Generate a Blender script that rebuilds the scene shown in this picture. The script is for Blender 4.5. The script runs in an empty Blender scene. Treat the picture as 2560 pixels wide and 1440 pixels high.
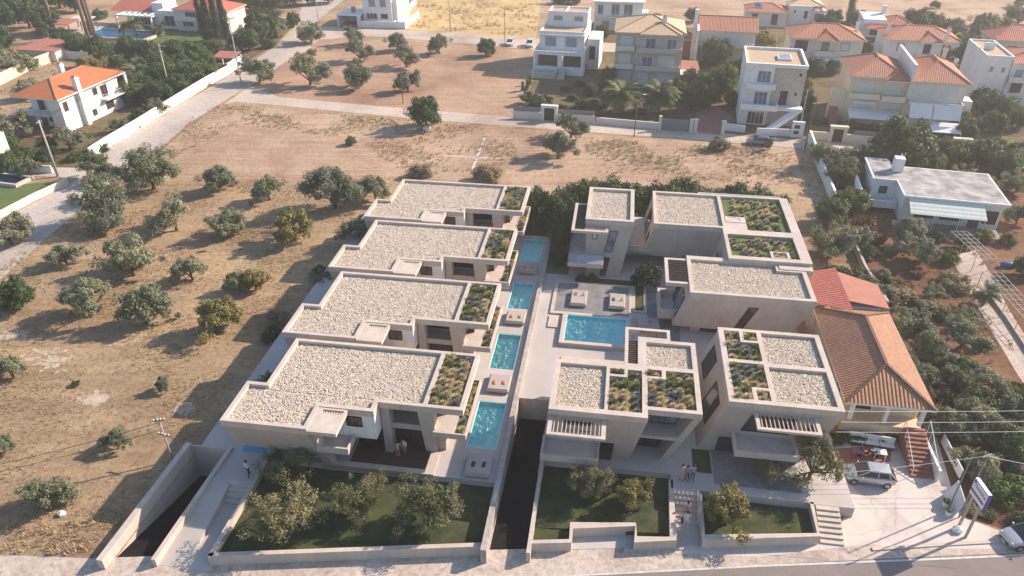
import bpy, math, random
import numpy as np
from mathutils import Matrix, Vector
R = math.radians
SC = bpy.context.scene
COL = SC.collection
# ------------------------------------------------------------------ camera
CAMH, PITCH, FPX = 46.0, R(32), 1850.0
cd = bpy.data.cameras.new('camera'); cam = bpy.data.objects.new('camera', cd); COL.objects.link(cam)
cam.location = (0, 0, CAMH); cam.rotation_euler = (R(90) - PITCH, 0, 0)
cd.sensor_width = 36; cd.lens = FPX / 2560 * 36; cd.clip_start = 0.5; cd.clip_end = 4000
SC.camera = cam
# ------------------------------------------------------------------ world, sun, exposure
SUN_EL, SUN_AZ = R(31), R(67)        # azimuth clockwise from +Y
w = bpy.data.worlds.new('World'); SC.world = w; w.use_nodes = True
nt = w.node_tree; bg = nt.nodes['Background']
sky = nt.nodes.new('ShaderNodeTexSky'); sky.sky_type = 'NISHITA'; sky.sun_disc = False
sky.sun_elevation = SUN_EL; sky.sun_rotation = SUN_AZ; sky.dust_density = 1.0; sky.air_density = 1.2; sky.ozone_density = 3.0
nt.links.new(sky.outputs[0], bg.inputs[0]); bg.inputs[1].default_value = 0.115
sl = bpy.data.lights.new('sun', 'SUN'); sl.energy = 5.0; sl.angle = R(0.6); sl.color = (1.0, 0.85, 0.71)
sun = bpy.data.objects.new('sun', sl); COL.objects.link(sun)
sv = Vector((math.sin(SUN_AZ) * math.cos(SUN_EL), math.cos(SUN_AZ) * math.cos(SUN_EL), math.sin(SUN_EL)))
sun.rotation_euler = (-sv).to_track_quat('-Z', 'Y').to_euler(); sun.location = (60, 20, 80)
vs = SC.view_settings; vs.view_transform = 'Standard'; vs.look = 'None'; vs.gamma = 1; vs.use_curve_mapping = False
vs.exposure = 0.76
SC.cycles.max_bounces = 5; SC.cycles.diffuse_bounces = 3; SC.cycles.transparent_max_bounces = 8; SC.cycles.volume_bounces = 0
SC.cycles.glossy_bounces = 2; SC.cycles.transmission_bounces = 3

# ------------------------------------------------------------------ coordinates
def P(x, y, z=0.0):
    """point at height z seen at photo pixel (x, y)"""
    a = (x - 1280) / FPX; b = -(y - 720) / FPX
    dy = math.cos(PITCH) + b * math.sin(PITCH); dz = -math.sin(PITCH) + b * math.cos(PITCH)
    t = (z - CAMH) / dz
    return (a * t, dy * t)
def ppm(x, y):                       # photo pixels per metre across, at ground point
    return 0.848 * (y + 436) / CAMH
SA = R(-8.3); SO = (-19.5, 54.5)
SITE = Matrix.Translation((SO[0], SO[1], 0)) @ Matrix.Rotation(SA, 4, 'Z')
def S(u, v, z=0.0):
    return tuple(SITE @ Vector((u, v, z)))
ID = Matrix.Identity(4)
WM = {}

# ------------------------------------------------------------------ object helpers
def tag(o, label=None, cat=None, group=None, kind=None):
    if label: o['label'] = label
    if cat: o['category'] = cat
    if group: o['group'] = group
    if kind: o['kind'] = kind
    return o
def empty(name, loc=(0, 0, 0), rz=0.0, label=None, cat=None, group=None):
    o = bpy.data.objects.new(name, None); COL.objects.link(o)
    if len(loc) == 2: loc = (loc[0], loc[1], 0)
    o.location = loc; o.rotation_euler = (0, 0, rz); o.empty_display_size = 0.3
    WM[o] = Matrix.Translation(loc) @ Matrix.Rotation(rz, 4, 'Z')
    return tag(o, label, cat, group)
def copy_tree(o, parent=None):
    c = o.copy(); COL.objects.link(c); c.parent = parent
    for ch in KIDS.get(o, []): copy_tree(ch, c)
    return c
KIDS = {}
def link(o, parent):
    COL.objects.link(o)
    if parent is not None:
        o.parent = parent; WM[o] = WM[parent]; KIDS.setdefault(parent, []).append(o)
    else: WM[o] = ID
    return o
def np_mesh(name, V, F, mats, mi=None, smooth=False):
    me = bpy.data.meshes.new(name)
    V = np.asarray(V, np.float32); F = np.asarray(F, np.int32); k = F.shape[1]
    me.vertices.add(len(V)); me.vertices.foreach_set('co', V.ravel())
    me.loops.add(F.size); me.loops.foreach_set('vertex_index', F.ravel())
    me.polygons.add(len(F)); me.polygons.foreach_set('loop_start', np.arange(0, F.size, k, dtype=np.int32))
    if smooth: me.polygons.foreach_set('use_smooth', np.ones(len(F), bool))
    for m in mats: me.materials.append(m)
    if mi is not None: me.polygons.foreach_set('material_index', np.asarray(mi, np.int32))
    me.update(calc_edges=True)
    return me
class MB:
    def __init__(s, M=None):
        s.M = M or ID; s.v = []; s.f = []; s.uv = {}; s.mi = []; s.cur = 0
    def add(s, vs, fs, uvs=None):
        n = len(s.v); s.v += [tuple(p) for p in vs]
        for i, f in enumerate(fs):
            s.f.append([n + j for j in f]); s.mi.append(s.cur)
            if uvs: s.uv[len(s.f) - 1] = uvs[i]
        return s
    def loft(s, top, z1, bot, z0, caps=True):
        n = len(top)
        t = [(p[0], p[1], z1 if len(p) < 3 else p[2]) for p in top]; b = [(p[0], p[1], z0 if len(p) < 3 else p[2]) for p in bot]
        ar = sum(t[i][0] * t[(i + 1) % n][1] - t[(i + 1) % n][0] * t[i][1] for i in range(n))
        if ar < 0: t.reverse(); b.reverse()
        fs = [[i + n, (i + 1) % n + n, (i + 1) % n, i] for i in range(n)]
        if caps: fs += [list(range(n)), list(range(2 * n - 1, n - 1, -1))]
        return s.add(t + b, fs)
    def prism(s, poly, z0, z1): return s.loft(poly, z1, poly, z0)
    def box(s, x0, x1, y0, y1, z0, z1):
        x0, x1 = sorted((x0, x1)); y0, y1 = sorted((y0, y1))
        return s.prism([(x0, y0), (x1, y0), (x1, y1), (x0, y1)], z0, z1)
    def lbox(s, t, z1, b, z0):       # rect (x0,x1,y0,y1) at z1 lofted to rect at z0
        q = lambda r: [(r[0], r[2]), (r[1], r[2]), (r[1], r[3]), (r[0], r[3])]
        return s.loft(q(t), z1, q(b), z0)
    def bar(s, a, b, w, h=None, up=(0, 0, 1)):
        a, b = Vector(a), Vector(b); d = (b - a).normalized(); h = h or w
        x = d.cross(Vector(up)); x = Vector((1, 0, 0)) if x.length < 1e-4 else x.normalized(); y = x.cross(d)
        c = []
        for p in (a, b):
            for i, j in ((-1, -1), (1, -1), (1, 1), (-1, 1)): c.append(p + x * w / 2 * i + y * h / 2 * j)
        return s.add(c, [[3, 2, 1, 0], [4, 5, 6, 7], [0, 1, 5, 4], [1, 2, 6, 5], [2, 3, 7, 6], [3, 0, 4, 7]])
    def tube(s, pts, rad, n=8, caps=True):
        pts = [Vector(p) for p in pts]; rad = rad if isinstance(rad, (list, tuple)) else [rad] * len(pts)
        vs = []; ref = None
        for i, p in enumerate(pts):
            d = (pts[min(i + 1, len(pts) - 1)] - pts[max(i - 1, 0)]).normalized()
            if ref is None: ref = d.orthogonal().normalized()
            x = (ref - d * ref.dot(d)).normalized(); ref = x; y = d.cross(x)
            for k in range(n):
                a = 2 * math.pi * k / n; vs.append(p + (x * math.cos(a) + y * math.sin(a)) * rad[i])
        fs = []
        for i in range(len(pts) - 1):
            for k in range(n):
                k2 = (k + 1) % n; fs.append([i * n + k, i * n + k2, (i + 1) * n + k2, (i + 1) * n + k])
        if caps: fs += [list(range(n - 1, -1, -1)), [(len(pts) - 1) * n + k for k in range(n)]]
        return s.add(vs, fs)
    def sphere(s, c, r, n=10, m=6, sq=(1, 1, 1)):
        vs = []; fs = []
        for i in range(m + 1):
            t = math.pi * i / m
            for k in range(n):
                a = 2 * math.pi * k / n
                vs.append((c[0] + r * sq[0] * math.sin(t) * math.cos(a), c[1] + r * sq[1] * math.sin(t) * math.sin(a), c[2] + r * sq[2] * math.cos(t)))
        for i in range(m):
            for k in range(n):
                k2 = (k + 1) % n; fs.append([i * n + k, (i + 1) * n + k, (i + 1) * n + k2, i * n + k2])
        return s.add(vs, fs)
    def grid(s, solid, holes, z0, z1, fn=None, bottom=True):
        """rectilinear slab: union of solid rects minus hole rects, clean top, sides and underside"""
        xs = sorted({x for r in solid + holes for x in r[:2]}); ys = sorted({y for r in solid + holes for y in r[2:]})
        ins = lambda x, y, rs: any(r[0] - 1e-6 < x < r[1] + 1e-6 and r[2] - 1e-6 < y < r[3] + 1e-6 for r in rs)
        nx, ny = len(xs) - 1, len(ys) - 1
        c = [[ins((xs[i] + xs[i + 1]) / 2, (ys[j] + ys[j + 1]) / 2, solid) and not ins((xs[i] + xs[i + 1]) / 2, (ys[j] + ys[j + 1]) / 2, holes) for j in range(ny)] for i in range(nx)]
        g = lambda i, j: 0 <= i < nx and 0 <= j < ny and c[i][j]
        for i in range(nx):
            for j in range(ny):
                if not c[i][j]: continue
                x0, x1, y0, y1 = xs[i], xs[i + 1], ys[j], ys[j + 1]
                q = lambda *ps: s.add([fn(*p) if fn else p for p in ps], [[0, 1, 2, 3]])
                q((x0, y0, z1), (x1, y0, z1), (x1, y1, z1), (x0, y1, z1))
                if bottom: q((x0, y1, z0), (x1, y1, z0), (x1, y0, z0), (x0, y0, z0))
                if not g(i, j - 1): q((x0, y0, z0), (x1, y0, z0), (x1, y0, z1), (x0, y0, z1))
                if not g(i, j + 1): q((x1, y1, z0), (x0, y1, z0), (x0, y1, z1), (x1, y1, z1))
                if not g(i - 1, j): q((x0, y1, z0), (x0, y0, z0), (x0, y0, z1), (x0, y1, z1))
                if not g(i + 1, j): q((x1, y0, z0), (x1, y1, z0), (x1, y1, z1), (x1, y0, z1))
        return s
    def build(s, name, mat, parent=None, smooth=False, bevel=0, label=None, kind=None):
        me = bpy.data.meshes.new(name)
        T = s.M if parent is None else WM[parent].inverted() @ s.M
        vv = [T @ Vector(p) for p in s.v]
        me.from_pydata([tuple(p) for p in vv], [], s.f)
        for m in (mat if isinstance(mat, (list, tuple)) else [mat]): me.materials.append(m)
        if any(s.mi): me.polygons.foreach_set('material_index', s.mi)
        if smooth: me.polygons.foreach_set('use_smooth', [True] * len(s.f))
        if s.uv:
            ul = me.uv_layers.new(name='UVMap')
            for fi, u in s.uv.items():
                p = me.polygons[fi]
                for k, li in enumerate(p.loop_indices): ul.data[li].uv = u[k]
        me.update()
        o = link(bpy.data.objects.new(name, me), parent)
        if bevel:
            b = o.modifiers.new('bevel', 'BEVEL'); b.width = bevel; b.segments = 1; b.limit_method = 'ANGLE'
        if label: o['label'] = label
        if kind: o['kind'] = kind
        return o

# ------------------------------------------------------------------ materials
def mat_new(name):
    m = bpy.data.materials.new(name); m.use_nodes = True; t = m.node_tree
    return m, t, t.nodes['Principled BSDF']
def N(t, typ, **kw):
    n = t.nodes.new('ShaderNode' + typ)
    for k, v in kw.items():
        if k.startswith('i_'): n.inputs[k[2:].replace('_', ' ')].default_value = v
        else: setattr(n, k, v)
    return n
def c4(c): return (c[0], c[1], c[2], 1)
def ramp(t, fac, stops):
    r = t.nodes.new('ShaderNodeValToRGB'); e = r.color_ramp.elements
    e[0].position, e[0].color = stops[0][0], c4(stops[0][1]); e[1].position, e[1].color = stops[-1][0], c4(stops[-1][1])
    for p, c in stops[1:-1]:
        x = e.new(p); x.color = c4(c)
    t.links.new(fac, r.inputs[0]); return r.outputs[0]
def noise(t, scale, detail=4, rough=0.55, vec=None, dist=0.0):
    n = N(t, 'TexNoise'); n.inputs['Scale'].default_value = scale; n.inputs['Detail'].default_value = detail
    n.inputs['Roughness'].default_value = rough; n.inputs['Distortion'].default_value = dist
    if vec is not None: t.links.new(vec, n.inputs['Vector'])
    return n.outputs[0]
def mixc(t, f, a, b, mode='MIX'):
    m = N(t, 'MixRGB', blend_type=mode)
    for i, x in enumerate((f, a, b)):
        if isinstance(x, (int, float)): m.inputs[i].default_value = x
        elif isinstance(x, tuple): m.inputs[i].default_value = c4(x)
        else: t.links.new(x, m.inputs[i])
    return m.outputs[0]
def bump(t, h, strength, dist=0.05):
    b = N(t, 'Bump'); b.inputs['Strength'].default_value = strength; b.inputs['Distance'].default_value = dist
    t.links.new(h, b.inputs['Height']); return b.outputs[0]
def pm(name, c1, c2=None, scale=1.0, rough=0.8, bs=0.0, bscale=8.0, fine=0.12, metal=0.0, spec=0.3, streak=0):
    """plain procedural surface: two tones, fine grain, optional relief"""
    m, t, b = mat_new(name)
    c2 = c2 or tuple(x * 0.82 for x in c1)
    tc = N(t, 'TexCoord'); v = tc.outputs['Object']
    col = mixc(t, ramp(t, noise(t, scale, 6, 0.6, v), [(0.35, (0, 0, 0)), (0.65, (1, 1, 1))]), c1, c2)
    g = ramp(t, noise(t, 14, 5, 0.7, v), [(0.3, (1 - fine,) * 3), (0.7, (1 + fine,) * 3)])
    col = mixc(t, 1.0, col, g, 'MULTIPLY')
    t.links.new(col, b.inputs['Base Color']); b.inputs['Roughness'].default_value = rough
    b.inputs['Metallic'].default_value = metal; b.inputs['Specular IOR Level'].default_value = spec
    if streak:
        mp = N(t, 'Mapping'); mp.inputs['Scale'].default_value = (2.2, 2.2, .22); t.links.new(v, mp.inputs[0])
        col = mixc(t, 1.0, col, ramp(t, noise(t, 1.0, 5, .6, mp.outputs[0]), [(.3, (1 - streak,) * 3), (.6, (1.03, 1.03, 1.03))]), 'MULTIPLY')
        t.links.new(col, b.inputs['Base Color'])
    if bs: t.links.new(bump(t, noise(t, bscale, 6, 0.65, v), bs), b.inputs['Normal'])
    return m
M = {}
M['concrete'] = pm('concrete', (.49, .415, .355), (.41, .35, .30), 0.4, 0.85, 0.15, 3, streak=.08)
M['concrete2'] = pm('pale_concrete', (.56, .475, .405), (.47, .40, .345), 0.5, 0.85, 0.1, 4, streak=.08)
M['deck'] = pm('deck_concrete', (.50, .45, .41), (.42, .38, .35), 0.25, 0.75, 0.08, 2)
M['plaster'] = pm('white_plaster', (.80, .78, .75), (.70, .68, .65), 0.5, 0.8, 0.1, 6, 0.05, streak=.1)
M['cream'] = pm('cream_plaster', (.68, .60, .46), (.62, .54, .41), 0.5, 0.85, 0.1, 6, 0.05)
M['ivory'] = pm('ivory_plaster', (.70, .65, .57), (.62, .57, .50), 0.5, 0.85, 0.1, 6, 0.06)
M['yellow'] = pm('yellow_plaster', (.66, .53, .36), (.60, .48, .32), 0.5, 0.85, 0.1, 6, 0.05)
M['stonewall'] = None
M['dark'] = pm('dark_metal', (.04, .04, .045), (.03, .03, .03), 3, 0.45, 0, 8, 0.05, 0.3)
M['greymetal'] = pm('grey_metal', (.25, .25, .27), (.2, .2, .22), 3, 0.5, 0, 8, 0.05, 0.3)
M['whitemetal'] = pm('white_metal', (.75, .75, .75), (.7, .7, .7), 3, 0.4, 0, 8, 0.05)
M['pole'] = pm('pole_concrete', (.42, .38, .34), (.36, .33, .3), 2, 0.85, .1, 8)
M['wood'] = pm('weathered_wood', (.17, .12, .09), (.11, .08, .06), 3, 0.75, 0.2, 10)
M['slat'] = pm('dark_timber_slat', (.11, .075, .06), (.08, .055, .045), 3, 0.7, 0.1, 10)
M['curtain'] = pm('window_blind', (.62, .62, .60), (.55, .55, .53), 3, 0.8)
M['grayblind'] = pm('grey_blind', (.28, .31, .35), (.24, .27, .31), 3, 0.7)
M['asphalt'] = pm('asphalt', (.24, .20, .18), (.19, .165, .15), 0.3, 0.9, 0.3, 20, .2)
M['blackasphalt'] = pm('fresh_black_asphalt', (.010, .009, .010), (.024, .020, .018), .35, 0.95, 0.3, 20, .3, spec=.08)
M['paint'] = pm('road_paint', (.62, .60, .57), (.45, .43, .4), 2.5, 0.8)
M['soil'] = pm('planter_soil', (.10, .115, .045), (.17, .16, .07), 2, 0.95, 0.5, 12, .3)
M['lawn'] = pm('lawn', (.034, .050, .020), (.085, .088, .036), 0.7, 0.95, 1.0, 30, .5)
M['lawn2'] = pm('bright_lawn', (.085, .13, .035), (.12, .15, .045), 0.4, 0.95, 0.6, 30, .25)
M['rooftan'] = pm('tan_roof_screed', (.50, .36, .24), (.42, .31, .21), 1, 0.9, 0.1, 8)
M['roofgrey'] = pm('stained_concrete_roof', (.46, .44, .42), (.20, .19, .185), 0.55, 0.9, 0.2, 5, .2)
M['redflat'] = pm('red_roof_panel', (.42, .17, .12), (.36, .14, .10), 1, 0.8, 0.1, 8)
M['redpaver'] = pm('terracotta_paving', (.33, .15, .11), (.27, .12, .09), 1, 0.85, 0.2, 8)
M['fabric'] = pm('pale_cushion_fabric', (.42, .38, .35), (.36, .33, .3), 4, 0.95)
M['bark'] = pm('bark', (.16, .115, .085), (.10, .075, .055), 3, 0.9, 0.6, 14, .3)
M['palmbark'] = pm('palm_bark', (.27, .19, .13), (.18, .12, .08), 6, 0.9, 0.6, 14, .3)
M['skin'] = pm('skin', (.50, .30, .21), None, 3, 0.6)
M['hair'] = pm('dark_hair', (.02, .015, .012), None, 3, 0.6)
M['purple'] = pm('purple_sign_edge', (.10, .07, .42), (.08, .05, .36), 3, 0.4)
M['signwhite'] = pm('sign_face', (.78, .77, .76), (.72, .71, .7), 3, 0.5)
M['maroon'] = pm('maroon_band', (.24, .13, .16), None, 3, 0.5)
M['ink'] = pm('sign_ink', (.035, .045, .09), None, 3, 0.5)
M['terracotta'] = pm('clay', (.55, .22, .12), (.46, .18, .1), 4, 0.8)
M['rubber'] = pm('tyre_rubber', (.02, .02, .02), None, 4, 0.85)
M['alloy'] = pm('alloy', (.45, .45, .46), None, 4, 0.35, metal=0.7)
M['orange'] = pm('orange_item', (.6, .23, .08), (.5, .18, .06), 4, 0.7)
M['bluething'] = pm('blue_plastic', (.05, .12, .32), None, 4, 0.5)
def carpaint(name, c, metal=.6):
    m, t, b = mat_new(name)
    lw = N(t, 'LayerWeight'); lw.inputs[0].default_value = .4
    t.links.new(mixc(t, lw.outputs[1], c, tuple(x * .6 for x in c)), b.inputs['Base Color'])
    b.inputs['Metallic'].default_value = metal; b.inputs['Roughness'].default_value = .32
    b.inputs['Coat Weight'].default_value = .6; b.inputs['Coat Roughness'].default_value = .06
    return m
M['carsilver'] = carpaint('silver_car_paint', (.48, .48, .50))
M['carwhite'] = carpaint('white_car_paint', (.75, .75, .75), 0)
M['carblue'] = carpaint('blue_grey_car_paint', (.25, .29, .37))
def glassmat(name, c, rough=.06):
    m, t, b = mat_new(name)
    v = N(t, 'TexCoord').outputs['Object']
    t.links.new(mixc(t, ramp(t, noise(t, .8, 3, .5, v), [(.4, (0, 0, 0)), (.6, (1, 1, 1))]), c, tuple(x * 1.7 for x in c)), b.inputs['Base Color'])
    b.inputs['Roughness'].default_value = rough; b.inputs['Specular IOR Level'].default_value = .6
    return m
M['glass'] = glassmat('dark_window_glass', (.035, .033, .036))
M['glassblue'] = glassmat('blue_window_glass', (.10, .13, .17))
M['glassbrown'] = glassmat('brown_window_glass', (.045, .028, .022))
m, t, b = mat_new('balcony_glass')
b.inputs['Base Color'].default_value = (.6, .75, .9, 1); b.inputs['Roughness'].default_value = .05; b.inputs['Alpha'].default_value = .45
v = N(t, 'TexCoord').outputs['Object']; t.links.new(mixc(t, noise(t, .7, 2, .5, v), (.30, .42, .58), (.22, .33, .50)), b.inputs['Base Color'])
M['clearglass'] = m
# timber deck with boards
m, t, b = mat_new('dark_timber_deck'); v = N(t, 'TexCoord').outputs['Object']
mp = N(t, 'Mapping'); mp.inputs['Scale'].default_value = (.6, 6, 1); t.links.new(v, mp.inputs[0])
col = mixc(t, ramp(t, noise(t, 1.2, 4, .6, mp.outputs[0]), [(.3, (0, 0, 0)), (.7, (1, 1, 1))]), (.045, .028, .02), (.13, .075, .05))
t.links.new(col, b.inputs['Base Color']); b.inputs['Roughness'].default_value = .5; M['timber'] = m
# grey paving slabs
m, t, b = mat_new('grey_stone_paving'); v = N(t, 'TexCoord').outputs['Object']
br = N(t, 'TexBrick'); t.links.new(v, br.inputs[0]); br.inputs['Scale'].default_value = 1; br.inputs['Brick Width'].default_value = 1.2
br.inputs['Row Height'].default_value = .6; br.inputs['Mortar Size'].default_value = .012
br.inputs['Color1'].default_value = (.23, .22, .22, 1); br.inputs['Color2'].default_value = (.17, .165, .17, 1); br.inputs['Mortar'].default_value = (.09, .085, .085, 1)
col = mixc(t, .55, br.outputs[0], ramp(t, noise(t, .9, 7, .7, v), [(.3, (.10, .10, .11)), (.7, (.34, .32, .31))]))
t.links.new(col, b.inputs['Base Color']); b.inputs['Roughness'].default_value = .7; M['paver'] = m
# rubble stone cladding
m, t, b = mat_new('rubble_stone'); v = N(t, 'TexCoord').outputs['Object']
vo = N(t, 'TexVoronoi'); vo.inputs['Scale'].default_value = 2.6; t.links.new(v, vo.inputs['Vector'])
col = mixc(t, .6, ramp(t, vo.outputs['Color'], [(0, (.42, .33, .27)), (1, (.60, .54, .48))]), ramp(t, noise(t, 3, 6, .7, v), [(.3, (.36, .29, .25)), (.7, (.62, .56, .50))]))
t.links.new(col, b.inputs['Base Color']); t.links.new(bump(t, vo.outputs['Distance'], .5), b.inputs['Normal']); b.inputs['Roughness'].default_value = .9; M['stonewall'] = m
# mottled coping stone of the long wall
m, t, b = mat_new('mottled_coping_stone'); v = N(t, 'TexCoord').outputs['Object']
br = N(t, 'TexBrick'); t.links.new(v, br.inputs[0]); br.inputs['Scale'].default_value = 1; br.inputs['Brick Width'].default_value = .7; br.inputs['Row Height'].default_value = .9
br.inputs['Color1'].default_value = (.45, .40, .36, 1); br.inputs['Color2'].default_value = (.36, .32, .29, 1); br.inputs['Mortar'].default_value = (.25, .22, .2, 1); br.inputs['Mortar Size'].default_value = .012
col = mixc(t, .6, br.outputs[0], ramp(t, noise(t, 1.6, 7, .75, v), [(.36, (.23, .20, .19)), (.62, (.52, .46, .41))]))
t.links.new(col, b.inputs['Base Color']); b.inputs['Roughness'].default_value = .85; M['coping'] = m
# clay tile roof, uses UV in metres
def tilemat(name, c1, c2, per=.30, row=.42, bs=.9):
    m, t, b = mat_new(name); uv = N(t, 'UVMap').outputs[0]
    sp = N(t, 'SeparateXYZ'); t.links.new(uv, sp.inputs[0])
    def wave(src, p):
        a = N(t, 'Math', operation='MULTIPLY'); t.links.new(src, a.inputs[0]); a.inputs[1].default_value = math.pi / p
        s_ = N(t, 'Math', operation='SINE'); t.links.new(a.outputs[0], s_.inputs[0])
        q = N(t, 'Math', operation='ABSOLUTE'); t.links.new(s_.outputs[0], q.inputs[0]); return q.outputs[0]
    f1 = wave(sp.outputs[0], per)
    d = N(t, 'Math', operation='DIVIDE'); t.links.new(sp.outputs[1], d.inputs[0]); d.inputs[1].default_value = row
    fr = N(t, 'Math', operation='FRACT'); t.links.new(d.outputs[0], fr.inputs[0])
    h = N(t, 'Math', operation='ADD'); t.links.new(f1, h.inputs[0])
    h2 = N(t, 'Math', operation='MULTIPLY'); t.links.new(fr.outputs[0], h2.inputs[0]); h2.inputs[1].default_value = -.45; t.links.new(h2.outputs[0], h.inputs[1])
    v = N(t, 'TexCoord').outputs['Object']
    col = mixc(t, ramp(t, noise(t, 2.2, 6, .7, v), [(.3, (0, 0, 0)), (.7, (1, 1, 1))]), c1, c2)
    vo = N(t, 'TexVoronoi'); vo.inputs['Scale'].default_value = 3; t.links.new(v, vo.inputs['Vector'])
    col = mixc(t, .3, col, mixc(t, 1.0, col, ramp(t, vo.outputs['Color'], [(0, (.55, .5, .5)), (1, (1.25, 1.2, 1.2))]), 'MULTIPLY'))
    valley = ramp(t, f1, [(0, (.45, .42, .42)), (.35, (1, 1, 1))])  # darker in the hollows between tile columns
    col = mixc(t, 1.0, col, valley, 'MULTIPLY')
    t.links.new(col, b.inputs['Base Color']); b.inputs['Roughness'].default_value = .8
    t.links.new(bump(t, h.outputs[0], bs, .07), b.inputs['Normal']); return m
M['tile'] = tilemat('clay_roof_tiles', (.42, .16, .09), (.50, .22, .13))
M['tileorange'] = tilemat('orange_roof_tiles', (.52, .16, .06), (.56, .20, .08))
M['tiletan'] = tilemat('tan_roof_tiles', (.30, .145, .08), (.42, .22, .125), .32, .5)
M['tilepale'] = tilemat('pale_tan_roof_tiles', (.60, .42, .25), (.66, .48, .31), .32, .5, .4)
M['tilered'] = tilemat('red_corrugated_tiles', (.46, .13, .09), (.52, .17, .12), .4, .6)
# white stones
m, t, b = mat_new('white_marble_stones'); v = N(t, 'TexCoord').outputs['Object']
col = ramp(t, noise(t, 2.3, 3, .6, v), [(.3, (.58, .49, .39)), (.7, (.69, .60, .49))])
t.links.new(col, b.inputs['Base Color']); b.inputs['Roughness'].default_value = .75; M['stones'] = m
M['stonebed'] = pm('stone_bed', (.52, .44, .35), (.42, .36, .29), 3, .9, .5, 12, .3)
# water: lets light through, reflects at grazing angles, bright caustic web painted into the tint
def watermat(name, tint, tint2, rs=1.2):
    m = bpy.data.materials.new(name); m.use_nodes = True; t = m.node_tree; t.nodes.remove(t.nodes['Principled BSDF'])
    out = t.nodes['Material Output']; v = N(t, 'TexCoord').outputs['Object']
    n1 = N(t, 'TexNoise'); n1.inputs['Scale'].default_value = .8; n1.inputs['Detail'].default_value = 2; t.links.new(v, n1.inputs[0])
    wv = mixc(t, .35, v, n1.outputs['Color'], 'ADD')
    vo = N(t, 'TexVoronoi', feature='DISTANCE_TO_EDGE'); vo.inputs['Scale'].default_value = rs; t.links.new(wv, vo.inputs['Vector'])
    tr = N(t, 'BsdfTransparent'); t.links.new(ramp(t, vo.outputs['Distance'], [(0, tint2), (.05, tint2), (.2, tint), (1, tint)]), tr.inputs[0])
    gl = N(t, 'BsdfGlossy'); gl.inputs['Roughness'].default_value = .05
    nrm = bump(t, noise(t, 2.5, 3, .5, v, .6), .9, .15); t.links.new(nrm, gl.inputs['Normal'])
    fr = N(t, 'Fresnel'); fr.inputs[0].default_value = 1.33; t.links.new(nrm, fr.inputs['Normal'])
    mx = N(t, 'MixShader'); t.links.new(fr.outputs[0], mx.inputs[0]); t.links.new(tr.outputs[0], mx.inputs[1]); t.links.new(gl.outputs[0], mx.inputs[2])
    t.links.new(mx.outputs[0], out.inputs[0]); return m
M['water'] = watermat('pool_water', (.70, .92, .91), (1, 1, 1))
M['pooltile'] = pm('turquoise_pool_tile', (.60, .98, .96), (.50, .94, .93), .8, .4, 0, 8, .12)
M['pooltile2'] = pm('blue_pool_tile', (.08, .50, .78), (.07, .44, .70), .8, .4, 0, 8, .08)
M['pooldark'] = pm('dark_pool_tile', (.08, .22, .30), (.06, .18, .26), .8, .4, 0, 8, .08)
# foliage
def leafmat(name, c1, c2, c3=None, var=.25):
    m, t, b = mat_new(name); oi = N(t, 'ObjectInfo'); v = N(t, 'TexCoord').outputs['Object']
    f = noise(t, 1.6, 4, .6, v)
    col = ramp(t, f, [(.30, c1), (.52, c2), (.75, c3 or c2)])
    g = N(t, 'NewGeometry')
    col = mixc(t, .55, col, mixc(t, 1.0, col, ramp(t, g.outputs['Random Per Island'], [(0, (.68, .68, .68)), (1, (1.35, 1.32, 1.28))]), 'MULTIPLY'))
    col = mixc(t, 1.0, col, ramp(t, oi.outputs['Random'], [(0, (1 - var, 1 - var * .7, 1 - var)), (1, (1 + var, 1 + var * .8, 1 + var * .4))]), 'MULTIPLY')
    t.links.new(col, b.inputs['Base Color']); b.inputs['Roughness'].default_value = .6; b.inputs['Specular IOR Level'].default_value = .25
    tl = N(t, 'BsdfTranslucent'); t.links.new(col, tl.inputs[0]); mx = N(t, 'MixShader'); mx.inputs[0].default_value = .25
    t.links.new(b.outputs[0], mx.inputs[1]); t.links.new(tl.outputs[0], mx.inputs[2]); t.links.new(mx.outputs[0], t.nodes['Material Output'].inputs[0])
    return m
M['olive'] = leafmat('olive_leaves', (.165, .175, .105), (.24, .245, .16), (.30, .305, .215))
M['oliveyellow'] = leafmat('yellowing_olive_leaves', (.17, .155, .06), (.25, .22, .08), (.32, .27, .11))
M['green'] = leafmat('dark_green_leaves', (.055, .08, .03), (.09, .125, .042), (.14, .17, .065))
M['bright'] = leafmat('fresh_green_leaves', (.07, .11, .025), (.12, .17, .04), (.19, .22, .06))
M['cypressleaf'] = leafmat('cypress_foliage', (.03, .05, .022), (.055, .08, .035), (.08, .10, .045), .15)
M['autumn'] = leafmat('rusty_leaves', (.10, .055, .02), (.20, .09, .035), (.26, .15, .05))
M['yellowleaf'] = leafmat('yellow_green_leaves', (.17, .15, .035), (.26, .22, .05), (.32, .28, .08))
M['drybush'] = leafmat('dry_shrub', (.19, .15, .09), (.26, .21, .13), (.30, .26, .17))
M['palmleaf'] = leafmat('palm_fronds', (.07, .095, .03), (.12, .14, .05), (.20, .19, .08), .1)
M['drypalm'] = leafmat('dry_palm_fronds', (.24, .16, .08), (.32, .23, .12), (.38, .29, .16), .1)
M['tangrass'] = leafmat('tan_feather_grass', (.42, .35, .19), (.60, .50, .31), (.72, .61, .43), .15)
M['greengrass'] = leafmat('green_tuft_grass', (.14, .17, .055), (.21, .23, .085), (.30, .31, .15), .2)
M['lavender'] = leafmat('grey_lavender', (.20, .19, .19), (.28, .265, .26), (.35, .33, .32), .2)
M['strawgrass'] = leafmat('dry_straw_grass', (.36, .26, .14), (.46, .34, .19), (.52, .40, .25), .1)
STRIPE = [pm('green_awning', (.50, .60, .53), None, 3, .7), pm('white_awning', (.72, .72, .68), None, 3, .7)]
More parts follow.
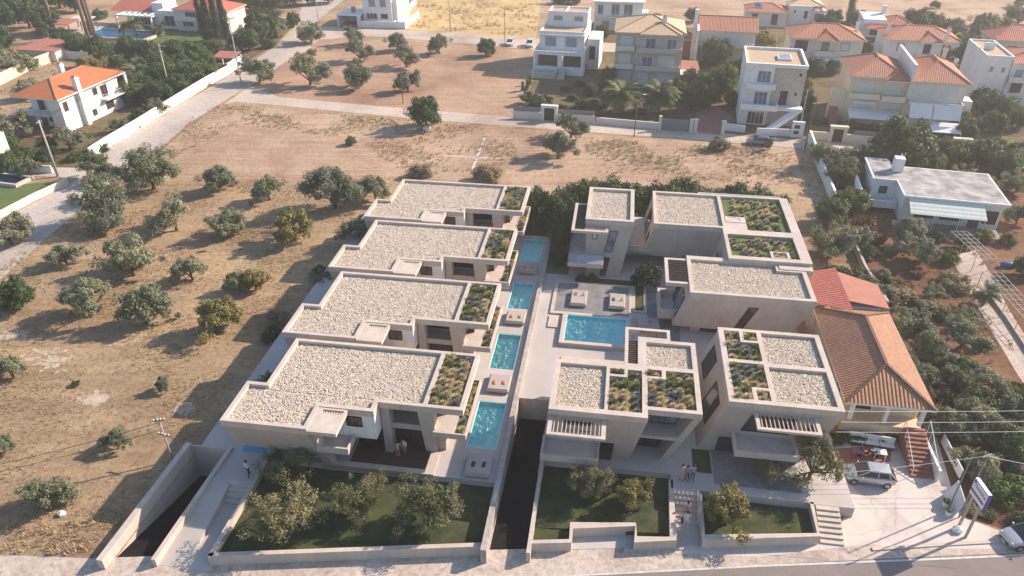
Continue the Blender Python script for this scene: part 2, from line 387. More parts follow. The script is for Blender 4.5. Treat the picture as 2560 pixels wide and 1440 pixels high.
M['limepatch'] = pm('lime_stained_soil', (.52, .45, .37), (.42, .32, .22), .8, .95, .4, 9, .25)
M['trellis'] = pm('pale_trellis_wire', (.46, .47, .40), None, 3, .6)
M['basinblue'] = pm('shallow_basin_blue', (.13, .36, .50), (.10, .30, .44), .8, .15, 0, 8, .06)
M['gardenolive'] = leafmat('shaded_olive_leaves', (.13, .13, .07), (.20, .19, .10), (.26, .245, .14))  # darker olive-brown, with the front gardens' shade put into the leaf colour
# ------------------------------------------------------------------ the setting
def groundmat(name, stops, sc=.08, litter=(.50, .38, .24), lit=.45, bs=.9, dark=(.16, .10, .065), relief=6):
    m, t, b = mat_new(name); v = N(t, 'TexCoord').outputs['Object']
    col = ramp(t, noise(t, sc, 8, .62, v, .4), stops)
    # thin straw litter: stretched noise in two directions
    fs = []
    for rz, s in ((.5, (9, 1.6, 1)), (2.0, (8, 1.4, 1))):
        mp = N(t, 'Mapping'); mp.inputs['Rotation'].default_value = (0, 0, rz); mp.inputs['Scale'].default_value = s; t.links.new(v, mp.inputs[0])
        fs.append(noise(t, 1.0, 5, .75, mp.outputs[0], .8))
    a = N(t, 'Math', operation='MAXIMUM'); t.links.new(fs[0], a.inputs[0]); t.links.new(fs[1], a.inputs[1])
    msk = ramp(t, a.outputs[0], [(.52, (0, 0, 0)), (.66, (1, 1, 1))])
    z = ramp(t, noise(t, .12, 5, .6, v, 1.2), [(.40, (0, 0, 0)), (.62, (1, 1, 1))])
    mm = N(t, 'Math', operation='MULTIPLY'); t.links.new(msk, mm.inputs[0]); t.links.new(z, mm.inputs[1])
    ml = N(t, 'Math', operation='MULTIPLY'); t.links.new(mm.outputs[0], ml.inputs[0]); ml.inputs[1].default_value = lit
    col = mixc(t, ml.outputs[0], col, litter)
    cl = ramp(t, noise(t, 1.1, 9, .78, v, .5), [(.32, (1, 1, 1)), (.48, (0, 0, 0))])
    c2 = N(t, 'Math', operation='MULTIPLY'); t.links.new(cl, c2.inputs[0]); c2.inputs[1].default_value = .55
    col = mixc(t, c2.outputs[0], col, dark)
    big_ = ramp(t, noise(t, .045, 6, .65, v, 1.0), [(.32, (.74, .70, .68)), (.5, (1, 1, 1)), (.68, (1.12, 1.1, 1.08))]); col = mixc(t, 1.0, col, big_, 'MULTIPLY')
    if 'road' in name or 'verge' in name: tkon = 0
    else: tkon = 1
    tk = N(t, 'Mapping'); tk.inputs['Rotation'].default_value = (0, 0, .35); tk.inputs['Scale'].default_value = (.05, .9, 1); t.links.new(v, tk.inputs[0])
    col = mixc(t, 1.0 * tkon, col, ramp(t, noise(t, 1.0, 4, .6, tk.outputs[0], .6), [(.35, (.86, .85, .84)), (.6, (1.05, 1.05, 1.05))]), 'MULTIPLY')
    col = mixc(t, 1.0, col, ramp(t, noise(t, 2.2, 9, .85, v, .3), [(.34, (.62, .60, .58)), (.5, (1, 1, 1)), (.66, (1.30, 1.30, 1.30))]), 'MULTIPLY')
    t.links.new(col, b.inputs['Base Color']); b.inputs['Roughness'].default_value = .95; b.inputs['Specular IOR Level'].default_value = .1
    t.links.new(bump(t, noise(t, relief * .5, 9, .85, v), bs, .22), b.inputs['Normal']); return m
M['field'] = groundmat('dry_field_soil', [(.28, (.29, .19, .115)), (.45, (.38, .265, .165)), (.6, (.46, .335, .205)), (.78, (.46, .36, .205))])
M['plot'] = groundmat('bare_plot_soil', [(.28, (.30, .175, .115)), (.5, (.41, .27, .18)), (.72, (.46, .32, .22))], .05, (.52, .38, .22), .3, .35)
M['palefield'] = groundmat('pale_bare_soil', [(.28, (.30, .185, .12)), (.46, (.42, .285, .195)), (.6, (.48, .345, .245)), (.75, (.46, .35, .20))], .09, (.52, .40, .22), .6, .5)
M['straw'] = groundmat('straw_field', [(.28, (.42, .28, .14)), (.5, (.56, .40, .19)), (.72, (.60, .46, .25))], .07, (.62, .50, .28), .6, .5, (.25, .17, .1))
M['gardensoil'] = groundmat('garden_soil', [(.28, (.11, .055, .032)), (.5, (.20, .105, .06)), (.72, (.25, .15, .085))], .12, (.32, .22, .13), .5, .6, (.05, .035, .025))
M['greenground'] = groundmat('weedy_garden_ground', [(.28, (.09, .085, .04)), (.5, (.17, .13, .07)), (.72, (.22, .16, .10))], .15, (.20, .20, .08), .6, .6, (.05, .045, .025))
M['gravelroad'] = groundmat('gravel_road', [(.3, (.40, .35, .31)), (.5, (.47, .42, .37)), (.7, (.44, .38, .33))], .12, (.50, .46, .42), .4, .25, (.30, .25, .21), 9)
M['paleroad'] = groundmat('worn_concrete_road', [(.3, (.46, .37, .30)), (.5, (.52, .43, .36)), (.7, (.47, .39, .33))], .1, (.50, .42, .36), .3, .2, (.33, .26, .21), 9)
M['verge'] = groundmat('dusty_verge', [(.3, (.44, .35, .30)), (.5, (.54, .46, .40)), (.7, (.50, .42, .36))], .2, (.40, .32, .25), .5, .35, (.26, .20, .16), 9)
# stamped forecourt concrete with cracks
m, t, b = mat_new('cracked_forecourt_concrete'); v = N(t, 'TexCoord').outputs['Object']
col = ramp(t, noise(t, .35, 8, .7, v, .6), [(.3, (.44, .37, .33)), (.5, (.56, .49, .44)), (.7, (.60, .53, .47))])
vo = N(t, 'TexVoronoi', feature='DISTANCE_TO_EDGE'); vo.inputs['Scale'].default_value = .28
nv = N(t, 'TexNoise'); nv.inputs['Scale'].default_value = 1.1; nv.inputs['Detail'].default_value = 5; t.links.new(v, nv.inputs[0]); t.links.new(mixc(t, .5, v, nv.outputs['Color'], 'ADD'), vo.inputs['Vector'])
col = mixc(t, ramp(t, vo.outputs['Distance'], [(0, (.6, .6, .6)), (.008, (0, 0, 0))]), col, (.25, .2, .18))
t.links.new(col, b.inputs['Base Color']); b.inputs['Roughness'].default_value = .85; t.links.new(bump(t, noise(t, 5, 7, .8, v), .25), b.inputs['Normal']); M['forecourt'] = m

def sheet(name, pts, mat, z=.004, px=True, kind='structure', site=False):
    mb = MB(SITE if site else ID)
    q = [P(*p) if px else p for p in pts]
    a = sum(q[i][0] * q[(i + 1) % len(q)][1] - q[(i + 1) % len(q)][0] * q[i][1] for i in range(len(q)))
    if a < 0: q = q[::-1]
    mb.add([(x, y, z) for x, y in q], [list(range(len(q)))])
    o = mb.build(name, mat); 
    if kind: o['kind'] = kind
    return o
def shade_tri(o):
    import bmesh
    bm = bmesh.new(); bm.from_mesh(o.data); bmesh.ops.triangulate(bm, faces=bm.faces[:]); bm.to_mesh(o.data); bm.free(); return o
# ground with one opening for the building site (its ramps go below ground)
HOLE = [S(-7.05, -20.45)[:2], S(23.15, -15.62)[:2], S(23.15, 1.4)[:2], S(-6.3, 1.4)[:2]]
big = [(-700, -150), (700, -150), (700, 900), (-700, 900)]
mb = MB(); mb.add([(x, y, 0) for x, y in big + HOLE], [[0, 1, 5, 4], [1, 2, 6, 5], [2, 3, 7, 6], [3, 0, 4, 7]])
tag(mb.build('ground', M['field']), kind='structure')
shade_tri(sheet('bare_plot', [(640, 225), (770, 110), (790, 95), (1040, 103), (1320, 127), (1345, 160), (1300, 250), (1280, 298), (1000, 272), (700, 245)], M['plot']))
shade_tri(sheet('pale_field', [(560, 262), (900, 292), (1283, 322), (2010, 372), (2050, 470), (1330, 470), (1000, 440), (760, 460), (600, 470), (420, 430), (400, 380), (470, 320)], M['palefield']))
shade_tri(sheet('straw_field', [(1040, 0), (985, 70), (1100, 82), (1340, 98), (1350, 20), (1360, -40), (1030, -40)], M['straw'], .008))
shade_tri(sheet('far_field', [(1300, 30), (1850, 60), (2100, 60), (2560, 70), (3000, 80), (3000, -150), (1300, -150)], M['palefield']))
shade_tri(sheet('gravel_road', [(-200, 660), (0, 552), (170, 462), (200, 445), (-250, 425), (-250, 412), (225, 420), (262, 378), (350, 325), (440, 268), (540, 210), (610, 165), (690, 115), (740, 62), (760, 0), (770, -60), (950, -60), (860, 0), (800, 45), (775, 95), (720, 150), (630, 212), (580, 240), (470, 310), (400, 372), (300, 440), (215, 512), (110, 600), (0, 700), (-200, 850)], M['gravelroad'], .008))
shade_tri(sheet('cross_road', [(625, 215), (700, 243), (1000, 270), (1283, 293), (1650, 322), (2010, 350), (2300, 372), (2700, 405), (2700, 430), (2300, 394), (2012, 371), (1700, 347), (1280, 316), (1000, 293), (700, 264), (590, 254), (560, 262)], M['paleroad'], .012))
shade_tri(sheet('upper_road', [(738, 63), (1000, 74), (1340, 96), (1700, 118), (1700, 135), (1335, 124), (1050, 99), (900, 90), (800, 100), (740, 150), (715, 140)], M['paleroad'], .016))
shade_tri(sheet('front_verge', [(-300, 1385), (0, 1388), (235, 1396), (520, 1385), (1215, 1375), (1700, 1362), (2050, 1345), (2110, 1300), (2350, 1330), (2600, 1330), (3000, 1330), (3000, 1700), (-300, 1700)], M['verge'], .008))
shade_tri(sheet('forecourt', [(2040, 1150), (2135, 1085), (2340, 1090), (2400, 1290), (2560, 1350), (2540, 1372), (2230, 1372), (2180, 1360), (1900, 1392), (1700, 1385), (1690, 1350), (2060, 1340), (2120, 1285)], M['forecourt'], .012))
sheet('road', [(-300, 1475), (1340, 1441), (1900, 1412), (2260, 1394), (2800, 1372), (3200, 1368), (3200, 1800), (-300, 1800)], M['asphalt'], .016)
sheet('road_edge_line', [(1340, 1441.5), (1900, 1412.5), (2300, 1397), (2800, 1374), (2800, 1379), (2300, 1402), (1900, 1417.5), (1340, 1446.5)], M['paint'], .020)
shade_tri(sheet('right_garden_soil', [(2025, 365), (2560, 420), (2900, 440), (2900, 1330), (2560, 1340), (2400, 1290), (2340, 1090), (2290, 1010), (2200, 800), (2140, 650), (2085, 520)], M['gardensoil'], .004))
shade_tri(sheet('left_gardens', [(-200, 200), (0, 190), (150, 110), (330, 60), (620, 40), (735, 60), (690, 112), (600, 162), (440, 262), (350, 320), (230, 395), (200, 425), (-200, 420)], M['greenground'], .004))
shade_tri(sheet('vacant_ground', [(-200, 300), (0, 213), (155, 140), (300, 150), (280, 200), (150, 230), (0, 330), (-200, 380)], M['field'], .008))
shade_tri(sheet('far_gardens', [(1470, 60), (1850, 75), (2560, 60), (2900, 60), (2900, 400), (2010, 350), (1490, 305), (1300, 290), (1350, 150)], M['greenground'], .004))

# ------------------------------------------------------------------ site platform, walls, ramps
mb = MB(SITE)
pools = [(16.6, 19.15, -5.7, .35), (16.65, 19.1, 5.2, 11.15), (16.8, 19.2, 15.95, 21.5), (16.75, 19.2, 26.6, 32.2)]
mb.grid([(-5.9, 19.8, -9.0, 38.6), (-3.0, 19.8, -9.4, -8.9)], pools, -.3, 1.0)
tag(mb.build('villa_terrace', M['deck']), kind='structure')
mb = MB(SITE)
mp_ = (23.5, 29.9, 10.3, 15.1)
mb.grid([(23.0, 47.6, -7.9, 37.0), (20.2, 23.05, 1.25, 40.0), (44.5, 47.8, -8.0, -4)], [(23.4, 33.75, -12, -6.4), (36.0, 44.9, -12, -8.0)], -.3, 1.0)
tag(mb.build('courtyard_terrace', M['deck']), kind='structure')
def water(name, r, z, lab, tile='pooltile', depth=.5, M_=None, curb=None, cz=None):
    root = empty(name, (SITE @ Vector(((r[0] + r[1]) / 2, (r[2] + r[3]) / 2, z - depth))) if M_ is None else (M_ @ Vector(((r[0] + r[1]) / 2, (r[2] + r[3]) / 2, z - depth))), SA if M_ is None else M_.to_euler().z, lab, 'pool')
    F = SITE if M_ is None else M_
    x0, x1, y0, y1 = r; e = .06
    q = MB(F); q.grid([(x0 + .005, x1 - .005, y0 + .005, y1 - .005)], [(x0 + e, x1 - e, y0 + e, y1 - e)], z - depth, z - .03)
    q.add([(x0 + e, y0 + e, z - depth), (x1 - e, y0 + e, z - depth), (x1 - e, y1 - e, z - depth), (x0 + e, y1 - e, z - depth)], [[0, 1, 2, 3]])
    q.build('basin', M[tile], root)
    q = MB(F); q.add([(x0 + e, y0 + e, z - .1), (x1 - e, y0 + e, z - .1), (x1 - e, y1 - e, z - .1), (x0 + e, y1 - e, z - .1)], [[0, 1, 2, 3]])
    q.build('water', M['water'], root)
    if curb:
        q = MB(F); q.grid([curb], [r], cz[0], cz[1]); q.build('rim', M['concrete2'], root)
    return root
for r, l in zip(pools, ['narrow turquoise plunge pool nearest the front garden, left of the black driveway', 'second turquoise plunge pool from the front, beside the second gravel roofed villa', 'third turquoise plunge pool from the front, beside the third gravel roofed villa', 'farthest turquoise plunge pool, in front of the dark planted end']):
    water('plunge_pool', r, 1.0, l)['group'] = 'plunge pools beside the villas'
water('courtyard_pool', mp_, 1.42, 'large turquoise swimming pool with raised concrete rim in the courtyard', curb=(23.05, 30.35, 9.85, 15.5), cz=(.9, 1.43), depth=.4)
# small low pool at the left path
mb = MB(SITE); mb.box(-2.2, .6, -9.0, -7.0, .9, 1.012)
o = mb.build('reflecting_pool', M['basinblue']); tag(o, 'small shallow blue water basin beside the left path near the first villa', 'pool')
# driveway and ramps
def ramp_(name, u0, u1, v0, v1, z1, lab, vf=None):
    mb = MB(SITE); vf = vf or (v0, v0)
    mb.loft([(u0, vf[0], 0.0), (u1, vf[1], 0.0), (u1, v1, z1), (u0, v1, z1)], 0, [(u0, vf[0], -3), (u1, vf[1], -3), (u1, v1, -3.2), (u0, v1, -3.2)], 0)
    return tag(mb.build(name, M['blackasphalt']), kind='structure')
ramp_('driveway', 20.2, 23.05, -16.3, 1.3, -1.5, '', (-16.1, -15.65))
ramp_('basement_ramp', -7.2, -3.35, -20, -9, -2.6, '', (-20.45, -19.9))
def wall(name, pts, th, z0, z1, mat, lab, cat='wall', site=True, group=None, cap=None):
    """wall along a polyline; z1 may be a list"""
    F = SITE if site else ID; mb = MB(F)
    z1 = z1 if isinstance(z1, list) else [z1] * len(pts)
    L_, R_ = [], []
    n = len(pts)
    for i in range(n):
        a = Vector(pts[max(i - 1, 0)]).to_2d(); b = Vector(pts[min(i + 1, n - 1)]).to_2d(); d = (b - a).normalized()
        nn = Vector((-d.y, d.x)) * th / 2; p = Vector(pts[i]).to_2d()
        if 0 < i < n - 1:
            d1 = (p - a).normalized(); c = max(.5, abs(d1.dot(d))); nn = nn / c
        L_.append(p + nn); R_.append(p - nn)
    for i in range(n - 1):
        q = [L_[i], R_[i], R_[i + 1], L_[i + 1]]; zz = [z1[i], z1[i], z1[i + 1], z1[i + 1]]
        t = [(p.x, p.y, z) for p, z in zip(q, zz)]; b = [(p.x, p.y, z0) for p in q]
        mb.loft(t, 0, b, 0)
    o = mb.build(name, mat); return tag(o, lab, cat, group)
wall('retaining_wall', [(-7.45, -20.85), (-6.95, -8.9)], .5, -2.9, [.95, 1.25], M['concrete2'], 'long canted concrete wall on the field side of the black basement ramp')
wall('retaining_wall', [(-6.72, -8.95), (-2.8, -8.95)], .12, -2.9, 1.03, M['concrete2'], 'short concrete wall closing the back end of the basement ramp')
wall('retaining_wall', [(-3.75, -20.1), (-3.1, -8.9)], .36, -2.9, [.75, 1.3], M['concrete2'], 'concrete wall between the black basement ramp and the stepped path')
wall('boundary_wall', [(19.98, -16.35), (19.98, 40.2)], .44, -2, 1.45, M['coping'], 'long straight mottled stone topped wall between the plunge pools and the courtyard')
wall('driveway_wall', [(20.2, 1.3), (23.1, 1.3)], .14, -2, 1.02, M['concrete2'], 'concrete wall at the inner end of the black driveway')
wall('driveway_wall', [(23.2, -15.8), (23.2, 1.2)], .3, -2, [1.05, 1.05], M['concrete2'], 'concrete wall along the right side of the black driveway')
# left path with sloping strip and four steps
mb = MB(SITE)
mb.loft([(-3.55, -20.0, .02), (-1.5, -19.8, .02), (-1.5, -12.2, .99), (-3.3, -12.2, .99)], 0, [(-3.55, -20, -.3), (-1.5, -19.8, -.3), (-1.5, -12.2, -.3), (-3.3, -12.2, -.3)], 0)
mb.box(-3.28, .35, -12.2, -9.4, -.3, .998)
tag(mb.build('left_path', M['deck']), kind='structure')
mb = MB(SITE); mb.box(-1.5, .3, -20, -13.7, -.3, .02); tag(mb.build('lower_path', M['deck']), kind='structure')
mb = MB(SITE)
for k in range(4): mb.box(-1.49, .2, -13.8 + k * .42, -12.19, .0 + k * .25 - .02, .25 * (k + 1) - .01)
tag(mb.build('garden_steps', M['concrete2']), 'four broad concrete steps on the left path by the first villa', 'steps')
# front gardens
gf = lambda u: -19.3 + (u - .1) * .193          # front line, parallel to the road
mb = MB(SITE); mb.loft([(.45, gf(.45)), (19.8, gf(19.8)), (19.8, -9.3), (.45, -9.3)], .42, [(.45, gf(.45)), (19.8, gf(19.8)), (19.8, -9.3), (.45, -9.3)], -.1)
tag(mb.build('front_lawn', M['lawn']), kind='structure')
wall('garden_wall', [(.35, -9.6), (.35, gf(.35) - .15)], .36, -.2, [1.0, 1.0], M['concrete2'], 'low concrete wall between the left path and the villa front lawn')
wall('garden_wall', [(.17, gf(.17)), (19.75, gf(19.75))], .36, -.2, 1.0, M['concrete2'], 'long low concrete front wall of the villa lawn, along the road')
gr = lambda u: -14.75 + (u - 23.3) * .175
def lz(u0, u1, v0a, v0b, v1, z, nm):
    mb = MB(SITE); q = [(u0, v0a), (u1, v0b), (u1, v1), (u0, v1)]; mb.loft(q, z, q, -.1); return tag(mb.build(nm, M['lawn']), kind='structure')
lz(23.35, 26.1, gr(23.35), gr(26.1), -12.9, .42, 'right_lawn'); lz(30.9, 33.7, gr(30.9), gr(33.7), -12.9, .42, 'right_lawn')
lz(23.35, 33.7, -12.9, -12.0, -6.38, .42, 'right_lawn')
sheet('recess_paving', [(26.1, gr(26.1)), (30.9, gr(30.9)), (30.9, -12.1), (26.1, -12.95)], M['deck'], .03, px=False, site=True)
wall('garden_wall', [(23.3, gr(23.3)), (26.15, gr(26.15)), (26.15, -12.8), (30.95, -12.0), (30.95, gr(30.95)), (33.75, gr(33.75)), (33.75, -7.0)], .32, -.2, 1.0, M['concrete2'], 'stepped low concrete wall around the lawn right of the black driveway')
lz(36.0, 44.6, -12.5, -10.9, -8.0, .35, 'side_lawn')
wall('garden_wall', [(36.0, -8.2), (36.0, -12.5), (44.5, -11.0), (44.6, -7.8)], .3, -.2, 1.0, M['concrete2'], 'low concrete wall around the small wedge shaped right lawn')
mb = MB(SITE)
for k in range(6): mb.box(33.93, 35.85, -10.5 + k * .42, -7.88, -.1 + k * .165, .165 * (k + 1))
tag(mb.build('entrance_steps', M['concrete2']), 'wide concrete entrance steps between the two right lawns, climbed by two people', 'steps')
sheet('entrance_path', [(33.95, gr(33.9) - .2), (35.83, gr(35.8) - .2), (35.83, -10.4), (33.95, -10.4)], M['deck'], .03, px=False, site=True)
wall('step_wall', [(35.86, -7.9), (35.86, -10.7)], .2, 0, [1.1, .9], M['concrete2'], 'short concrete cheek wall on the right of the entrance steps')
mb = MB(SITE)
for k in range(7): mb.box(44.85, 46.6, -10.95 + k * .42, -7.99, -.1 + k * .14, .14 * (k + 1))
tag(mb.build('side_steps', M['concrete2']), 'seven concrete steps at the right end of the wedge lawn', 'steps')
# courtyard surfaces
mb = MB(SITE); mb.box(22.0, 30.1, 15.9, 21.9, .9, 1.16)
tag(mb.build('stone_terrace', M['paver']), kind='structure')
mb = MB(SITE); mb.grid([(21.6, 30.5, 15.5, 22.3)], [(22.0, 30.1, 15.9, 21.9)], .9, 1.18)
tag(mb.build('terrace_border', M['concrete2']), kind='structure')
mb = MB(SITE); mb.box(21.6, 23.0, 12.9, 15.1, .9, 1.14); tag(mb.build('pool_step_block', M['concrete2']), kind='structure')
mb = MB(SITE); mb.box(23.5, 30.0, -6, 8.0, .9, 1.10); tag(mb.build('upper_terrace', M['concrete2']), kind='structure')
mb = MB(SITE); mb.box(23.8, 31.0, 22.6, 23.6, .9, 1.06); mb.box(30.75, 31.7, 17.3, 22.6, .9, 1.06); tag(mb.build('courtyard_grass', M['lawn']), kind='structure')
mb = MB(SITE); mb.grid([(30.52, 32.0, 17.0, 22.3)], [(30.75, 31.7, 17.3, 22.35)], .9, 1.15); tag(mb.build('grass_border', M['concrete2']), kind='structure')
sheet('right_paving', [(32.05, 9.5), (35.4, 9.5), (35.4, 22), (32.05, 22)], M['paver'], 1.008, px=False, site=True)
sheet('entrance_paving', [(37.2, -7.0), (44.0, -7.0), (44.0, -3.0), (37.2, -3.0)], M['paver'], 1.008, px=False, site=True)
sheet('entrance_grass', [(35.6, -5.9), (37.1, -5.9), (37.1, -3.2), (35.6, -3.2)], M['lawn'], 1.02, px=False, site=True)
sheet('planted_strip', [(20.25, 24.0), (22.9, 24.0), (22.9, 39.9), (20.25, 39.9)], M['soil'], 1.008, px=False, site=True)
sheet('rear_planting', [(16.0, 33.2), (19.7, 33.2), (19.7, 40), (16.0, 40)], M['lawn'], 1.012, px=False, site=True)
for pts, l in (([(1560, 1376), (1800, 1369), (2010, 1361)], 'worn'), ([(2180, 1374), (2360, 1362), (2550, 1352)], 'broken')):
    q = [P(*p) for p in pts]; o = wall('road_kerb', q, .28, -.05, .11, M['concrete2'], '', site=False)
    for k_ in ('label', 'category'):
        if k_ in o: del o[k_]
    o['kind'] = 'structure'
# ------------------------------------------------------------------ building helpers
def win4(root, F, bl, br, tr, tl, pane='glass', frame='dark', nm=1, fw=.07, d=.05, hm=0, name='window', sill=False, label=None):
    bl, br, tr, tl = map(Vector, (bl, br, tr, tl))
    n = (br - bl).cross(tl - bl).normalized()
    mb = MB(F)
    for a, b in ((bl, br), (br, tr), (tr, tl), (tl, bl)): mb.bar(a + n * d * .5, b + n * d * .5, fw, d + .02, up=n.cross(b - a))
    for k in range(1, nm + 1):
        f = k / (nm + 1); mb.bar(bl.lerp(br, f) + n * d * .5, tl.lerp(tr, f) + n * d * .5, fw * .8, d, up=n.cross(tl - bl))
    for k in range(1, hm + 1):
        f = k / (hm + 1); mb.bar(bl.lerp(tl, f) + n * d * .5, br.lerp(tr, f) + n * d * .5, fw * .6, d, up=n.cross(br - bl))
    if sill: mb.bar(bl + n * .08 + Vector((0, 0, -.06)), br + n * .08 + Vector((0, 0, -.06)), .16, .06)
    f = mb.build(name, M[frame], root)
    if label: f['label'] = label
    p = MB(F); e = n * .012
    p.add([bl + e, br + e, tr + e, tl + e, bl - e, br - e, tr - e, tl - e], [[0, 1, 2, 3], [7, 6, 5, 4], [0, 4, 5, 1], [1, 5, 6, 2], [2, 6, 7, 3], [3, 7, 4, 0]])
    p.build('pane', M[pane], f); return f
def wf(root, F, x0, x1, z0, z1, y, **k):          # window on a wall facing -y
    return win4(root, F, (x0, y, z0), (x1, y, z0), (x1, y, z1), (x0, y, z1), **k)
def wl(root, F, y0, y1, z0, z1, x, **k):          # wall facing -x
    return win4(root, F, (x, y1, z0), (x, y0, z0), (x, y0, z1), (x, y1, z1), **k)
def wr(root, F, y0, y1, z0, z1, x, **k):          # wall facing +x
    return win4(root, F, (x, y0, z0), (x, y1, z0), (x, y1, z1), (x, y0, z1), **k)
def gravel(root, F, rects, z, dens=165, seed=1, L=.118):
    rng = np.random.default_rng(seed); VV = []; FF = []; n0 = 0
    o8 = np.array([(1, 0, 0), (-1, 0, 0), (0, 1, 0), (0, -1, 0), (0, 0, 1), (0, 0, -1)], float)
    f8 = np.array([(0, 2, 4), (2, 1, 4), (1, 3, 4), (3, 0, 4)])
    T = np.array(WM[root].inverted() @ F)
    mb = MB(F)
    for r in rects:
        mb = MB(F); mb.add([(r[0], r[2], z - .02), (r[1], r[2], z - .02), (r[1], r[3], z - .02), (r[0], r[3], z - .02)], [[0, 1, 2, 3]]); mb.build('gravel_bed', M['stonebed'], root)
        n = int((r[1] - r[0]) * (r[3] - r[2]) * dens)
        c = np.stack([rng.uniform(r[0] + .06, r[1] - .06, n), rng.uniform(r[2] + .06, r[3] - .06, n), z + rng.uniform(.0, .07, n)], 1)
        a = rng.uniform(0, math.pi, n); ln = L * rng.uniform(.55, 1.1, n); wd = L * rng.uniform(.28, .42, n); h = L * rng.uniform(.28, .4, n)
        loc = o8[None] * np.stack([ln, wd, h], 1)[:, None, :] * rng.uniform(.8, 1.2, (n, 6, 1))
        ti = rng.uniform(-.35, .35, n)
        x = loc[..., 0] * np.cos(ti)[:, None] - loc[..., 2] * np.sin(ti)[:, None]; zz = loc[..., 0] * np.sin(ti)[:, None] + loc[..., 2] * np.cos(ti)[:, None]
        X = x * np.cos(a)[:, None] - loc[..., 1] * np.sin(a)[:, None]; Y = x * np.sin(a)[:, None] + loc[..., 1] * np.cos(a)[:, None]
        V = np.stack([X, Y, zz], 2) + c[:, None, :]
        VV.append(V.reshape(-1, 3)); FF.append((f8[None] + (n0 + 6 * np.arange(n))[:, None, None]).reshape(-1, 3)); n0 += 6 * n
    V = np.concatenate(VV); V = V @ T[:3, :3].T + T[:3, 3]
    o = link(bpy.data.objects.new('gravel', np_mesh('gravel', V, np.concatenate(FF), [M['stones']])), root)
    o['kind'] = 'stuff'; return o
def slab(root, F, solid, holes, z0, z1, name='parapet', mat='concrete2', fn=None):
    mb = MB(F); mb.grid(solid, holes, z0, z1, fn); return mb.build(name, M[mat], root)
def floorq(root, F, rects, z, mat, name):
    mb = MB(F)
    for r in rects: mb.add([(r[0], r[2], z), (r[1], r[2], z), (r[1], r[3], z), (r[0], r[3], z)], [[0, 1, 2, 3]])
    return mb.build(name, M[mat], root)
def pergola(root, F, fr, inner, z0, z1, along='v', n=12, sw=.07, slats=None, mat='slat', fmat='concrete2'):
    """frame with slats; slats run along v (across u) or along u; inner rect open"""
    slab(root, F, fr, inner, z0, z1, 'pergola_frame', fmat)
    for r in (slats or inner):
        for k in range(n):
            mb = MB(F)
            if along == 'v':
                c = r[0] + (r[1] - r[0]) * (k + .5) / n; mb.box(c - sw / 2, c + sw / 2, r[2] - .03, r[3] + .03, z1 - .19, z1 - .03)
            else:
                c = r[2] + (r[3] - r[2]) * (k + .5) / n; mb.box(r[0] - .03, r[1] + .03, c - sw / 2, c + sw / 2, z1 - .19, z1 - .03)
            mb.build('pergola_slat', M[mat], root)
PLANTERS = []      # (rects, z, key, count, group, label suffix) filled below, planted later

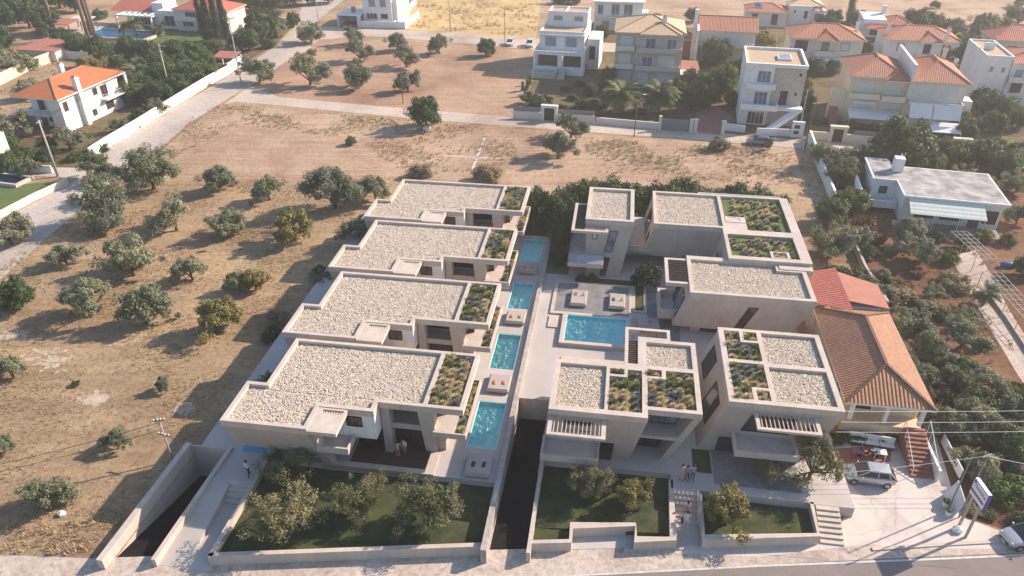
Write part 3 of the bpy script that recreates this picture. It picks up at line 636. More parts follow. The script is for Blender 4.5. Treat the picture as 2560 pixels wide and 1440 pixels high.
# ------------------------------------------------------------------ the four gravel-roofed villas
def make_villa():
    F = SITE
    r = empty('villa', S(8, -5, 0), SA)
    sol = [(-.05, 16.85, -7.45, 0), (-1.75, 9.85, -8.6, -6.4), (-1.75, 5.35, -11.3, -6.4)]
    g = [(.3, 13.5, -7.1, -.35), (-1.4, 5.0, -10.95, -6.75), (.3, 9.5, -8.25, -6.9)]
    slab(r, F, sol, g + [(13.85, 16.5, -7.1, -.35)], 6.0, 6.6)
    mb = MB(F); mb.grid([(-1.6, 5.2, -11.1, -6.3), (0, 16.7, -7.3, -.1), (0, 9.7, -8.4, -7)], [], 6.03, 6.14); mb.build('roof_slab', M['concrete'], r)
    gravel(r, F, [(.3, 13.5, -6.9, -.35), (-1.4, 5.0, -10.95, -6.9), (5.0, 9.5, -8.25, -6.9), (-1.4, .3, -6.9, -6.75)], 6.24)
    floorq(r, F, [(13.85, 16.5, -7.1, -.35)], 6.36, 'soil', 'planter_soil')
    PLANTERS.append(((13.95, 16.4, -7.0, -.45), 6.36, 'villa'))
    # solid canopy with comb of slots
    mb = MB(F); mb.grid([(5.35, 7.75, -11.45, -8.62)], [(5.8 + k * .21, 5.93 + k * .21, -9.35, -9.05) for k in range(8)] + [(5.8, 7.53, -9.05, -8.85)], 6.2, 6.54)
    mb.build('canopy', M['concrete2'], r)
    # walls
    mb = MB(F)
    mb.lbox((-1.72, 5.3, -11.25, -6.4), 6.0, (-1.55, 5.35, -10.1, -6.4), 2.9)     # leaning upper block, cantilevered
    mb.box(.2, 5.6, -8.9, -6.4, .95, 2.9)
    mb.box(.05, 15.0, -6.38, -.1, .95, 3.5)
    mb.box(.05, 10.2, -6.38, -.1, 3.5, 6.0); mb.box(10.2, 15.0, -5.0, -.1, 3.5, 6.0)
    mb.box(9.95, 10.65, -7.3, -6.37, .95, 6.0)
    mb.build('wall', M['concrete'], r)
    mb = MB(F); mb.lbox((4.75, 5.5, -11.0, -10.2), 6.0, (5.3, 6.15, -9.45, -8.6), .95); mb.build('leaning_pier', M['concrete'], r); mb = MB(F); mb.lbox((13.05, 14.35, -7.4, -6.3), 6.0, (13.35, 14.3, -6.75, -5.9), .95)
    mb.build('leaning_pier', M['concrete'], r)
    mb = MB(F); mb.box(5.32, 9.85, -8.58, -6.36, 3.6, 6.0); mb.build('projecting_bay', M['plaster'], r)
    wf(r, F, 7.5, 8.75, 4.85, 5.85, -8.59, pane='glassbrown', nm=1)
    wf(r, F, 7.4, 9.85, 1.1, 3.4, -6.4, pane='glassbrown', nm=1)
    wf(r, F, 10.75, 13.2, 1.08, 3.4, -6.4, pane='glassbrown', nm=1)
    wf(r, F, 10.3, 13.1, 4.05, 5.95, -5.02, pane='glassbrown', nm=2)
    mb = MB(F); mb.box(10.3, 13.35, -6.95, -5.0, 3.5, 3.7); mb.box(10.3, 13.35, -6.95, -6.8, 3.7, 4.05); mb.build('balcony', M['concrete'], r)
    mb = MB(F); mb.grid([(5.4, 8.05, -10.4, -8.5)], [(5.5, 7.9, -10.25, -8.55)], 3.35, 4.0); mb.box(5.45, 8.0, -10.3, -8.52, 3.37, 3.75); mb.build('balcony', M['concrete2'], r)
    # right terrace planter
    mb = MB(F); mb.grid([(14.2, 16.95, -7.35, -.1)], [(15.95, 16.8, -7.2, -.25)], 3.3, 3.85); mb.build('terrace_slab', M['concrete2'], r)
    floorq(r, F, [(15.95, 16.8, -7.2, -.25)], 3.7, 'soil', 'planter_soil')
    PLANTERS.append(((16.0, 16.95, -7.1, -.3), 3.7, 'ledge'))
    wr(r, F, -4.6, -.8, 1.1, 3.2, 15.0, pane='glass', nm=2); wr(r, F, -4.6, -.8, 3.9, 5.9, 15.0, pane='glass', nm=2)
    wf(r, F, 14.4, 14.9, 3.9, 5.9, -5.02, pane='glass', nm=0)
    return r
villa0 = make_villa()
villas = [villa0]
PL0 = PLANTERS; PLANTERS = []
names = ['nearest of the four gravel roofed concrete villas, above the front lawn', 'second gravel roofed concrete villa from the front', 'third gravel roofed concrete villa from the front', 'farthest of the four gravel roofed concrete villas, by the dry field']
for k in range(1, 4):
    c = copy_tree(villa0); d = SITE.to_3x3() @ Vector((0, 12.0 * k, 0)); c.location = villa0.location + d; villas.append(c)
for v_, l in zip(villas, names): tag(v_, l, 'villa', 'row of gravel roofed villas')
for k in range(4):
    for (r_, z, key) in PL0: PLANTERS.append(((r_[0], r_[1], r_[2] + 12 * k, r_[3] + 12 * k), z, key + str(k)))
# first villa's timber deck and kerb
mb = MB(SITE); mb.box(7.35, 13.75, -8.9, -6.45, .95, 1.03); tag(mb.build('timber_deck', M['timber']), 'dark timber deck in front of the nearest villa, two people standing on it', 'deck')
mb = MB(SITE); mb.box(5.0, 14.6, -9.4, -8.92, .5, 1.12); mb.box(13.8, 14.6, -8.9, -6.8, .95, 1.1); tag(mb.build('deck_kerb', M['concrete2']), 'pale concrete kerb edging the timber deck of the nearest villa', 'kerb')

# ------------------------------------------------------------------ courtyard buildings
F = SITE
# front left block beside the driveway
r = empty('courtyard_house', S(29, -1, 0), SA, 'concrete house with gravel and planted roof trays beside the black driveway', 'house')
sol = [(23.55, 31.4, -6.25, .35), (30.9, 35.68, -5.2, 4.4), (29.45, 30.95, .3, 6.1), (30.9, 33.5, 4.35, 6.1)]
t = dict(g1=(24.0, 27.95, -5.7, -.1), p1=(28.25, 30.95, -5.7, -1.35), p1b=(29.75, 30.95, -1.4, -.3), s1=(28.25, 29.45, -1.05, -.3), g2=(31.35, 35.25, .5, 3.95),
         p2=(31.4, 35.25, -4.8, -1.2), p2b=(32.95, 35.25, -1.25, .0), s2=(31.4, 32.6, -.9, .0), pa=(29.75, 30.6, .6, 5.75), pb=(30.6, 33.2, 4.7, 5.75))
slab(r, F, sol, list(t.values()), 6.05, 6.6)
mb = MB(F); mb.grid([(23.7, 31.2, -6.1, .2), (31.1, 35.5, -5.0, 4.3)], [], 6.08, 6.17); mb.build('roof_slab', M['concrete'], r)
gravel(r, F, [t['g1'], t['g2']], 6.26, seed=3)
floorq(r, F, [t['p1'], t['p1b'], t['s1'], t['p2'], t['p2b'], t['s2']], 6.3, 'soil', 'planter_soil')
PLANTERS += [(t['p1'], 6.3, 'c1'), (t['p1b'], 6.3, 'c1'), (t['s1'], 6.3, 'c1'), (t['p2'], 6.3, 'c2'), (t['p2b'], 6.3, 'c2'), (t['s2'], 6.3, 'c2')]
for k in range(13):
    mb = MB(F); c = .7 + (4.3 - .7) * (k + .5) / 13; mb.box(29.72, 30.63, c - .05, c + .05, 6.3, 6.48); mb.build('pergola_slat', M['slat'], r)
for k in range(9):
    mb = MB(F); c = 30.75 + (33.1 - 30.75) * (k + .5) / 9; mb.box(c - .04, c + .04, 4.68, 5.77, 6.3, 6.48); mb.build('pergola_slat', M['slat'], r)
mb = MB(F)
mb.lbox((23.6, 31.35, -6.2, .3), 6.05, (23.4, 30.3, -5.45, .3), .95)
mb.lbox((31.2, 35.0, -3.6, 4.35), 6.05, (30.2, 33.0, -3.3, 4.3), .95)
mb.lbox((35.05, 35.65, -5.17, 4.35), 6.05, (32.9, 33.5, -4.85, 4.3), .95)
mb.build('wall', M['concrete'], r)
mb = MB(F); mb.lbox((30.9, 34.4, -5.1, -3.4), 3.75, (30.75, 34.3, -5.0, -3.4), 3.35); mb.build('balcony_slab', M['concrete2'], r)
win4(r, F, (30.5, -3.45, 1.1), (32.7, -3.45, 1.1), (33.5, -3.62, 3.2), (30.9, -3.62, 3.2), pane='glass', nm=1)
win4(r, F, (30.95, -3.55, 3.9), (33.9, -3.55, 3.9), (34.6, -3.68, 5.9), (31.3, -3.68, 5.9), pane='glassblue', nm=2)
pergola(r, F, [(23.6, 28.2, -8.4, -6.2)], [(23.95, 27.85, -8.1, -6.22)], 5.72, 5.92, n=12, mat='concrete2', sw=.06)
mb = MB(F); mb.grid([(23.15, 27.8, -8.1, -5.75)], [(23.35, 27.7, -7.9, -5.8)], 2.75, 3.35); mb.box(23.2, 27.75, -8.0, -5.8, 2.77, 2.95); mb.build('balcony', M['concrete2'], r)
win4(r, F, (24.9, -5.92, 4.3), (27.0, -5.92, 4.3), (27.1, -6.1, 5.4), (24.9, -6.1, 5.4), pane='glass', nm=1)
win4(r, F, (27.95, -5.62, 1.0), (28.8, -5.62, 1.0), (28.95, -5.8, 3.1), (27.95, -5.8, 3.1), pane='glass', nm=0, name='door')
mb = MB(F); mb.add([(35.67, .2, 6.0), (35.67, .5, 6.0)], []) 
# front right block
r = empty('courtyard_house', S(42, 2, 0), SA, 'leaning concrete house with two planted and two gravel roof trays, front right by the forecourt', 'house')
lean = lambda: 0
t = dict(pu=(38.4, 41.3, 2.55, 5.2), pu2=(38.4, 39.75, 5.15, 6.85), su=(40.1, 41.3, 5.55, 6.85), pl=(38.4, 41.3, -1.15, 2.1), pl2=(38.4, 39.9, -2.75, -1.1), sl=(40.25, 41.3, -2.75, -1.5), g1=(41.7, 46.45, 2.3, 6.85), g2=(41.7, 46.45, -2.75, 1.8))
slab(r, F, [(37.9, 46.9, -3.25, 7.3)], list(t.values()), 6.05, 6.6)
mb = MB(F); mb.box(38.1, 46.7, -3.05, 7.1, 6.08, 6.17); mb.build('roof_slab', M['concrete'], r)
gravel(r, F, [t['g1'], t['g2']], 6.26, seed=4)
floorq(r, F, [t[k] for k in ('pu', 'pu2', 'su', 'pl', 'pl2', 'sl')], 6.3, 'soil', 'planter_soil')
PLANTERS += [(t[k], 6.3, 'd1') for k in ('pu', 'pu2', 'su')] + [(t[k], 6.3, 'd2') for k in ('pl', 'pl2', 'sl')]
mb = MB(F); mb.lbox((37.93, 46.87, -3.22, 7.27), 6.05, (36.0, 44.9, -3.05, 7.3), .95); mb.build('wall', M['concrete'], r)
pergola(r, F, [(40.0, 44.95, -5.3, -3.2)], [(40.3, 44.65, -5.0, -3.25)], 5.55, 5.75, n=13, mat='concrete2', sw=.06)
mb = MB(F); mb.grid([(38.6, 43.6, -5.6, -3.1)], [(38.8, 43.4, -5.4, -3.15)], 2.9, 3.5); mb.box(38.65, 43.55, -5.5, -3.15, 2.92, 3.1); mb.build('balcony', M['concrete2'], r)
win4(r, F, (39.3, -3.15, 3.6), (43.1, -3.15, 3.6), (43.4, -3.22, 5.3), (39.9, -3.22, 5.3), pane='glass', nm=2)
win4(r, F, (37.6, -3.1, 1.1), (39.0, -3.1, 1.1), (39.2, -3.13, 2.6), (37.7, -3.13, 2.6), pane='glass', nm=0)
lf = lambda v, z: (37.93 - (6.05 - z) * .3785 - .01, v, z)
win4(r, F, lf(6.0, 3.2), lf(3.6, 3.2), lf(3.6, 5.4), lf(6.0, 5.4), pane='glassbrown', nm=0)
win4(r, F, lf(1.2, 2.6), lf(-1.7, 2.6), lf(-1.7, 5.0), lf(1.2, 5.0), pane='glassbrown', nm=0)
# rear villa: big block, planted trays and front gravel block
r = empty('courtyard_house', S(41, 22, 0), SA, 'largest L shaped concrete house round the courtyard, three gravel and planted roof trays', 'house')
ZB = 7.0
tb = dict(g=(32.75, 40.2, 27.4, 35.7), p1=(40.6, 47.7, 29.9, 35.7), p1b=(42.9, 47.7, 26.8, 30.0), s1=(40.9, 42.3, 29.0, 29.8), p2=(40.5, 47.6, 20.6, 25.6), )
slab(r, F, [(32.35, 48.7, 27.0, 36.1), (40.1, 48.7, 19.9, 27.1)], [tb['g'], tb['p1'], tb['p1b'], tb['p2']], 6.4, ZB)
mb = MB(F); mb.grid([(40.6, 42.9, 28.5, 29.95)], [(41.0, 42.3, 28.85, 29.7)], 6.45, 7.05); mb.build('skylight_box', M['concrete2'], r); mb = MB(F); mb.grid([(44.6, 46.6, 20.6, 22.0)], [(44.9, 46.3, 20.75, 21.75)], 6.45, 7.04); mb.build('skylight_box', M['concrete2'], r)
mb = MB(F); mb.grid([(32.5, 48.5, 27.2, 35.9), (40.3, 48.5, 20.1, 27.3)], [], 6.42, 6.5); mb.build('roof_slab', M['concrete'], r)
gravel(r, F, [tb['g']], 6.64, seed=5)
floorq(r, F, [tb['p1'], tb['p1b'], tb['p2']], 6.66, 'lawn2', 'roof_grass')
PLANTERS += [((41.6, 47.2, 30.2, 35.3), 6.66, 'e1'), ((43.2, 46.8, 27.0, 30.2), 6.66, 'e1'), ((40.8, 47.4, 20.8, 24.9), 6.66, 'e2')]
mb = MB(F)
mb.lbox((32.4, 48.6, 27.05, 36.0), 6.4, (31.6, 47.6, 27.1, 36.0), 3.0); mb.lbox((40.15, 48.6, 20.0, 27.1), 6.4, (39.5, 47.6, 20.0, 27.1), 3.0)
mb.box(36.0, 47.4, 28.5, 36, .95, 3.0); mb.box(41.0, 47.4, 20, 28.5, .95, 3.0)
mb.build('rear_wall', M['concrete'], r)
te = dict(g=(36.15, 47.45, 13.5, 18.6), g2=(36.15, 44.9, 18.5, 19.85))
slab(r, F, [(35.75, 47.9, 13.05, 18.95), (35.75, 45.3, 18.9, 20.6)], list(te.values()), 6.0, 6.6)
mb = MB(F); mb.box(45.25, 48.68, 18.9, 20.2, 6.0, 6.68); mb.build('roof_link', M['concrete2'], r)
mb = MB(F); mb.box(35.9, 47.75, 13.2, 19.9, 6.03, 6.13); mb.build('roof_slab', M['concrete'], r)
gravel(r, F, [te['g'], te['g2']], 6.24, seed=6)
mb = MB(F); mb.lbox((35.78, 47.88, 13.08, 19.88), 6.0, (34.5, 46.4, 14.0, 19.9), 1.8); mb.box(36.5, 46.2, 14.6, 19.9, .95, 1.8)
mb.build('front_wall', M['concrete2'], r)
ff = lambda u, z: (u, 13.08 + (6.0 - z) * .219 - .01, z)
win4(r, F, ff(40.7, 2.0), ff(41.5, 2.0), ff(42.6, 5.2), ff(41.7, 5.2), pane='glassbrown', nm=0, hm=1)
lf = lambda v, z: (35.78 - (6.0 - z) * .305 - .01, v, z)
win4(r, F, lf(19.0, 2.6), lf(17.2, 2.6), lf(17.2, 5.6), lf(19.0, 5.6), pane='glass', nm=0)
win4(r, F, lf(16.7, 2.6), lf(14.6, 2.6), lf(14.4, 5.0), lf(16.5, 5.0), pane='glassblue', nm=0)
wf(r, F, 37.5, 41.5, 1.0, 1.75, 14.58, pane='glass', nm=2)
lf = lambda v, z: (32.4 - (6.4 - z) * .235 - .01, v, z)
win4(r, F, lf(33.5, 3.6), lf(30.6, 3.6), lf(30.6, 5.9), lf(33.5, 5.9), pane='glassbrown', nm=0)
win4(r, F, lf(28.7, 4.0), lf(28.2, 4.0), lf(28.2, 5.0), lf(28.7, 5.0), pane='glass', nm=0)
wf(r, F, 32.5, 35.8, 1.0, 2.9, 30.0, pane='glass', nm=2)
wl(r, F, 21.5, 24.0, 1.0, 3.0, 39.48, pane='glass', nm=0); wl(r, F, 22.3, 24.3, 3.6, 5.3, 39.55, pane='glassblue', nm=0)
pergola(r, F, [(33.4, 35.75, 14.8, 20.0)], [(33.75, 35.7, 15.15, 19.65)], 6.1, 6.5, along='u', n=12)
mb = MB(F); mb.grid([(33.0, 36.4, 14.9, 19.2)], [(33.3, 36.3, 15.2, 18.9)], 2.0, 3.1); mb.box(33.1, 36.3, 15.1, 19.0, 2.02, 2.35); mb.build('balcony', M['concrete2'], r)
mb = MB(F); mb.box(43.6, 48.1, 36.3, 36.45, 6.75, 6.85); mb.box(38.0, 48.1, 36.7, 36.8, 6.75, 6.85); mb.box(38.0, 38.15, 36.1, 36.8, 6.75, 6.85); mb.build('roof_rail', M['whitemetal'], r)
# tower
r = empty('tower_house', S(27, 30, 0), SA, 'slim concrete tower house with small gravel roof, balcony and slatted canopy behind the courtyard', 'house')
ZT = 7.6
slab(r, F, [(24.5, 30.05, 25.8, 34.8)], [(24.95, 29.6, 26.25, 34.35)], 7.0, ZT)
mb = MB(F); mb.box(24.65, 29.9, 25.95, 34.65, 7.03, 7.12); mb.build('roof_slab', M['concrete'], r)
gravel(r, F, [(24.95, 29.6, 26.25, 34.35)], 7.22, seed=7)
mb = MB(F); mb.lbox((24.55, 30.0, 25.85, 34.75), 7.0, (24.9, 28.9, 24.3, 34.75), .95); mb.build('wall', M['concrete'], r)
fy = lambda u, z: (u, 25.85 - (7.0 - z) * .256 - .012, z)
win4(r, F, fy(26.9, 3.9), fy(27.75, 3.9), fy(28.3, 6.3), fy(27.4, 6.3), pane='glassblue', nm=0, hm=1)
win4(r, F, fy(26.6, 1.1), fy(27.2, 1.1), fy(27.6, 3.2), fy(26.8, 3.2), pane='glass', nm=0)
win4(r, F, fy(25.4, 5.3), fy(25.9, 5.3), fy(25.95, 6.1), fy(25.45, 6.1), pane='curtain', nm=0)
pergola(r, F, [(23.0, 24.5, 24.3, 31.6), (24.4, 27.2, 24.3, 25.75)], [(23.35, 24.48, 24.65, 31.25), (24.45, 26.85, 24.65, 25.72)], 6.5, 6.8, along='u', n=22, slats=[(23.35, 24.48, 24.65, 31.25)], sw=.09)
for k in range(9):
    mb = MB(F); c = 24.6 + 2.2 * (k + .5) / 9; mb.box(c - .04, c + .04, 24.6, 25.72, 6.62, 6.77); mb.build('pergola_slat', M['concrete2'], r)
mb = MB(F); mb.box(22.85, 26.9, 22.6, 25.1, 3.0, 3.5); mb.box(22.85, 24.9, 25.1, 31, 3.0, 3.5); mb.build('balcony', M['concrete2'], r)
mb = MB(F); mb.box(22.9, 22.93, 22.68, 31, 3.5, 4.5); mb.box(22.9, 26.85, 22.65, 22.68, 3.5, 4.5); mb.build('balcony_glass', M['clearglass'], r)
mb = MB(F); mb.box(29.9, 32.5, 27.2, 35.9, 2.6, 3.3); mb.box(29.7, 32.3, 27.2, 27.4, 3.3, 3.75); mb.box(28.9, 36.0, 27.2, 30, 2.6, 3.0)
tag(mb.build('link_bridge', M['concrete2']), 'pale concrete terrace bridge between the tower house and the rear house', 'bridge')
# ------------------------------------------------------------------ vegetation
def leaves(rng, cen, rad, n_per, lw, ll, flat=.9, out=.6, cc=(0, 0, .8)):
    """leaf quads clustered in clumps: cen (k,3), rad (k,)"""
    k = len(cen); n = k * n_per
    c = np.repeat(cen, n_per, 0); r = np.repeat(rad, n_per)
    d = rng.normal(size=(n, 3)); d /= np.linalg.norm(d, axis=1)[:, None]
    rr = r * rng.uniform(.25, 1.08, n) ** .6
    p = c + d * rr[:, None] * np.array([1, 1, flat])
    nr = d * out + (p - np.array(cc)) * .35 + rng.normal(size=(n, 3)) * .55 + np.array([0, 0, .25]); nr /= np.linalg.norm(nr, axis=1)[:, None]
    a = rng.normal(size=(n, 3)); a -= nr * (a * nr).sum(1)[:, None]; a /= np.linalg.norm(a, axis=1)[:, None]
    b = np.cross(nr, a)
    L = ll * rng.uniform(.6, 1.3, n)[:, None]; W = lw * rng.uniform(.7, 1.3, n)[:, None]
    V = np.stack([p - a * L, p + b * W - a * L * .1, p + a * L, p - b * W + a * L * .1], 1).reshape(-1, 3)
    return V, np.arange(4 * n).reshape(-1, 4)
def clumps(rng, n, rx, ry, rz, zc, surf=.45, lo=-.75):
    o = []
    while len(o) < n:
        d = rng.normal(size=3); d /= np.linalg.norm(d); 
        if d[2] < lo: continue
        s = rng.uniform(.1, 1) ** surf
        s *= 1 + .16 * math.sin(3 * math.atan2(d[1], d[0]) + rx * 7) 
        o.append((d[0] * rx * s, d[1] * ry * s, zc + d[2] * rz * s))
    return np.array(o)
def trunk_mb(rng, zb, targets, r0, bend=.12, base=(0, 0)):
    mb = MB(); top = Vector((rng.uniform(-.06, .06), rng.uniform(-.06, .06), zb))
    mb.tube([(base[0], base[1], -.05), (base[0] * .5 + rng.uniform(-.03, .03), rng.uniform(-.03, .03), zb * .5), top], [r0 * 1.25, r0, r0 * .85], 7)
    for t in targets:
        t = Vector(t); m = top.lerp(t, .5) + Vector((rng.uniform(-bend, bend), rng.uniform(-bend, bend), rng.uniform(0, bend)))
        mb.tube([top - Vector((0, 0, .03)), m, t], [r0 * .6, r0 * .35, r0 * .12], 5)
        for q in range(2):
            e = t + Vector((rng.uniform(-.25, .25), rng.uniform(-.25, .25), rng.uniform(.0, .2)))
            mb.tube([m, m.lerp(e, .5) + Vector((0, 0, .04)), e], [r0 * .25, r0 * .16, r0 * .07], 4)
    return mb
PROTO = {}
def proto(kind, seed):
    key = (kind, seed)
    if key in PROTO: return PROTO[key]
    rng = np.random.default_rng(hash(kind) % 9999 if False else sum(map(ord, kind)) * 13 + seed); mats = KIND[kind]['mat']
    tm = None; bark = M['bark']
    if kind in ('olive', 'oliveyellow', 'bigolive', 'gardenolive'):
        big = kind in ('bigolive', 'gardenolive'); gd = kind == 'gardenolive'
        lob = clumps(rng, 12 if gd else 13 if big else 12, .76 if gd else .68, .72 if gd else .64, .48 if gd else .40, .78 if gd else .66, .28, -.6 if gd else -.8)
        cen = np.concatenate([l_ + rng.normal(size=(9 if big else 7, 3)) * np.array([.15, .15, .10]) * rng.uniform(.7, 1.3) for l_ in lob] + [clumps(rng, 8, .5, .5, .3, .7)])
        cen[:, 0] *= rng.uniform(.9, 1.1); cen[:, 1] *= rng.uniform(.85, 1.1)
        cen[:, 2] += .16 * np.sin(cen[:, 0] * 3 + seed)
        V, Fc = leaves(rng, cen, rng.uniform(.11, .22, len(cen)), (74 if gd else 120) if big else 90, .015 if big else .021, .040 if big else .05)
        tg = [c * np.array([.95, .95, 1]) for c in (lob if gd else cen[rng.choice(len(cen), 7, False)])]
        tm = trunk_mb(rng, .3 if gd else .2, tg, .06)
    elif kind == 'dense':
        cen = clumps(rng, 62, .78, .76, .66, .82, .35, -.9)
        V, Fc = leaves(rng, cen, rng.uniform(.2, .32, len(cen)), 105, .034, .058); tm = trunk_mb(rng, .3, cen[:4] * .6, .06)
    elif kind in ('shrub', 'autumn', 'yellow', 'dry', 'brightshrub', 'darkshrub'):
        cen = clumps(rng, 34, .76, .76, .55, .48, .45, -.5); cen[:, 2] = np.maximum(cen[:, 2], .12)
        V, Fc = leaves(rng, cen, rng.uniform(.2, .34, len(cen)), 95, .042, .075, cc=(0, 0, .3)); tm = trunk_mb(rng, .15, cen[:5] * .7, .03)
    elif kind == 'cypress':
        z = np.linspace(.5, 7.4, 60); prof = .95 * np.sin(np.clip(z / 7.8, 0, 1) ** .55 * math.pi) ** .6 * .62 + .08
        a = rng.uniform(0, 6.28, 60); rr = prof * rng.uniform(.2, .8, 60)
        cen = np.stack([rr * np.cos(a), rr * np.sin(a), z], 1)
        V, Fc = leaves(rng, cen, prof * .72 + .06, 100, .05, .13, flat=1.6, cc=(0, 0, 3)); tm = MB().tube([(0, 0, -.1), (0, 0, 2.5)], [.12, .08], 6)
    elif kind == 'column':
        z = np.linspace(.3, 3.9, 36); a = rng.uniform(0, 6.28, 36); rr = rng.uniform(.1, .55, 36)
        cen = np.stack([rr * np.cos(a), rr * np.sin(a), z], 1)
        V, Fc = leaves(rng, cen, rng.uniform(.35, .5, 36), 90, .06, .12, cc=(0, 0, 2)); tm = MB().tube([(0, 0, -.1), (0, 0, 2)], [.08, .05], 6)
    elif kind in ('palm', 'fanpalm', 'smallpalm'):
        H = {'palm': 1.0, 'fanpalm': 7.5, 'smallpalm': 1.3}[kind]; VV = []; q = 0
        nf = 44 if kind == 'palm' else 34
        for i in range(nf):
            az = i * 2.4 + rng.uniform(-.2, .2); el = rng.uniform(-.35, 1.25) if kind != 'fanpalm' else rng.uniform(-1.2, 1.1); L = rng.uniform(.95, 1.2)
            p = np.array([0., 0, H]); d = np.array([math.cos(az) * math.cos(el), math.sin(az) * math.cos(el), math.sin(el)])
            for s_ in range(14):
                d = d + np.array([0, 0, -.10]); d /= np.linalg.norm(d); side = np.cross(d, [0, 0, 1.]); side /= np.linalg.norm(side) + 1e-6
                p2 = p + d * L / 14; wl_ = .26 * math.sin(math.pi * (s_ + 1.2) / 15.5)
                for sg in (-1, 1):
                    tip = p + side * sg * wl_ + d * .12 + np.array([0, 0, -.06 + rng.uniform(-.04, .04)])
                    VV += [p, p2, tip + (p2 - p) * .5, tip]
                p = p2
        V = np.array(VV); Fc = np.arange(len(V)).reshape(-1, 4)
        rad = .13 if kind == 'palm' else (.14 if kind == 'fanpalm' else .07)
        tm = MB().tube([(0, 0, -.1), (.02, 0, H * .5), (0, 0, H)], [rad * 1.2, rad, rad * .85], 8); bark = M['palmbark']
    elif kind in ('tan', 'tuft', 'lav'):
        n = {'tan': 210, 'tuft': 200, 'lav': 220}[kind]
        az = rng.uniform(0, 6.28, n); el = rng.uniform(.25, 1.5, n); L = rng.uniform(.65, 1.1, n)
        d = np.stack([np.cos(az) * np.cos(el), np.sin(az) * np.cos(el), np.sin(el)], 1)
        side = np.cross(d, [0, 0, 1.]); side /= np.linalg.norm(side, axis=1)[:, None] + 1e-6
        b0 = np.stack([rng.normal(0, .12, n), rng.normal(0, .12, n), np.zeros(n)], 1); W = .045 if kind == 'tan' else .055
        mid = b0 + d * L[:, None] * .6; tip = b0 + d * L[:, None] - np.array([0, 0, .18]) * L[:, None]
        V = np.stack([b0 - side * W * .4, b0 + side * W * .4, mid + side * W, mid - side * W, mid - side * W, mid + side * W, tip + side * W * .5, tip - side * W * .5], 1).reshape(-1, 3)
        Fc = np.arange(len(V)).reshape(-1, 4)
    me = np_mesh(KIND[kind]['name'] + '_crown', V, Fc, [mats])
    tme = None
    if tm:
        tme = bpy.data.meshes.new('trunk'); tme.from_pydata([tuple(p) for p in tm.v], [], tm.f); tme.materials.append(bark)
        tme.polygons.foreach_set('use_smooth', [True] * len(tm.f))
    PROTO[key] = (me, tme); return PROTO[key]
KIND = {
 'olive': dict(name='olive_tree', cat='olive tree', adj='grey-green olive tree', mat=M['olive'], nv=5),
 'bigolive': dict(name='olive_tree', cat='olive tree', adj='large olive tree', mat=M['olive'], nv=4),
 'oliveyellow': dict(name='olive_tree', cat='olive tree', adj='yellowish green olive tree', mat=M['oliveyellow'], nv=3),
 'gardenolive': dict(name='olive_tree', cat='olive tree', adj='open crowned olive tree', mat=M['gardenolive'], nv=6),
 'dense': dict(name='round_tree', cat='tree', adj='dense green tree', mat=M['green'], nv=4),
 'shrub': dict(name='shrub', cat='shrub', adj='green shrub', mat=M['green'], nv=3),
 'brightshrub': dict(name='shrub', cat='shrub', adj='fresh green shrub', mat=M['bright'], nv=3),
 'darkshrub': dict(name='shrub', cat='shrub', adj='dark green shrub', mat=M['cypressleaf'], nv=2),
 'autumn': dict(name='shrub', cat='shrub', adj='rusty red shrub', mat=M['autumn'], nv=2),
 'yellow': dict(name='shrub', cat='shrub', adj='yellow green bush', mat=M['yellowleaf'], nv=2),
 'dry': dict(name='dry_shrub', cat='shrub', adj='dry brown shrub', mat=M['drybush'], nv=2),
 'cypress': dict(name='cypress_tree', cat='cypress', adj='tall dark cypress', mat=M['cypressleaf'], nv=2),
 'column': dict(name='columnar_conifer', cat='conifer', adj='narrow columnar conifer', mat=M['bright'], nv=2),
 'palm': dict(name='palm_tree', cat='palm', adj='bushy date palm', mat=M['palmleaf'], nv=2),
 'smallpalm': dict(name='palm_tree', cat='palm', adj='small palm', mat=M['palmleaf'], nv=2),
 'fanpalm': dict(name='palm_tree', cat='palm', adj='tall slim palm', mat=M['drypalm'], nv=2),
 'tan': dict(name='grass_tuft', cat='grass tuft', adj='tan grass tuft', mat=M['tangrass'], nv=3),
 'tuft': dict(name='grass_tuft', cat='grass tuft', adj='green grass tuft', mat=M['greengrass'], nv=3),
 'lav': dict(name='lavender_clump', cat='lavender', adj='grey lavender clump', mat=M['lavender'], nv=2)}
RN = random.Random(5)
def plant(kind, x, y, z, rad, label, group=None, hs=1.0, v=None):
    rad *= {'olive': 1.2, 'bigolive': 1.2, 'oliveyellow': 1.2, 'dense': 1.12}.get(kind, 1.0)
    k = KIND[kind]; me, tme = proto(kind, RN.randrange(k['nv']) if v is None else v)
    sc = (rad, rad, rad * hs); rz = RN.uniform(0, 6.28)
    if tme is None:
        o = bpy.data.objects.new(k['name'], me); COL.objects.link(o); o.location = (x, y, z); o.rotation_euler = (0, 0, rz); o.scale = sc
        return tag(o, label, k['cat'], group)
    e = bpy.data.objects.new(k['name'], None); COL.objects.link(e); e.location = (x, y, z); e.rotation_euler = (0, 0, rz); e.scale = sc; e.empty_display_size = .3
    for n, m_ in (('crown', me), ('trunk', tme)):
        c = bpy.data.objects.new(n, m_); COL.objects.link(c); c.parent = e
    return tag(e, label, k['cat'], group)
ORD = ['leftmost', 'second from left', 'third from left', 'fourth from left', 'fifth from left', 'sixth from left', 'seventh from left', 'eighth from left', 'ninth from left', 'tenth from left', 'eleventh from left', 'twelfth from left', '13th from left', '14th from left', '15th from left', '16th from left', '17th from left', '18th from left']
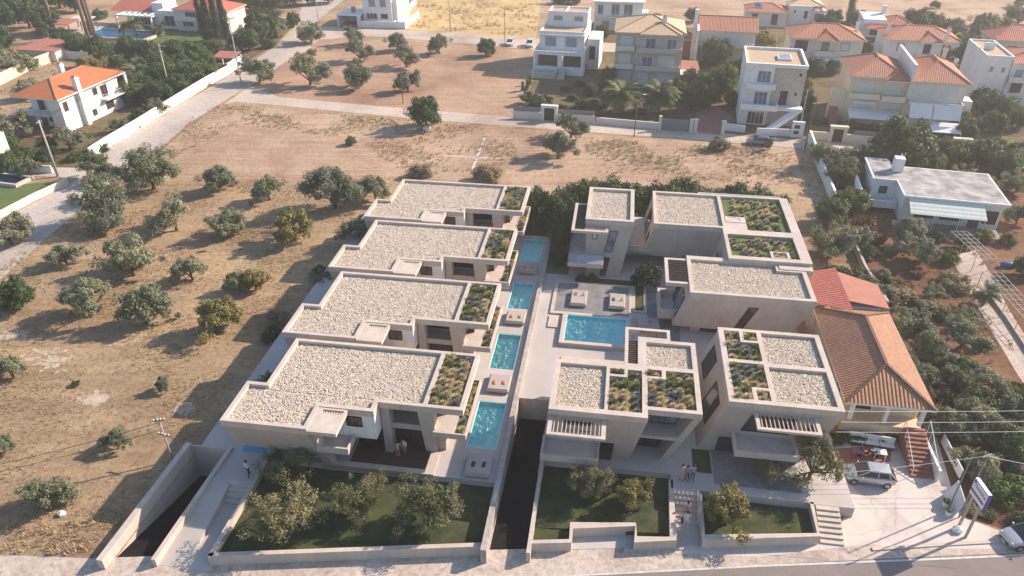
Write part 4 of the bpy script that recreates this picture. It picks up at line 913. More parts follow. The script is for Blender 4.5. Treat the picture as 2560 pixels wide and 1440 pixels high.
def cluster(where, items, site=False, z=0.0, group=None):
    """items: (kind, px, py, width px[, height scale]); labels are counted from the left inside the cluster, kind by kind"""
    items = sorted(items, key=lambda i: i[1])
    cnt = {}
    for it in items:
        k = it[0]; a = KIND[k]['adj']; tot = sum(1 for j in items if KIND[j[0]]['adj'] == a); n = cnt.get(a, 0); cnt[a] = n + 1
        if site: X, Y, zz = S(it[1], it[2], z); rad = it[3] / 2
        else:
            X, Y = P(it[1], it[2], z); zz = z; rad = it[3] / 2 / (ppm(it[1], it[2]) * 46 / (46 - z))
        lab = ('%s %s' % (a, where)) if tot == 1 else '%s, %s, %s' % (a, 'rightmost' if n == tot - 1 else ORD[n], where)
        if len(lab.split()) > 16: lab = lab.replace(' the ', ' ')
        if len(lab.split()) > 16: lab = lab.replace(' from left', ''); print('LONG', len(lab.split()), lab)
        plant(k, X, Y, zz, rad, lab, group or ('trees and shrubs ' + where), it[4] if len(it) > 4 else 1.0)
O = 'olive'
cluster('along the gravel road edge of the grove', [(O, 252, 452, 92), ('bigolive', 385, 472, 150), (O, 548, 480, 88), (O, 675, 500, 84), (O, 30, 610, 110)])
cluster('in the first row of the grove', [('bigolive', 287, 562, 150), (O, 443, 576, 116), (O, 568, 590, 98), ('oliveyellow', 738, 600, 112), ('bigolive', 838, 520, 140)])
cluster('in the second row of the grove', [(O, 168, 662, 92, .85), (O, 335, 688, 138), (O, 482, 700, 86), (O, 600, 728, 80), ('oliveyellow', 640, 725, 80), ('dense', 48, 775, 96), (O, 940, 505, 90)])
cluster('in the third row of the grove', [(O, 230, 790, 128), (O, 367, 808, 130), ('oliveyellow', 545, 832, 118)])
cluster('in the open straw field at lower left', [(O, 35, 945, 85), (O, 412, 975, 42, 1.3), (O, 15, 1130, 70), (O, 298, 1120, 72), (O, 130, 1275, 125)])
cluster('in the straw, tiny, beside a whitish patch', [('shrub', 190, 964, 24)])
cluster('close behind the left side of the villas', [(O, 895, 606, 90, .9), (O, 812, 710, 62, .9), (O, 700, 808, 62, .9), ('dry', 1222, 448, 84, .7), ('dry', 1050, 440, 70, .7)])
cluster('in the empty field behind the villas', [('dense', 1066, 318, 90), ('shrub', 878, 362, 34, 1.1), (O, 1396, 395, 100), (O, 1427, 345, 76), ('dry', 1797, 375, 58)])
cluster('beside the blue grey parked car', [(O, 1922, 376, 24, 1.9)])
cluster('at the back of the bare plot', [(O, 778, 106, 72), (O, 879, 112, 58), (O, 992, 128, 58), (O, 1099, 134, 62), ('dense', 1216, 140, 50)])
cluster('in the middle of the bare plot', [(O, 781, 145, 24, 1.3), (O, 900, 152, 64), (O, 1016, 168, 68)])
cluster('at the front of the bare plot', [(O, 651, 206, 88), (O, 776, 213, 96), (O, 897, 221, 92), (O, 1019, 228, 72)])
# front gardens
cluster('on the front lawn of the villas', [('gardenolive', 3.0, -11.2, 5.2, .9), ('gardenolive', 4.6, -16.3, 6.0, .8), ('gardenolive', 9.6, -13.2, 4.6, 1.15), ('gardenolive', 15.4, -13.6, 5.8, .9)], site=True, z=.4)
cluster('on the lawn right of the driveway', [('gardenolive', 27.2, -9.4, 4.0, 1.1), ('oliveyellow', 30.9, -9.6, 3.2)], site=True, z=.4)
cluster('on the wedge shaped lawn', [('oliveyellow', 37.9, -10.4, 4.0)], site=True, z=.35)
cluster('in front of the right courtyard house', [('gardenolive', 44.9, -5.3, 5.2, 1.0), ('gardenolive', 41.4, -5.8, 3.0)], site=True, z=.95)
cluster('in the courtyard passage, in deep shade', [('darkshrub', 32.1, 23.0, 4.0, 1.3)], site=True, z=1.0)
cluster('in the courtyard grass strip', [('shrub', 24.6, 23.1, 1.3), ('shrub', 25.9, 23.1, 1.5)], site=True, z=1.0)
cluster('between the long wall and the tower house', [('darkshrub', 21.6, 26.0, 2.4, 1.8), ('dense', 21.7, 29.6, 3.6, 1.2), ('dense', 22.0, 33.0, 4.6, 1.2), ('dense', 21.0, 37, 4.8, 1.2), ('dense', 17.6, 38.5, 4.2, 1.1), ('dense', 23.5, 38.5, 5.0, 1.2)], site=True, z=1.0)
cluster('in the hedge row behind the courtyard houses', [('dense', x, 41.8 + .4 * (i % 2), 5.2 + .6 * (i % 3), 1.05) for i, x in enumerate([23.2, 25.8, 28.4, 31.2, 34.0, 36.9, 39.8, 42.6, 45.4, 48.2])], site=True)
cluster('low against the left wall of the nearest villa', [('lav', -4.3 + .5 * (i % 2), -5.4 + i * 1.15, 2.0) for i in range(6)], site=True, z=.95)
cluster('to the left of the terraces by the field', [('darkshrub', -6.9, 8, 3.0, .7), ('darkshrub', -6.6, 21, 3.0, .7), ('darkshrub', -6.4, 33, 2.8, .7)], site=True)
# roof planting
rp = random.Random(11); cntp = {}
SUFF = {'c1': 'left tray of driveway house', 'c2': 'right tray of driveway house', 'd1': 'rear tray of leaning house', 'd2': 'front tray of leaning house',
        'e1': 'rear L shaped roof garden', 'e2': 'front L shaped roof garden'}
for k, nm in enumerate(['nearest', 'second', 'third', 'farthest']):
    SUFF['villa%d' % k] = 'roof planter of %s villa' % nm; SUFF['ledge%d' % k] = 'side ledge of %s villa' % nm
NUM = ['first', 'second', 'third', 'fourth', 'fifth', 'sixth', 'seventh', 'eighth', 'ninth', 'tenth', 'eleventh']
SUB = {}
for rect, z, key in PLANTERS:
    w_, d_ = rect[1] - rect[0], rect[3] - rect[2]; st = .78 if key[0] in 'cd' else .84
    if key[0] == 'l': st = .95
    nx, ny = max(1, round(w_ / st)), max(1, round(d_ / st)); SUB[key] = SUB.get(key, 0) + 1
    part = {1: '', 2: 'back corner, ', 3: 'small square, '}[SUB[key]] if key[0] in 'cd' else ('back half, ' if key == 'e1' and SUB[key] == 1 else '')
    for i in range(nx):
        for j in range(ny):
            if key[0] == 'e' and rp.random() < .12: continue
            kind = rp.choices(['tan', 'tuft', 'lav'], [.46, .26, .28] if key[0] in 'vel' else [.36, .38, .26])[0]
            x = rect[0] + w_ * (i + .5) / nx + rp.uniform(-.14, .14); y = rect[2] + d_ * (j + .5) / ny + rp.uniform(-.14, .14)
            X, Y, _ = S(x, y); plant(kind, X, Y, z, rp.uniform(.36, .62) * (1.0 if key[0] != 'l' else .9), '%s %s across, %s from front, %s%s' % (KIND[kind]['adj'], NUM[i], NUM[j], part, SUFF[key]), '%ss, %s' % (KIND[kind]['adj'], SUFF[key]), rp.uniform(.95, 1.35))
# left gardens
D, B, SH, DS = 'dense', 'brightshrub', 'shrub', 'darkshrub'
cluster('in front of the red roofed white house', [(O, 35, 352, 100), (O, 78, 440, 62), (O, 175, 372, 70), (DS, 120, 395, 80, .6), (B, 190, 400, 50, .8), (B, 265, 362, 50, .7), (SH, 245, 378, 60, .6), ('yellow', 335, 322, 40, .7), (B, 215, 345, 36, .7)])
cluster('behind the red roofed white house', [(O, 80, 248, 70), ('oliveyellow', 238, 190, 70), ('fanpalm', 700, 78, 1.0)][:2])
cluster('in the garden between the house and the white wall', [(O, 365, 255, 62), (D, 405, 262, 70), (D, 440, 240, 64), (O, 340, 228, 60), (D, 415, 210, 64), (D, 480, 215, 76), (D, 520, 195, 74), (SH, 380, 285, 50, .8), (SH, 350, 300, 60, .8), (D, 455, 190, 60), (SH, 560, 178, 30)])
cluster('beside the leaning pole in the left garden', [('palm', 352, 215, 70), ('drypalm' if False else 'smallpalm', 300, 70, 40)][:1])
cluster('below the lawn of the pool villa', [(D, 200, 138, 60), (D, 250, 142, 56), (O, 296, 140, 50), (D, 330, 142, 60), (D, 372, 148, 56), (SH, 430, 128, 50), (SH, 475, 130, 50), (SH, 520, 134, 52), (SH, 300, 165, 50), (SH, 160, 105, 60), (SH, 115, 92, 56)])
cluster('along the upper end of the gravel road', [(D, 625, 128, 60), (D, 655, 105, 60), (SH, 672, 120, 40), ('darkshrub', 592, 128, 60), ('palm', 690, 92, 76), (D, 735, 68, 34, 1.2), (D, 585, 150, 40)])
cluster('beside the villa with the big pool', [('cypress', 512, 103, 30), ('cypress', 528, 106, 30), ('cypress', 548, 104, 30), ('cypress', 566, 98, 28), ('cypress', 590, 62, 30), ('cypress', 602, 60, 28)])
cluster('around the big blue pool', [('fanpalm', 138, 82, 56), ('fanpalm', 222, 98, 56), ('fanpalm', 232, 94, 60), ('fanpalm', 238, 93, 56), ('smallpalm', 312, 92, 34), ('smallpalm', 343, 88, 44), ('palm', 398, 90, 40, .8), ('smallpalm', 415, 70, 28)])
cluster('in the thick planting at the upper left corner', [(D, 10, 50, 90, 1.5), (D, 50, 38, 90, 1.5), (D, 95, 30, 90, 1.4), (D, 5, 92, 90, 1.2), (D, 75, 70, 80, 1.3), (B, 35, 162, 80, .8), (O, 30, 185, 90, .8), (B, 75, 172, 60, .9), (D, 150, 20, 80, 1.2), (D, 190, 30, 70, 1.1), (B, 252, 48, 44), (D, 120, 82, 70), (D, 0, 130, 80)])
cluster('behind the pool villa', [(D, 640, 28, 60, 1.2), (D, 680, 25, 60, 1.1), (SH, 600, 20, 60), (D, 725, 15, 50), (D, 770, 12, 60), (D, 820, 8, 50), (SH, 30, 5, 100, 1.4)])
# middle houses
cluster('in the front garden of the modern white house', [(O, 1325, 262, 60, .8), (SH, 1365, 255, 44, .7), ('column', 1306, 228, 12), ('column', 1313, 240, 12), ('column', 1318, 225, 13), ('column', 1325, 212, 12), (SH, 1432, 250, 36, .7), (SH, 1460, 268, 50, .7), (SH, 1412, 228, 28, .8), (SH, 1450, 215, 40, .6), (DS, 1480, 262, 40, .6)])
cluster('between the modern white house and the stone apartment house', [('column', 1503, 215, 13), ('column', 1510, 200, 12), (D, 1520, 212, 40, 1.2), (D, 1512, 235, 40), ('autumn', 1502, 272, 34), (D, 1503, 100, 40, 1.1)])
cluster('behind the front wall of the stone apartment house', [('palm', 1552, 282, 104, .9), ('palm', 1642, 282, 108, .9)])
cluster('at the foot of the front wall of the stone apartment house', [(SH, 1492 + i * 13, 303 + i * 1.2, 9, 1.2) for i in range(12)])
cluster('between the stone apartment house and the white tower house', [(D, 1730, 275, 50, 1.5), (D, 1752, 250, 60, 1.2), (D, 1800, 245, 76, 1.3), (D, 1770, 262, 60), (B, 1810, 210, 50), (DS, 1830, 270, 60, 1.2), (D, 1790, 165, 76), (D, 1845, 195, 60)])
cluster('beside the white stone sided house', [('yellow', 2012, 240, 46, 1.6), (D, 2000, 290, 60, 1.3), (B, 2010, 305, 50, .8), (B, 2050, 308, 50, .6), ('yellow', 1905, 118, 76, 1.0)])
cluster('in the garden of the yellow double house', [('yellow', 2127, 318, 40, .8), ('yellow', 2180, 322, 30, .7), (SH, 2165, 326, 30, .5), (D, 2035, 190, 50), (D, 2080, 185, 40)])
cluster('between the far red roofed houses', [(DS, 2060, 70, 60), (DS, 2080, 60, 60), (DS, 2110, 75, 40), (D, 2140, 68, 50), (D, 2155, 150, 40, 1.3), (D, 1730, 55, 40), ('palm', 2150, 130, 34), (SH, 1640, 50, 30), (D, 1580, 52, 40), (D, 1570, 20, 50), (SH, 1430, 8, 60), (SH, 1400, 8, 50)])
cluster('in a row by the far field edge at upper right', [(D, 2285, 88, 70), (D, 2330, 88, 60), (SH, 2270, 82, 50), (O, 2380, 92, 60), (O, 2450, 88, 70), (O, 2500, 84, 60), (O, 2545, 60, 70), (B, 2370, 66, 34), (SH, 2335, 20, 30), (D, 2440, 118, 60), (D, 2420, 170, 90), (D, 2380, 165, 70), (SH, 2555, 20, 60)])
cluster('standing alone like a dark spire on the far field', [('cypress', 2120, 52, 26, .9)])
cluster('below the white house at the right edge', [(D, 2400, 205, 50, .9), (D, 2450, 290, 76), (D, 2500, 300, 70), (D, 2540, 320, 60), (D, 2480, 330, 60), ('autumn', 2410, 300, 40), (SH, 2440, 320, 50)])
# right garden
cluster('in the belt of trees below the yellow double house', [(O, 2055, 425, 90), (O, 2110, 430, 80), (O, 2150, 420, 80), (D, 2245, 430, 150), (D, 2190, 440, 76), (D, 2365, 420, 86), (D, 2440, 420, 86), (D, 2320, 440, 70), (DS, 2480, 380, 70), (O, 2400, 455, 60), (O, 2540, 480, 80), (O, 2290, 470, 60)])
cluster('left of the old flat roofed house', [(D, 2105, 470, 80, .9), (D, 2120, 530, 90, .8), (SH, 2150, 500, 60), ('autumn', 2155, 580, 76), ('autumn', 2185, 610, 60), (O, 2080, 640, 116), (SH, 2170, 645, 60)])
cluster('in front of the old flat roofed house', [(O, 2262, 612, 86), (O, 2300, 660, 90), (O, 2240, 640, 50), (B, 2345, 600, 40), (B, 2370, 655, 60), ('yellow', 2460, 600, 56), ('yellow', 2520, 610, 50), (O, 2410, 620, 60), (O, 2200, 700, 50, .8), ('autumn', 2290, 690, 50, .6)])
cluster('right of the pergola walk', [(D, 2560, 690, 60), (O, 2540, 560, 70), ('autumn', 2540, 980, 50), ('smallpalm', 2455, 765, 76, .8)])
cluster('behind the clay roofed house', [(DS, 2090, 695, 80, .7), (DS, 2130, 710, 80, .7), (D, 2155, 720, 60, .7), (O, 2200, 740, 60, .7), ('yellow', 2190, 775, 56, .7)])
cluster('in the middle of the reddish garden', [('dry', 2250, 750, 90, .6), ('dry', 2380, 720, 100, .6), ('dry', 2320, 775, 90, .5), ('dry', 2290, 830, 60, .5), ('autumn', 2260, 720, 60, .5)])
cluster('right of the clay tiled roof', [(O, 2290, 870, 130, .9), (O, 2240, 840, 80, .8), (D, 2240, 920, 70, .9), (D, 2275, 975, 70, .9), (O, 2400, 870, 116, .8), (O, 2350, 910, 90, .8), (O, 2320, 960, 80, .8), ('autumn', 2335, 1000, 60, .7), (O, 2440, 970, 100, .8)])
cluster('beside the leaning white sign board', [(O, 2350, 1090, 100), (O, 2410, 1050, 90), (O, 2460, 1100, 130, .9), (O, 2480, 1010, 110, .9), (O, 2410, 1165, 90, .8), ('autumn', 2345, 1030, 60, .6), (D, 2320, 1060, 60), ('dry', 2430, 1280, 60, .4), (O, 2545, 1080, 100), ('dry', 2540, 1180, 90, .7), (O, 2380, 970, 80)])
cluster('behind the parked car at lower right', [(B, 2490, 1245, 90, .8), (B, 2545, 1240, 100, .8), (DS, 2555, 1310, 80, .6), (DS, 2470, 1290, 50, .5)])
cluster('under the porch of the clay tiled house', [(SH, 2085 + i * 26, 1105 - (i % 2) * 6, 44, .9) for i in range(6)] + [(B, 2232, 1098, 34, 1.3)])
cluster('filling the tree belt at the right edge', [(k_, x, y, w_, .9) for (k_, x, y, w_) in [(O, 2120, 455, 90), (D, 2200, 470, 80), (O, 2340, 480, 80), (D, 2500, 440, 90), (D, 2540, 420, 80), (O, 2470, 480, 70), (D, 2075, 560, 90), (O, 2130, 610, 80)]])
cluster('in the dark thicket beyond the forecourt', [(k_, x, y, w_, .9) for (k_, x, y, w_) in [(D, 2390, 950, 80), (O, 2510, 1040, 90), (D, 2440, 1030, 90), (O, 2390, 1100, 90), (D, 2520, 1140, 110), (O, 2450, 1190, 100), (DS, 2370, 1010, 70), (D, 2550, 1040, 90)]])
cluster('packed around the red roofed white house', [(k_, x, y, w_, h_) for (k_, x, y, w_, h_) in [(D, 20, 395, 80, 1), (D, 120, 375, 50, .8), (O, 300, 330, 50, 1), (D, 330, 262, 56, 1.2), (D, 360, 245, 60, 1.1), (O, 395, 285, 56, 1), (D, 300, 215, 50, 1), (D, 20, 430, 70, .8), (D, 70, 405, 60, .7)]])
cluster('packed in front of the pool villa hedge', [(k_, x, y, w_, h_) for (k_, x, y, w_, h_) in [(D, 260, 165, 60, 1.1), (D, 440, 160, 60, 1.1), (D, 500, 165, 60, 1.1), (D, 545, 150, 50, 1.2), (O, 350, 178, 50, 1), (D, 400, 178, 56, 1.1), (D, 470, 182, 60, 1), (D, 640, 85, 50, 1.2), (D, 665, 68, 40, 1.2)]])
cluster('dotted over the reddish garden soil', [(k_, x, y, w_, .8) for (k_, x, y, w_) in [(O, 2250, 800, 60), (O, 2330, 745, 64), (O, 2395, 715, 50), (SH, 2360, 800, 50), (O, 2410, 810, 76), (SH, 2210, 710, 50), (O, 2300, 800, 50), (SH, 2440, 870, 50), (SH, 2150, 690, 50), (O, 2510, 1010, 60)]])
cluster('filling the gardens in front of the far houses', [(k_, x, y, w_, h_) for (k_, x, y, w_, h_) in [(D, 1345, 275, 50, .8), (SH, 1405, 278, 40, .8), (SH, 1440, 285, 50, .8), (D, 1470, 285, 50, .8), (D, 1475, 240, 40, .9), (D, 1520, 260, 46, .9), (SH, 1600, 285, 40, .7), (D, 1695, 250, 50, 1.2), (D, 1720, 225, 50, 1.2), (D, 1690, 200, 40, 1.1), (SH, 2095, 325, 40, .8), (D, 2230, 335, 40, .8), (D, 2395, 330, 60, 1), (D, 2430, 240, 60, 1), (D, 2410, 350, 56, .9), (B, 1990, 200, 40, 1), (D, 2125, 168, 44, 1), (D, 2380, 140, 60, 1)]])
# dry tufts and weeds in the fields: uncountable ground cover
def scatter(name, polys, dens, h, mat, seed, lab):
    rng = np.random.default_rng(seed); VV = []
    for poly in polys:
        q = np.array([P(*p) for p in poly]); x0, y0 = q.min(0); x1, y1 = q.max(0); n = int((x1 - x0) * (y1 - y0) * dens)
        p = np.stack([rng.uniform(x0, x1, n), rng.uniform(y0, y1, n)], 1)
        ins = np.zeros(n, bool); j = len(q) - 1
        for i in range(len(q)):
            c = ((q[i, 1] > p[:, 1]) != (q[j, 1] > p[:, 1])) & (p[:, 0] < (q[j, 0] - q[i, 0]) * (p[:, 1] - q[i, 1]) / (q[j, 1] - q[i, 1] + 1e-9) + q[i, 0]); ins ^= c; j = i
        # patchy
        f = np.sin(p[:, 0] * .35 + 2 * np.sin(p[:, 1] * .23)) + np.sin(p[:, 1] * .5 + 1.7 * np.sin(p[:, 0] * .31)) + rng.normal(0, .8, n)
        # keep clear of the building site
        su, sv_ = ((p - np.array(SO)) @ np.array([[math.cos(SA), -math.sin(SA)], [math.sin(SA), math.cos(SA)]])).T
        ok = ins & (f > .2) & ~((su > -7.9) & (su < 50) & (sv_ < 43) & (sv_ > -22)); p = p[ok]; n = len(p)
        K = 7
        b = np.repeat(np.concatenate([p, np.zeros((n, 1))], 1), K, 0) + np.concatenate([rng.normal(0, h * .35, (n * K, 2)), np.zeros((n * K, 1))], 1)
        az = rng.uniform(0, 6.28, n * K); el = rng.uniform(.3, 1.4, n * K); L = h * rng.uniform(.5, 1.3, n * K)
        d = np.stack([np.cos(az) * np.cos(el), np.sin(az) * np.cos(el), np.sin(el)], 1) * L[:, None]; s_ = np.stack([-np.sin(az), np.cos(az), np.zeros(n * K)], 1) * h * .13
        VV.append(np.stack([b - s_, b + s_, b + d + s_ * .4, b + d - s_ * .4], 1).reshape(-1, 3))
    V = np.concatenate(VV); o = bpy.data.objects.new(name, np_mesh(name, V, np.arange(len(V)).reshape(-1, 4), [mat])); COL.objects.link(o); o['kind'] = 'stuff'; return o
scatter('dry_grass', [[(-60, 700), (300, 470), (600, 450), (1000, 435), (850, 620), (500, 1100), (230, 1385), (-60, 1385)]], 6.5, .2, M['strawgrass'], 1, '')
scatter('tall_dry_grass', [[(480, 285), (560, 262), (1000, 300), (1283, 325), (1300, 420), (1000, 440), (900, 350), (600, 310), (420, 400)], [(1450, 345), (2010, 378), (2045, 470), (1500, 430)], [(0, 1330), (240, 1300), (220, 1385), (0, 1385)]], 3.6, .34, M['strawgrass'], 2, '')
scatter('weeds', [[(1480, 345), (2000, 378), (1900, 395), (1500, 365)], [(600, 262), (1000, 300), (980, 315), (620, 290)], [(1450, 380), (2000, 400), (2040, 450), (1600, 430)]], 1.2, .35, M['greengrass'], 3, '')
scatter('garden_weeds', [[(2040, 420), (2500, 420), (2560, 1300), (2400, 1280), (2330, 1080), (2200, 800), (2100, 560)], [(0, 220), (330, 60), (600, 160), (350, 320), (200, 425), (0, 425)]], .5, .4, M['drybush'], 4, '')
scatter('straw_grass', [[(1040, 5), (985, 68), (1340, 92), (1350, 10)]], .5, .6, M['strawgrass'], 6, '')
# ------------------------------------------------------------------ surrounding houses
def hip(root, F, x0, x1, y0, y1, ze, zr, mat='tile', oh=.5, ridge=None, fascia='ivory', name='roof', along=None):
    """hipped roof with UVs in metres; ridge runs along the longer side"""
    x0 -= oh; x1 += oh; y0 -= oh; y1 += oh; W_, D_ = x1 - x0, y1 - y0
    if (along or ('x' if W_ >= D_ else 'y')) == 'x': k = min(D_ / 2, W_ / 2 - .01); A_, B_ = (x0 + k, (y0 + y1) / 2, zr), (x1 - k, (y0 + y1) / 2, zr)
    else: k = min(W_ / 2, D_ / 2 - .01); A_, B_ = ((x0 + x1) / 2, y0 + k, zr), ((x0 + x1) / 2, y1 - k, zr)
    if ridge: A_, B_ = ridge
    c = [(x0, y0, ze), (x1, y0, ze), (x1, y1, ze), (x0, y1, ze)]
    if abs(A_[1] - B_[1]) < 1e-6: fs = [[c[0], c[1], B_, A_], [c[1], c[2], B_], [c[2], c[3], A_, B_], [c[3], c[0], A_]]
    else: fs = [[c[0], c[1], A_], [c[1], c[2], B_, A_], [c[2], c[3], B_], [c[3], c[0], A_, B_]]
    return roofmesh(root, F, fs, mat, name, (x0, x1, y0, y1, ze), fascia)
def roofmesh(root, F, fs, mat, name, fr=None, fascia='ivory'):
    mb = MB(F)
    for f in fs:
        v = [Vector(p) for p in f]; e = (v[1] - v[0]).normalized(); n = e.cross(v[-1] - v[0]).normalized(); s_ = n.cross(e)
        mb.add(v, [list(range(len(v)))], [[((p - v[0]).dot(e), (p - v[0]).dot(s_)) for p in v]])
    r = mb.build(name, M[mat], root)
    rb = MB(F)                                        # hip and ridge capping
    seen = {}
    for f in fs:
        for a, b in zip(f, f[1:] + f[:1]):
            key = tuple(sorted((tuple(round(q, 3) for q in a), tuple(round(q, 3) for q in b)))); seen[key] = seen.get(key, 0) + 1
    for (a, b), n in seen.items():
        if n == 2 and (Vector(a) - Vector(b)).length > .1: rb.bar(a, b, .26, .16)
    if rb.v: rb.build('ridge_tiles', M[mat if mat == 'tilepale' else 'terracotta' if mat in ('tile', 'tileorange', 'tilered') else 'tiletan'], r)
    if fr:
        x0, x1, y0, y1, ze = fr; fb = MB(F); fb.grid([(x0, x1, y0, y1)], [(x0 + .3, x1 - .3, y0 + .3, y1 - .3)], ze - .22, ze - .02); fb.add([(x0 + .3, y1 - .3, ze - .1), (x1 - .3, y1 - .3, ze - .1), (x1 - .3, y0 + .3, ze - .1), (x0 + .3, y0 + .3, ze - .1)], [[0, 1, 2, 3]])
        fb.build('eaves', M[fascia], root)
    return r
def house(name, lab, org, ang, cat='house', right=None):
    X, Y = P(*org) if not isinstance(org[0], float) else org[:2]
    if right:                                   # org is the front right corner
        X -= right * math.cos(R(ang)); Y -= right * math.sin(R(ang))
    r = empty(name, (X, Y, 0), R(ang), lab, cat); return r, WM[r]
def blk(root, F, b, mat, name='wall'):
    mb = MB(F); mb.box(*b); return mb.build(name, M[mat], root)
def chimney(root, F, x, y, z0, z1, w=.7, mat='plaster', cap='terracotta'):
    mb = MB(F); mb.box(x - w / 2, x + w / 2, y - w / 2, y + w / 2, z0, z1); mb.box(x - w / 2 - .08, x + w / 2 + .08, y - w / 2 - .08, y + w / 2 + .08, z1 - .45, z1 - .25)
    c = mb.build('chimney', M[mat], root); mb = MB(F); mb.box(x - w * .35, x + w * .35, y - w * .35, y + w * .35, z1 + .003, z1 + .3); mb.build('chimney_cap', M[cap], c)
def rail(root, F, pts, z0, h=.95, name='railing', mat='whitemetal', n=6):
    mb = MB(F)
    for a, b in zip(pts, pts[1:]):
        a = Vector((*a, z0)); b = Vector((*b, z0)); up = Vector((0, 0, h)); mb.bar(a + up, b + up, .05); mb.bar(a + up * .5, b + up * .5, .03); mb.bar(a + up * .15, b + up * .15, .03)
        k = max(2, int((b - a).length / .9))
        for i in range(k + 1): q = a.lerp(b, i / k); mb.bar(q, q + up, .04)
    return mb.build(name, M[mat], root)
def balc(root, F, x0, x1, y0, y1, z, solid=True, mat='plaster', h=.9):
    mb = MB(F); mb.box(x0, x1, y0, y1, z - .18, z)
    if solid: mb.grid([(x0 + .01, x1 - .01, y0 + .01, y1 - .01)], [(x0 + .14, x1 - .14, y0 + .14, y1 + 1)], z - .01, z + h)
    o = mb.build('balcony', M[mat], root)
    if not solid: rail(o, F, [(x0 + .05, y1), (x0 + .05, y0 + .05), (x1 - .05, y0 + .05), (x1 - .05, y1)], z, h)
    return o
def wrow(root, F, y, specs, **k):
    for s_ in specs: wf(root, F, s_[0], s_[1], s_[2], s_[3], y, pane=s_[4] if len(s_) > 4 else 'glassblue', nm=s_[5] if len(s_) > 5 else 1, frame=k.get('frame', 'whitemetal'), fw=.09, d=.06)
def awning(root, F, x0, x1, y0, y1, z0, z1, mat='whitemetal'):
    mb = MB(F); mb.loft([(x0, y0, z0), (x1, y0, z0), (x1, y1, z1), (x0, y1, z1)], 0, [(x0, y0, z0 - .06), (x1, y0, z0 - .06), (x1, y1, z1 - .06), (x0, y1, z1 - .06)], 0)
    for x in (x0 + .05, x1 - .05): mb.bar((x, y0 + .05, z0 - .1), (x, y0 + .05, 0.0), .06)
    return mb.build('awning', M[mat], root)
def dish(root, F, x, y, z):
    mb = MB(F); mb.sphere((x, y, z + .8), .45, 10, 6, (1, .35, 1)); mb.bar((x, y, z), (x, y, z + .6), .06); mb.build('satellite_dish', M['whitemetal'], root)
def solar(root, F, x, y, z, n=2, tilt=.6):
    for k in range(n):
        mb = MB(F); x0 = x + k * 1.15; mb.loft([(x0, y, z + .2), (x0 + 1.0, y, z + .2), (x0 + 1.0, y + 1.6, z + .2 + tilt), (x0, y + 1.6, z + .2 + tilt)], 0, [(x0, y, z + .1), (x0 + 1.0, y, z + .1), (x0 + 1, y + 1.6, z + .1 + tilt), (x0, y + 1.6, z + .1 + tilt)], 0); mb.build('solar_panel', M['glassblue'], root)
    mb = MB(F); mb.tube([(x, y + 1.9, z + .6 + tilt), (x + 2, y + 1.9, z + .6 + tilt)], .28, 10); mb.bar((x + .3, y + 1.9, z), (x + .3, y + 1.9, z + 1), .06); mb.bar((x + 1.7, y + 1.9, z), (x + 1.7, y + 1.9, z + 1), .06); mb.build('solar_water_tank', M['whitemetal'], root)
# 1. red roofed white house, left
r, F = house('red_roof_house', 'white two storey house with bright orange tiled hip roof and white chimneys at far left', (172, 332), -13, right=8.2)
W = 8.2
blk(r, F, (0, W, 2.2, 15, 0, 6.1), 'plaster'); blk(r, F, (W - 2.4, W, 0.0, 2.19, 0, 6.1), 'plaster')
hip(r, F, 0, W, -.2, 16.2, 6.2, 8.3, 'tileorange', .7, fascia='plaster')
balc(r, F, -1.6, W - 2.42, -.6, 2.18, 3.0, False); mb = MB(F); mb.box(-1.5, -1.2, -.5, -.2, 0, 2.8); mb.build('porch_column', M['plaster'], r)
wrow(r, F, 2.18, [(1.6, 2.8, 3.1, 5.2, 'glass'), (4.4, 5.3, 3.1, 5.2, 'glass'), (1.2, 2.2, .1, 2.2, 'glass'), (3.0, 4.8, 1.0, 2.2, 'glass')], frame='dark'); 
for y0, y1, z0, z1 in ((.7, 1.6, 3.6, 5.2), (8.2, 9.2, 4.2, 5.4), (10.2, 11.8, 3.2, 5.3), (6.8, 7.8, .8, 1.9), (10.5, 12.5, .8, 2.2)): wr(r, F, y0, y1, z0, z1, W + .01, pane='glassbrown', frame='greymetal', nm=1)
mb = MB(F); mb.box(W, W + 1.3, 9.8, 16.2, 2.8, 3.0); o = mb.build('balcony', M['plaster'], r); rail(o, F, [(W, 9.85), (W + 1.25, 9.85), (W + 1.25, 16.1), (W, 16.1)], 3.0)
blk(r, F, (W + .9, W + 1.25, 15.7, 16.1, 3.02, 6.0), 'plaster', 'corner_column'); blk(r, F, (W + .6, W + .85, 15.7, 16.1, 0, 2.8), 'plaster', 'corner_column')
chimney(r, F, W + .36, 4.6, 0, 8.6, .9); chimney(r, F, 1.6, 9.5, 6.6, 9.2, .8)
blk(r, F, (-2, W + .5, -3.5, -.01, 0, .12), 'redpaver', 'porch_floor')
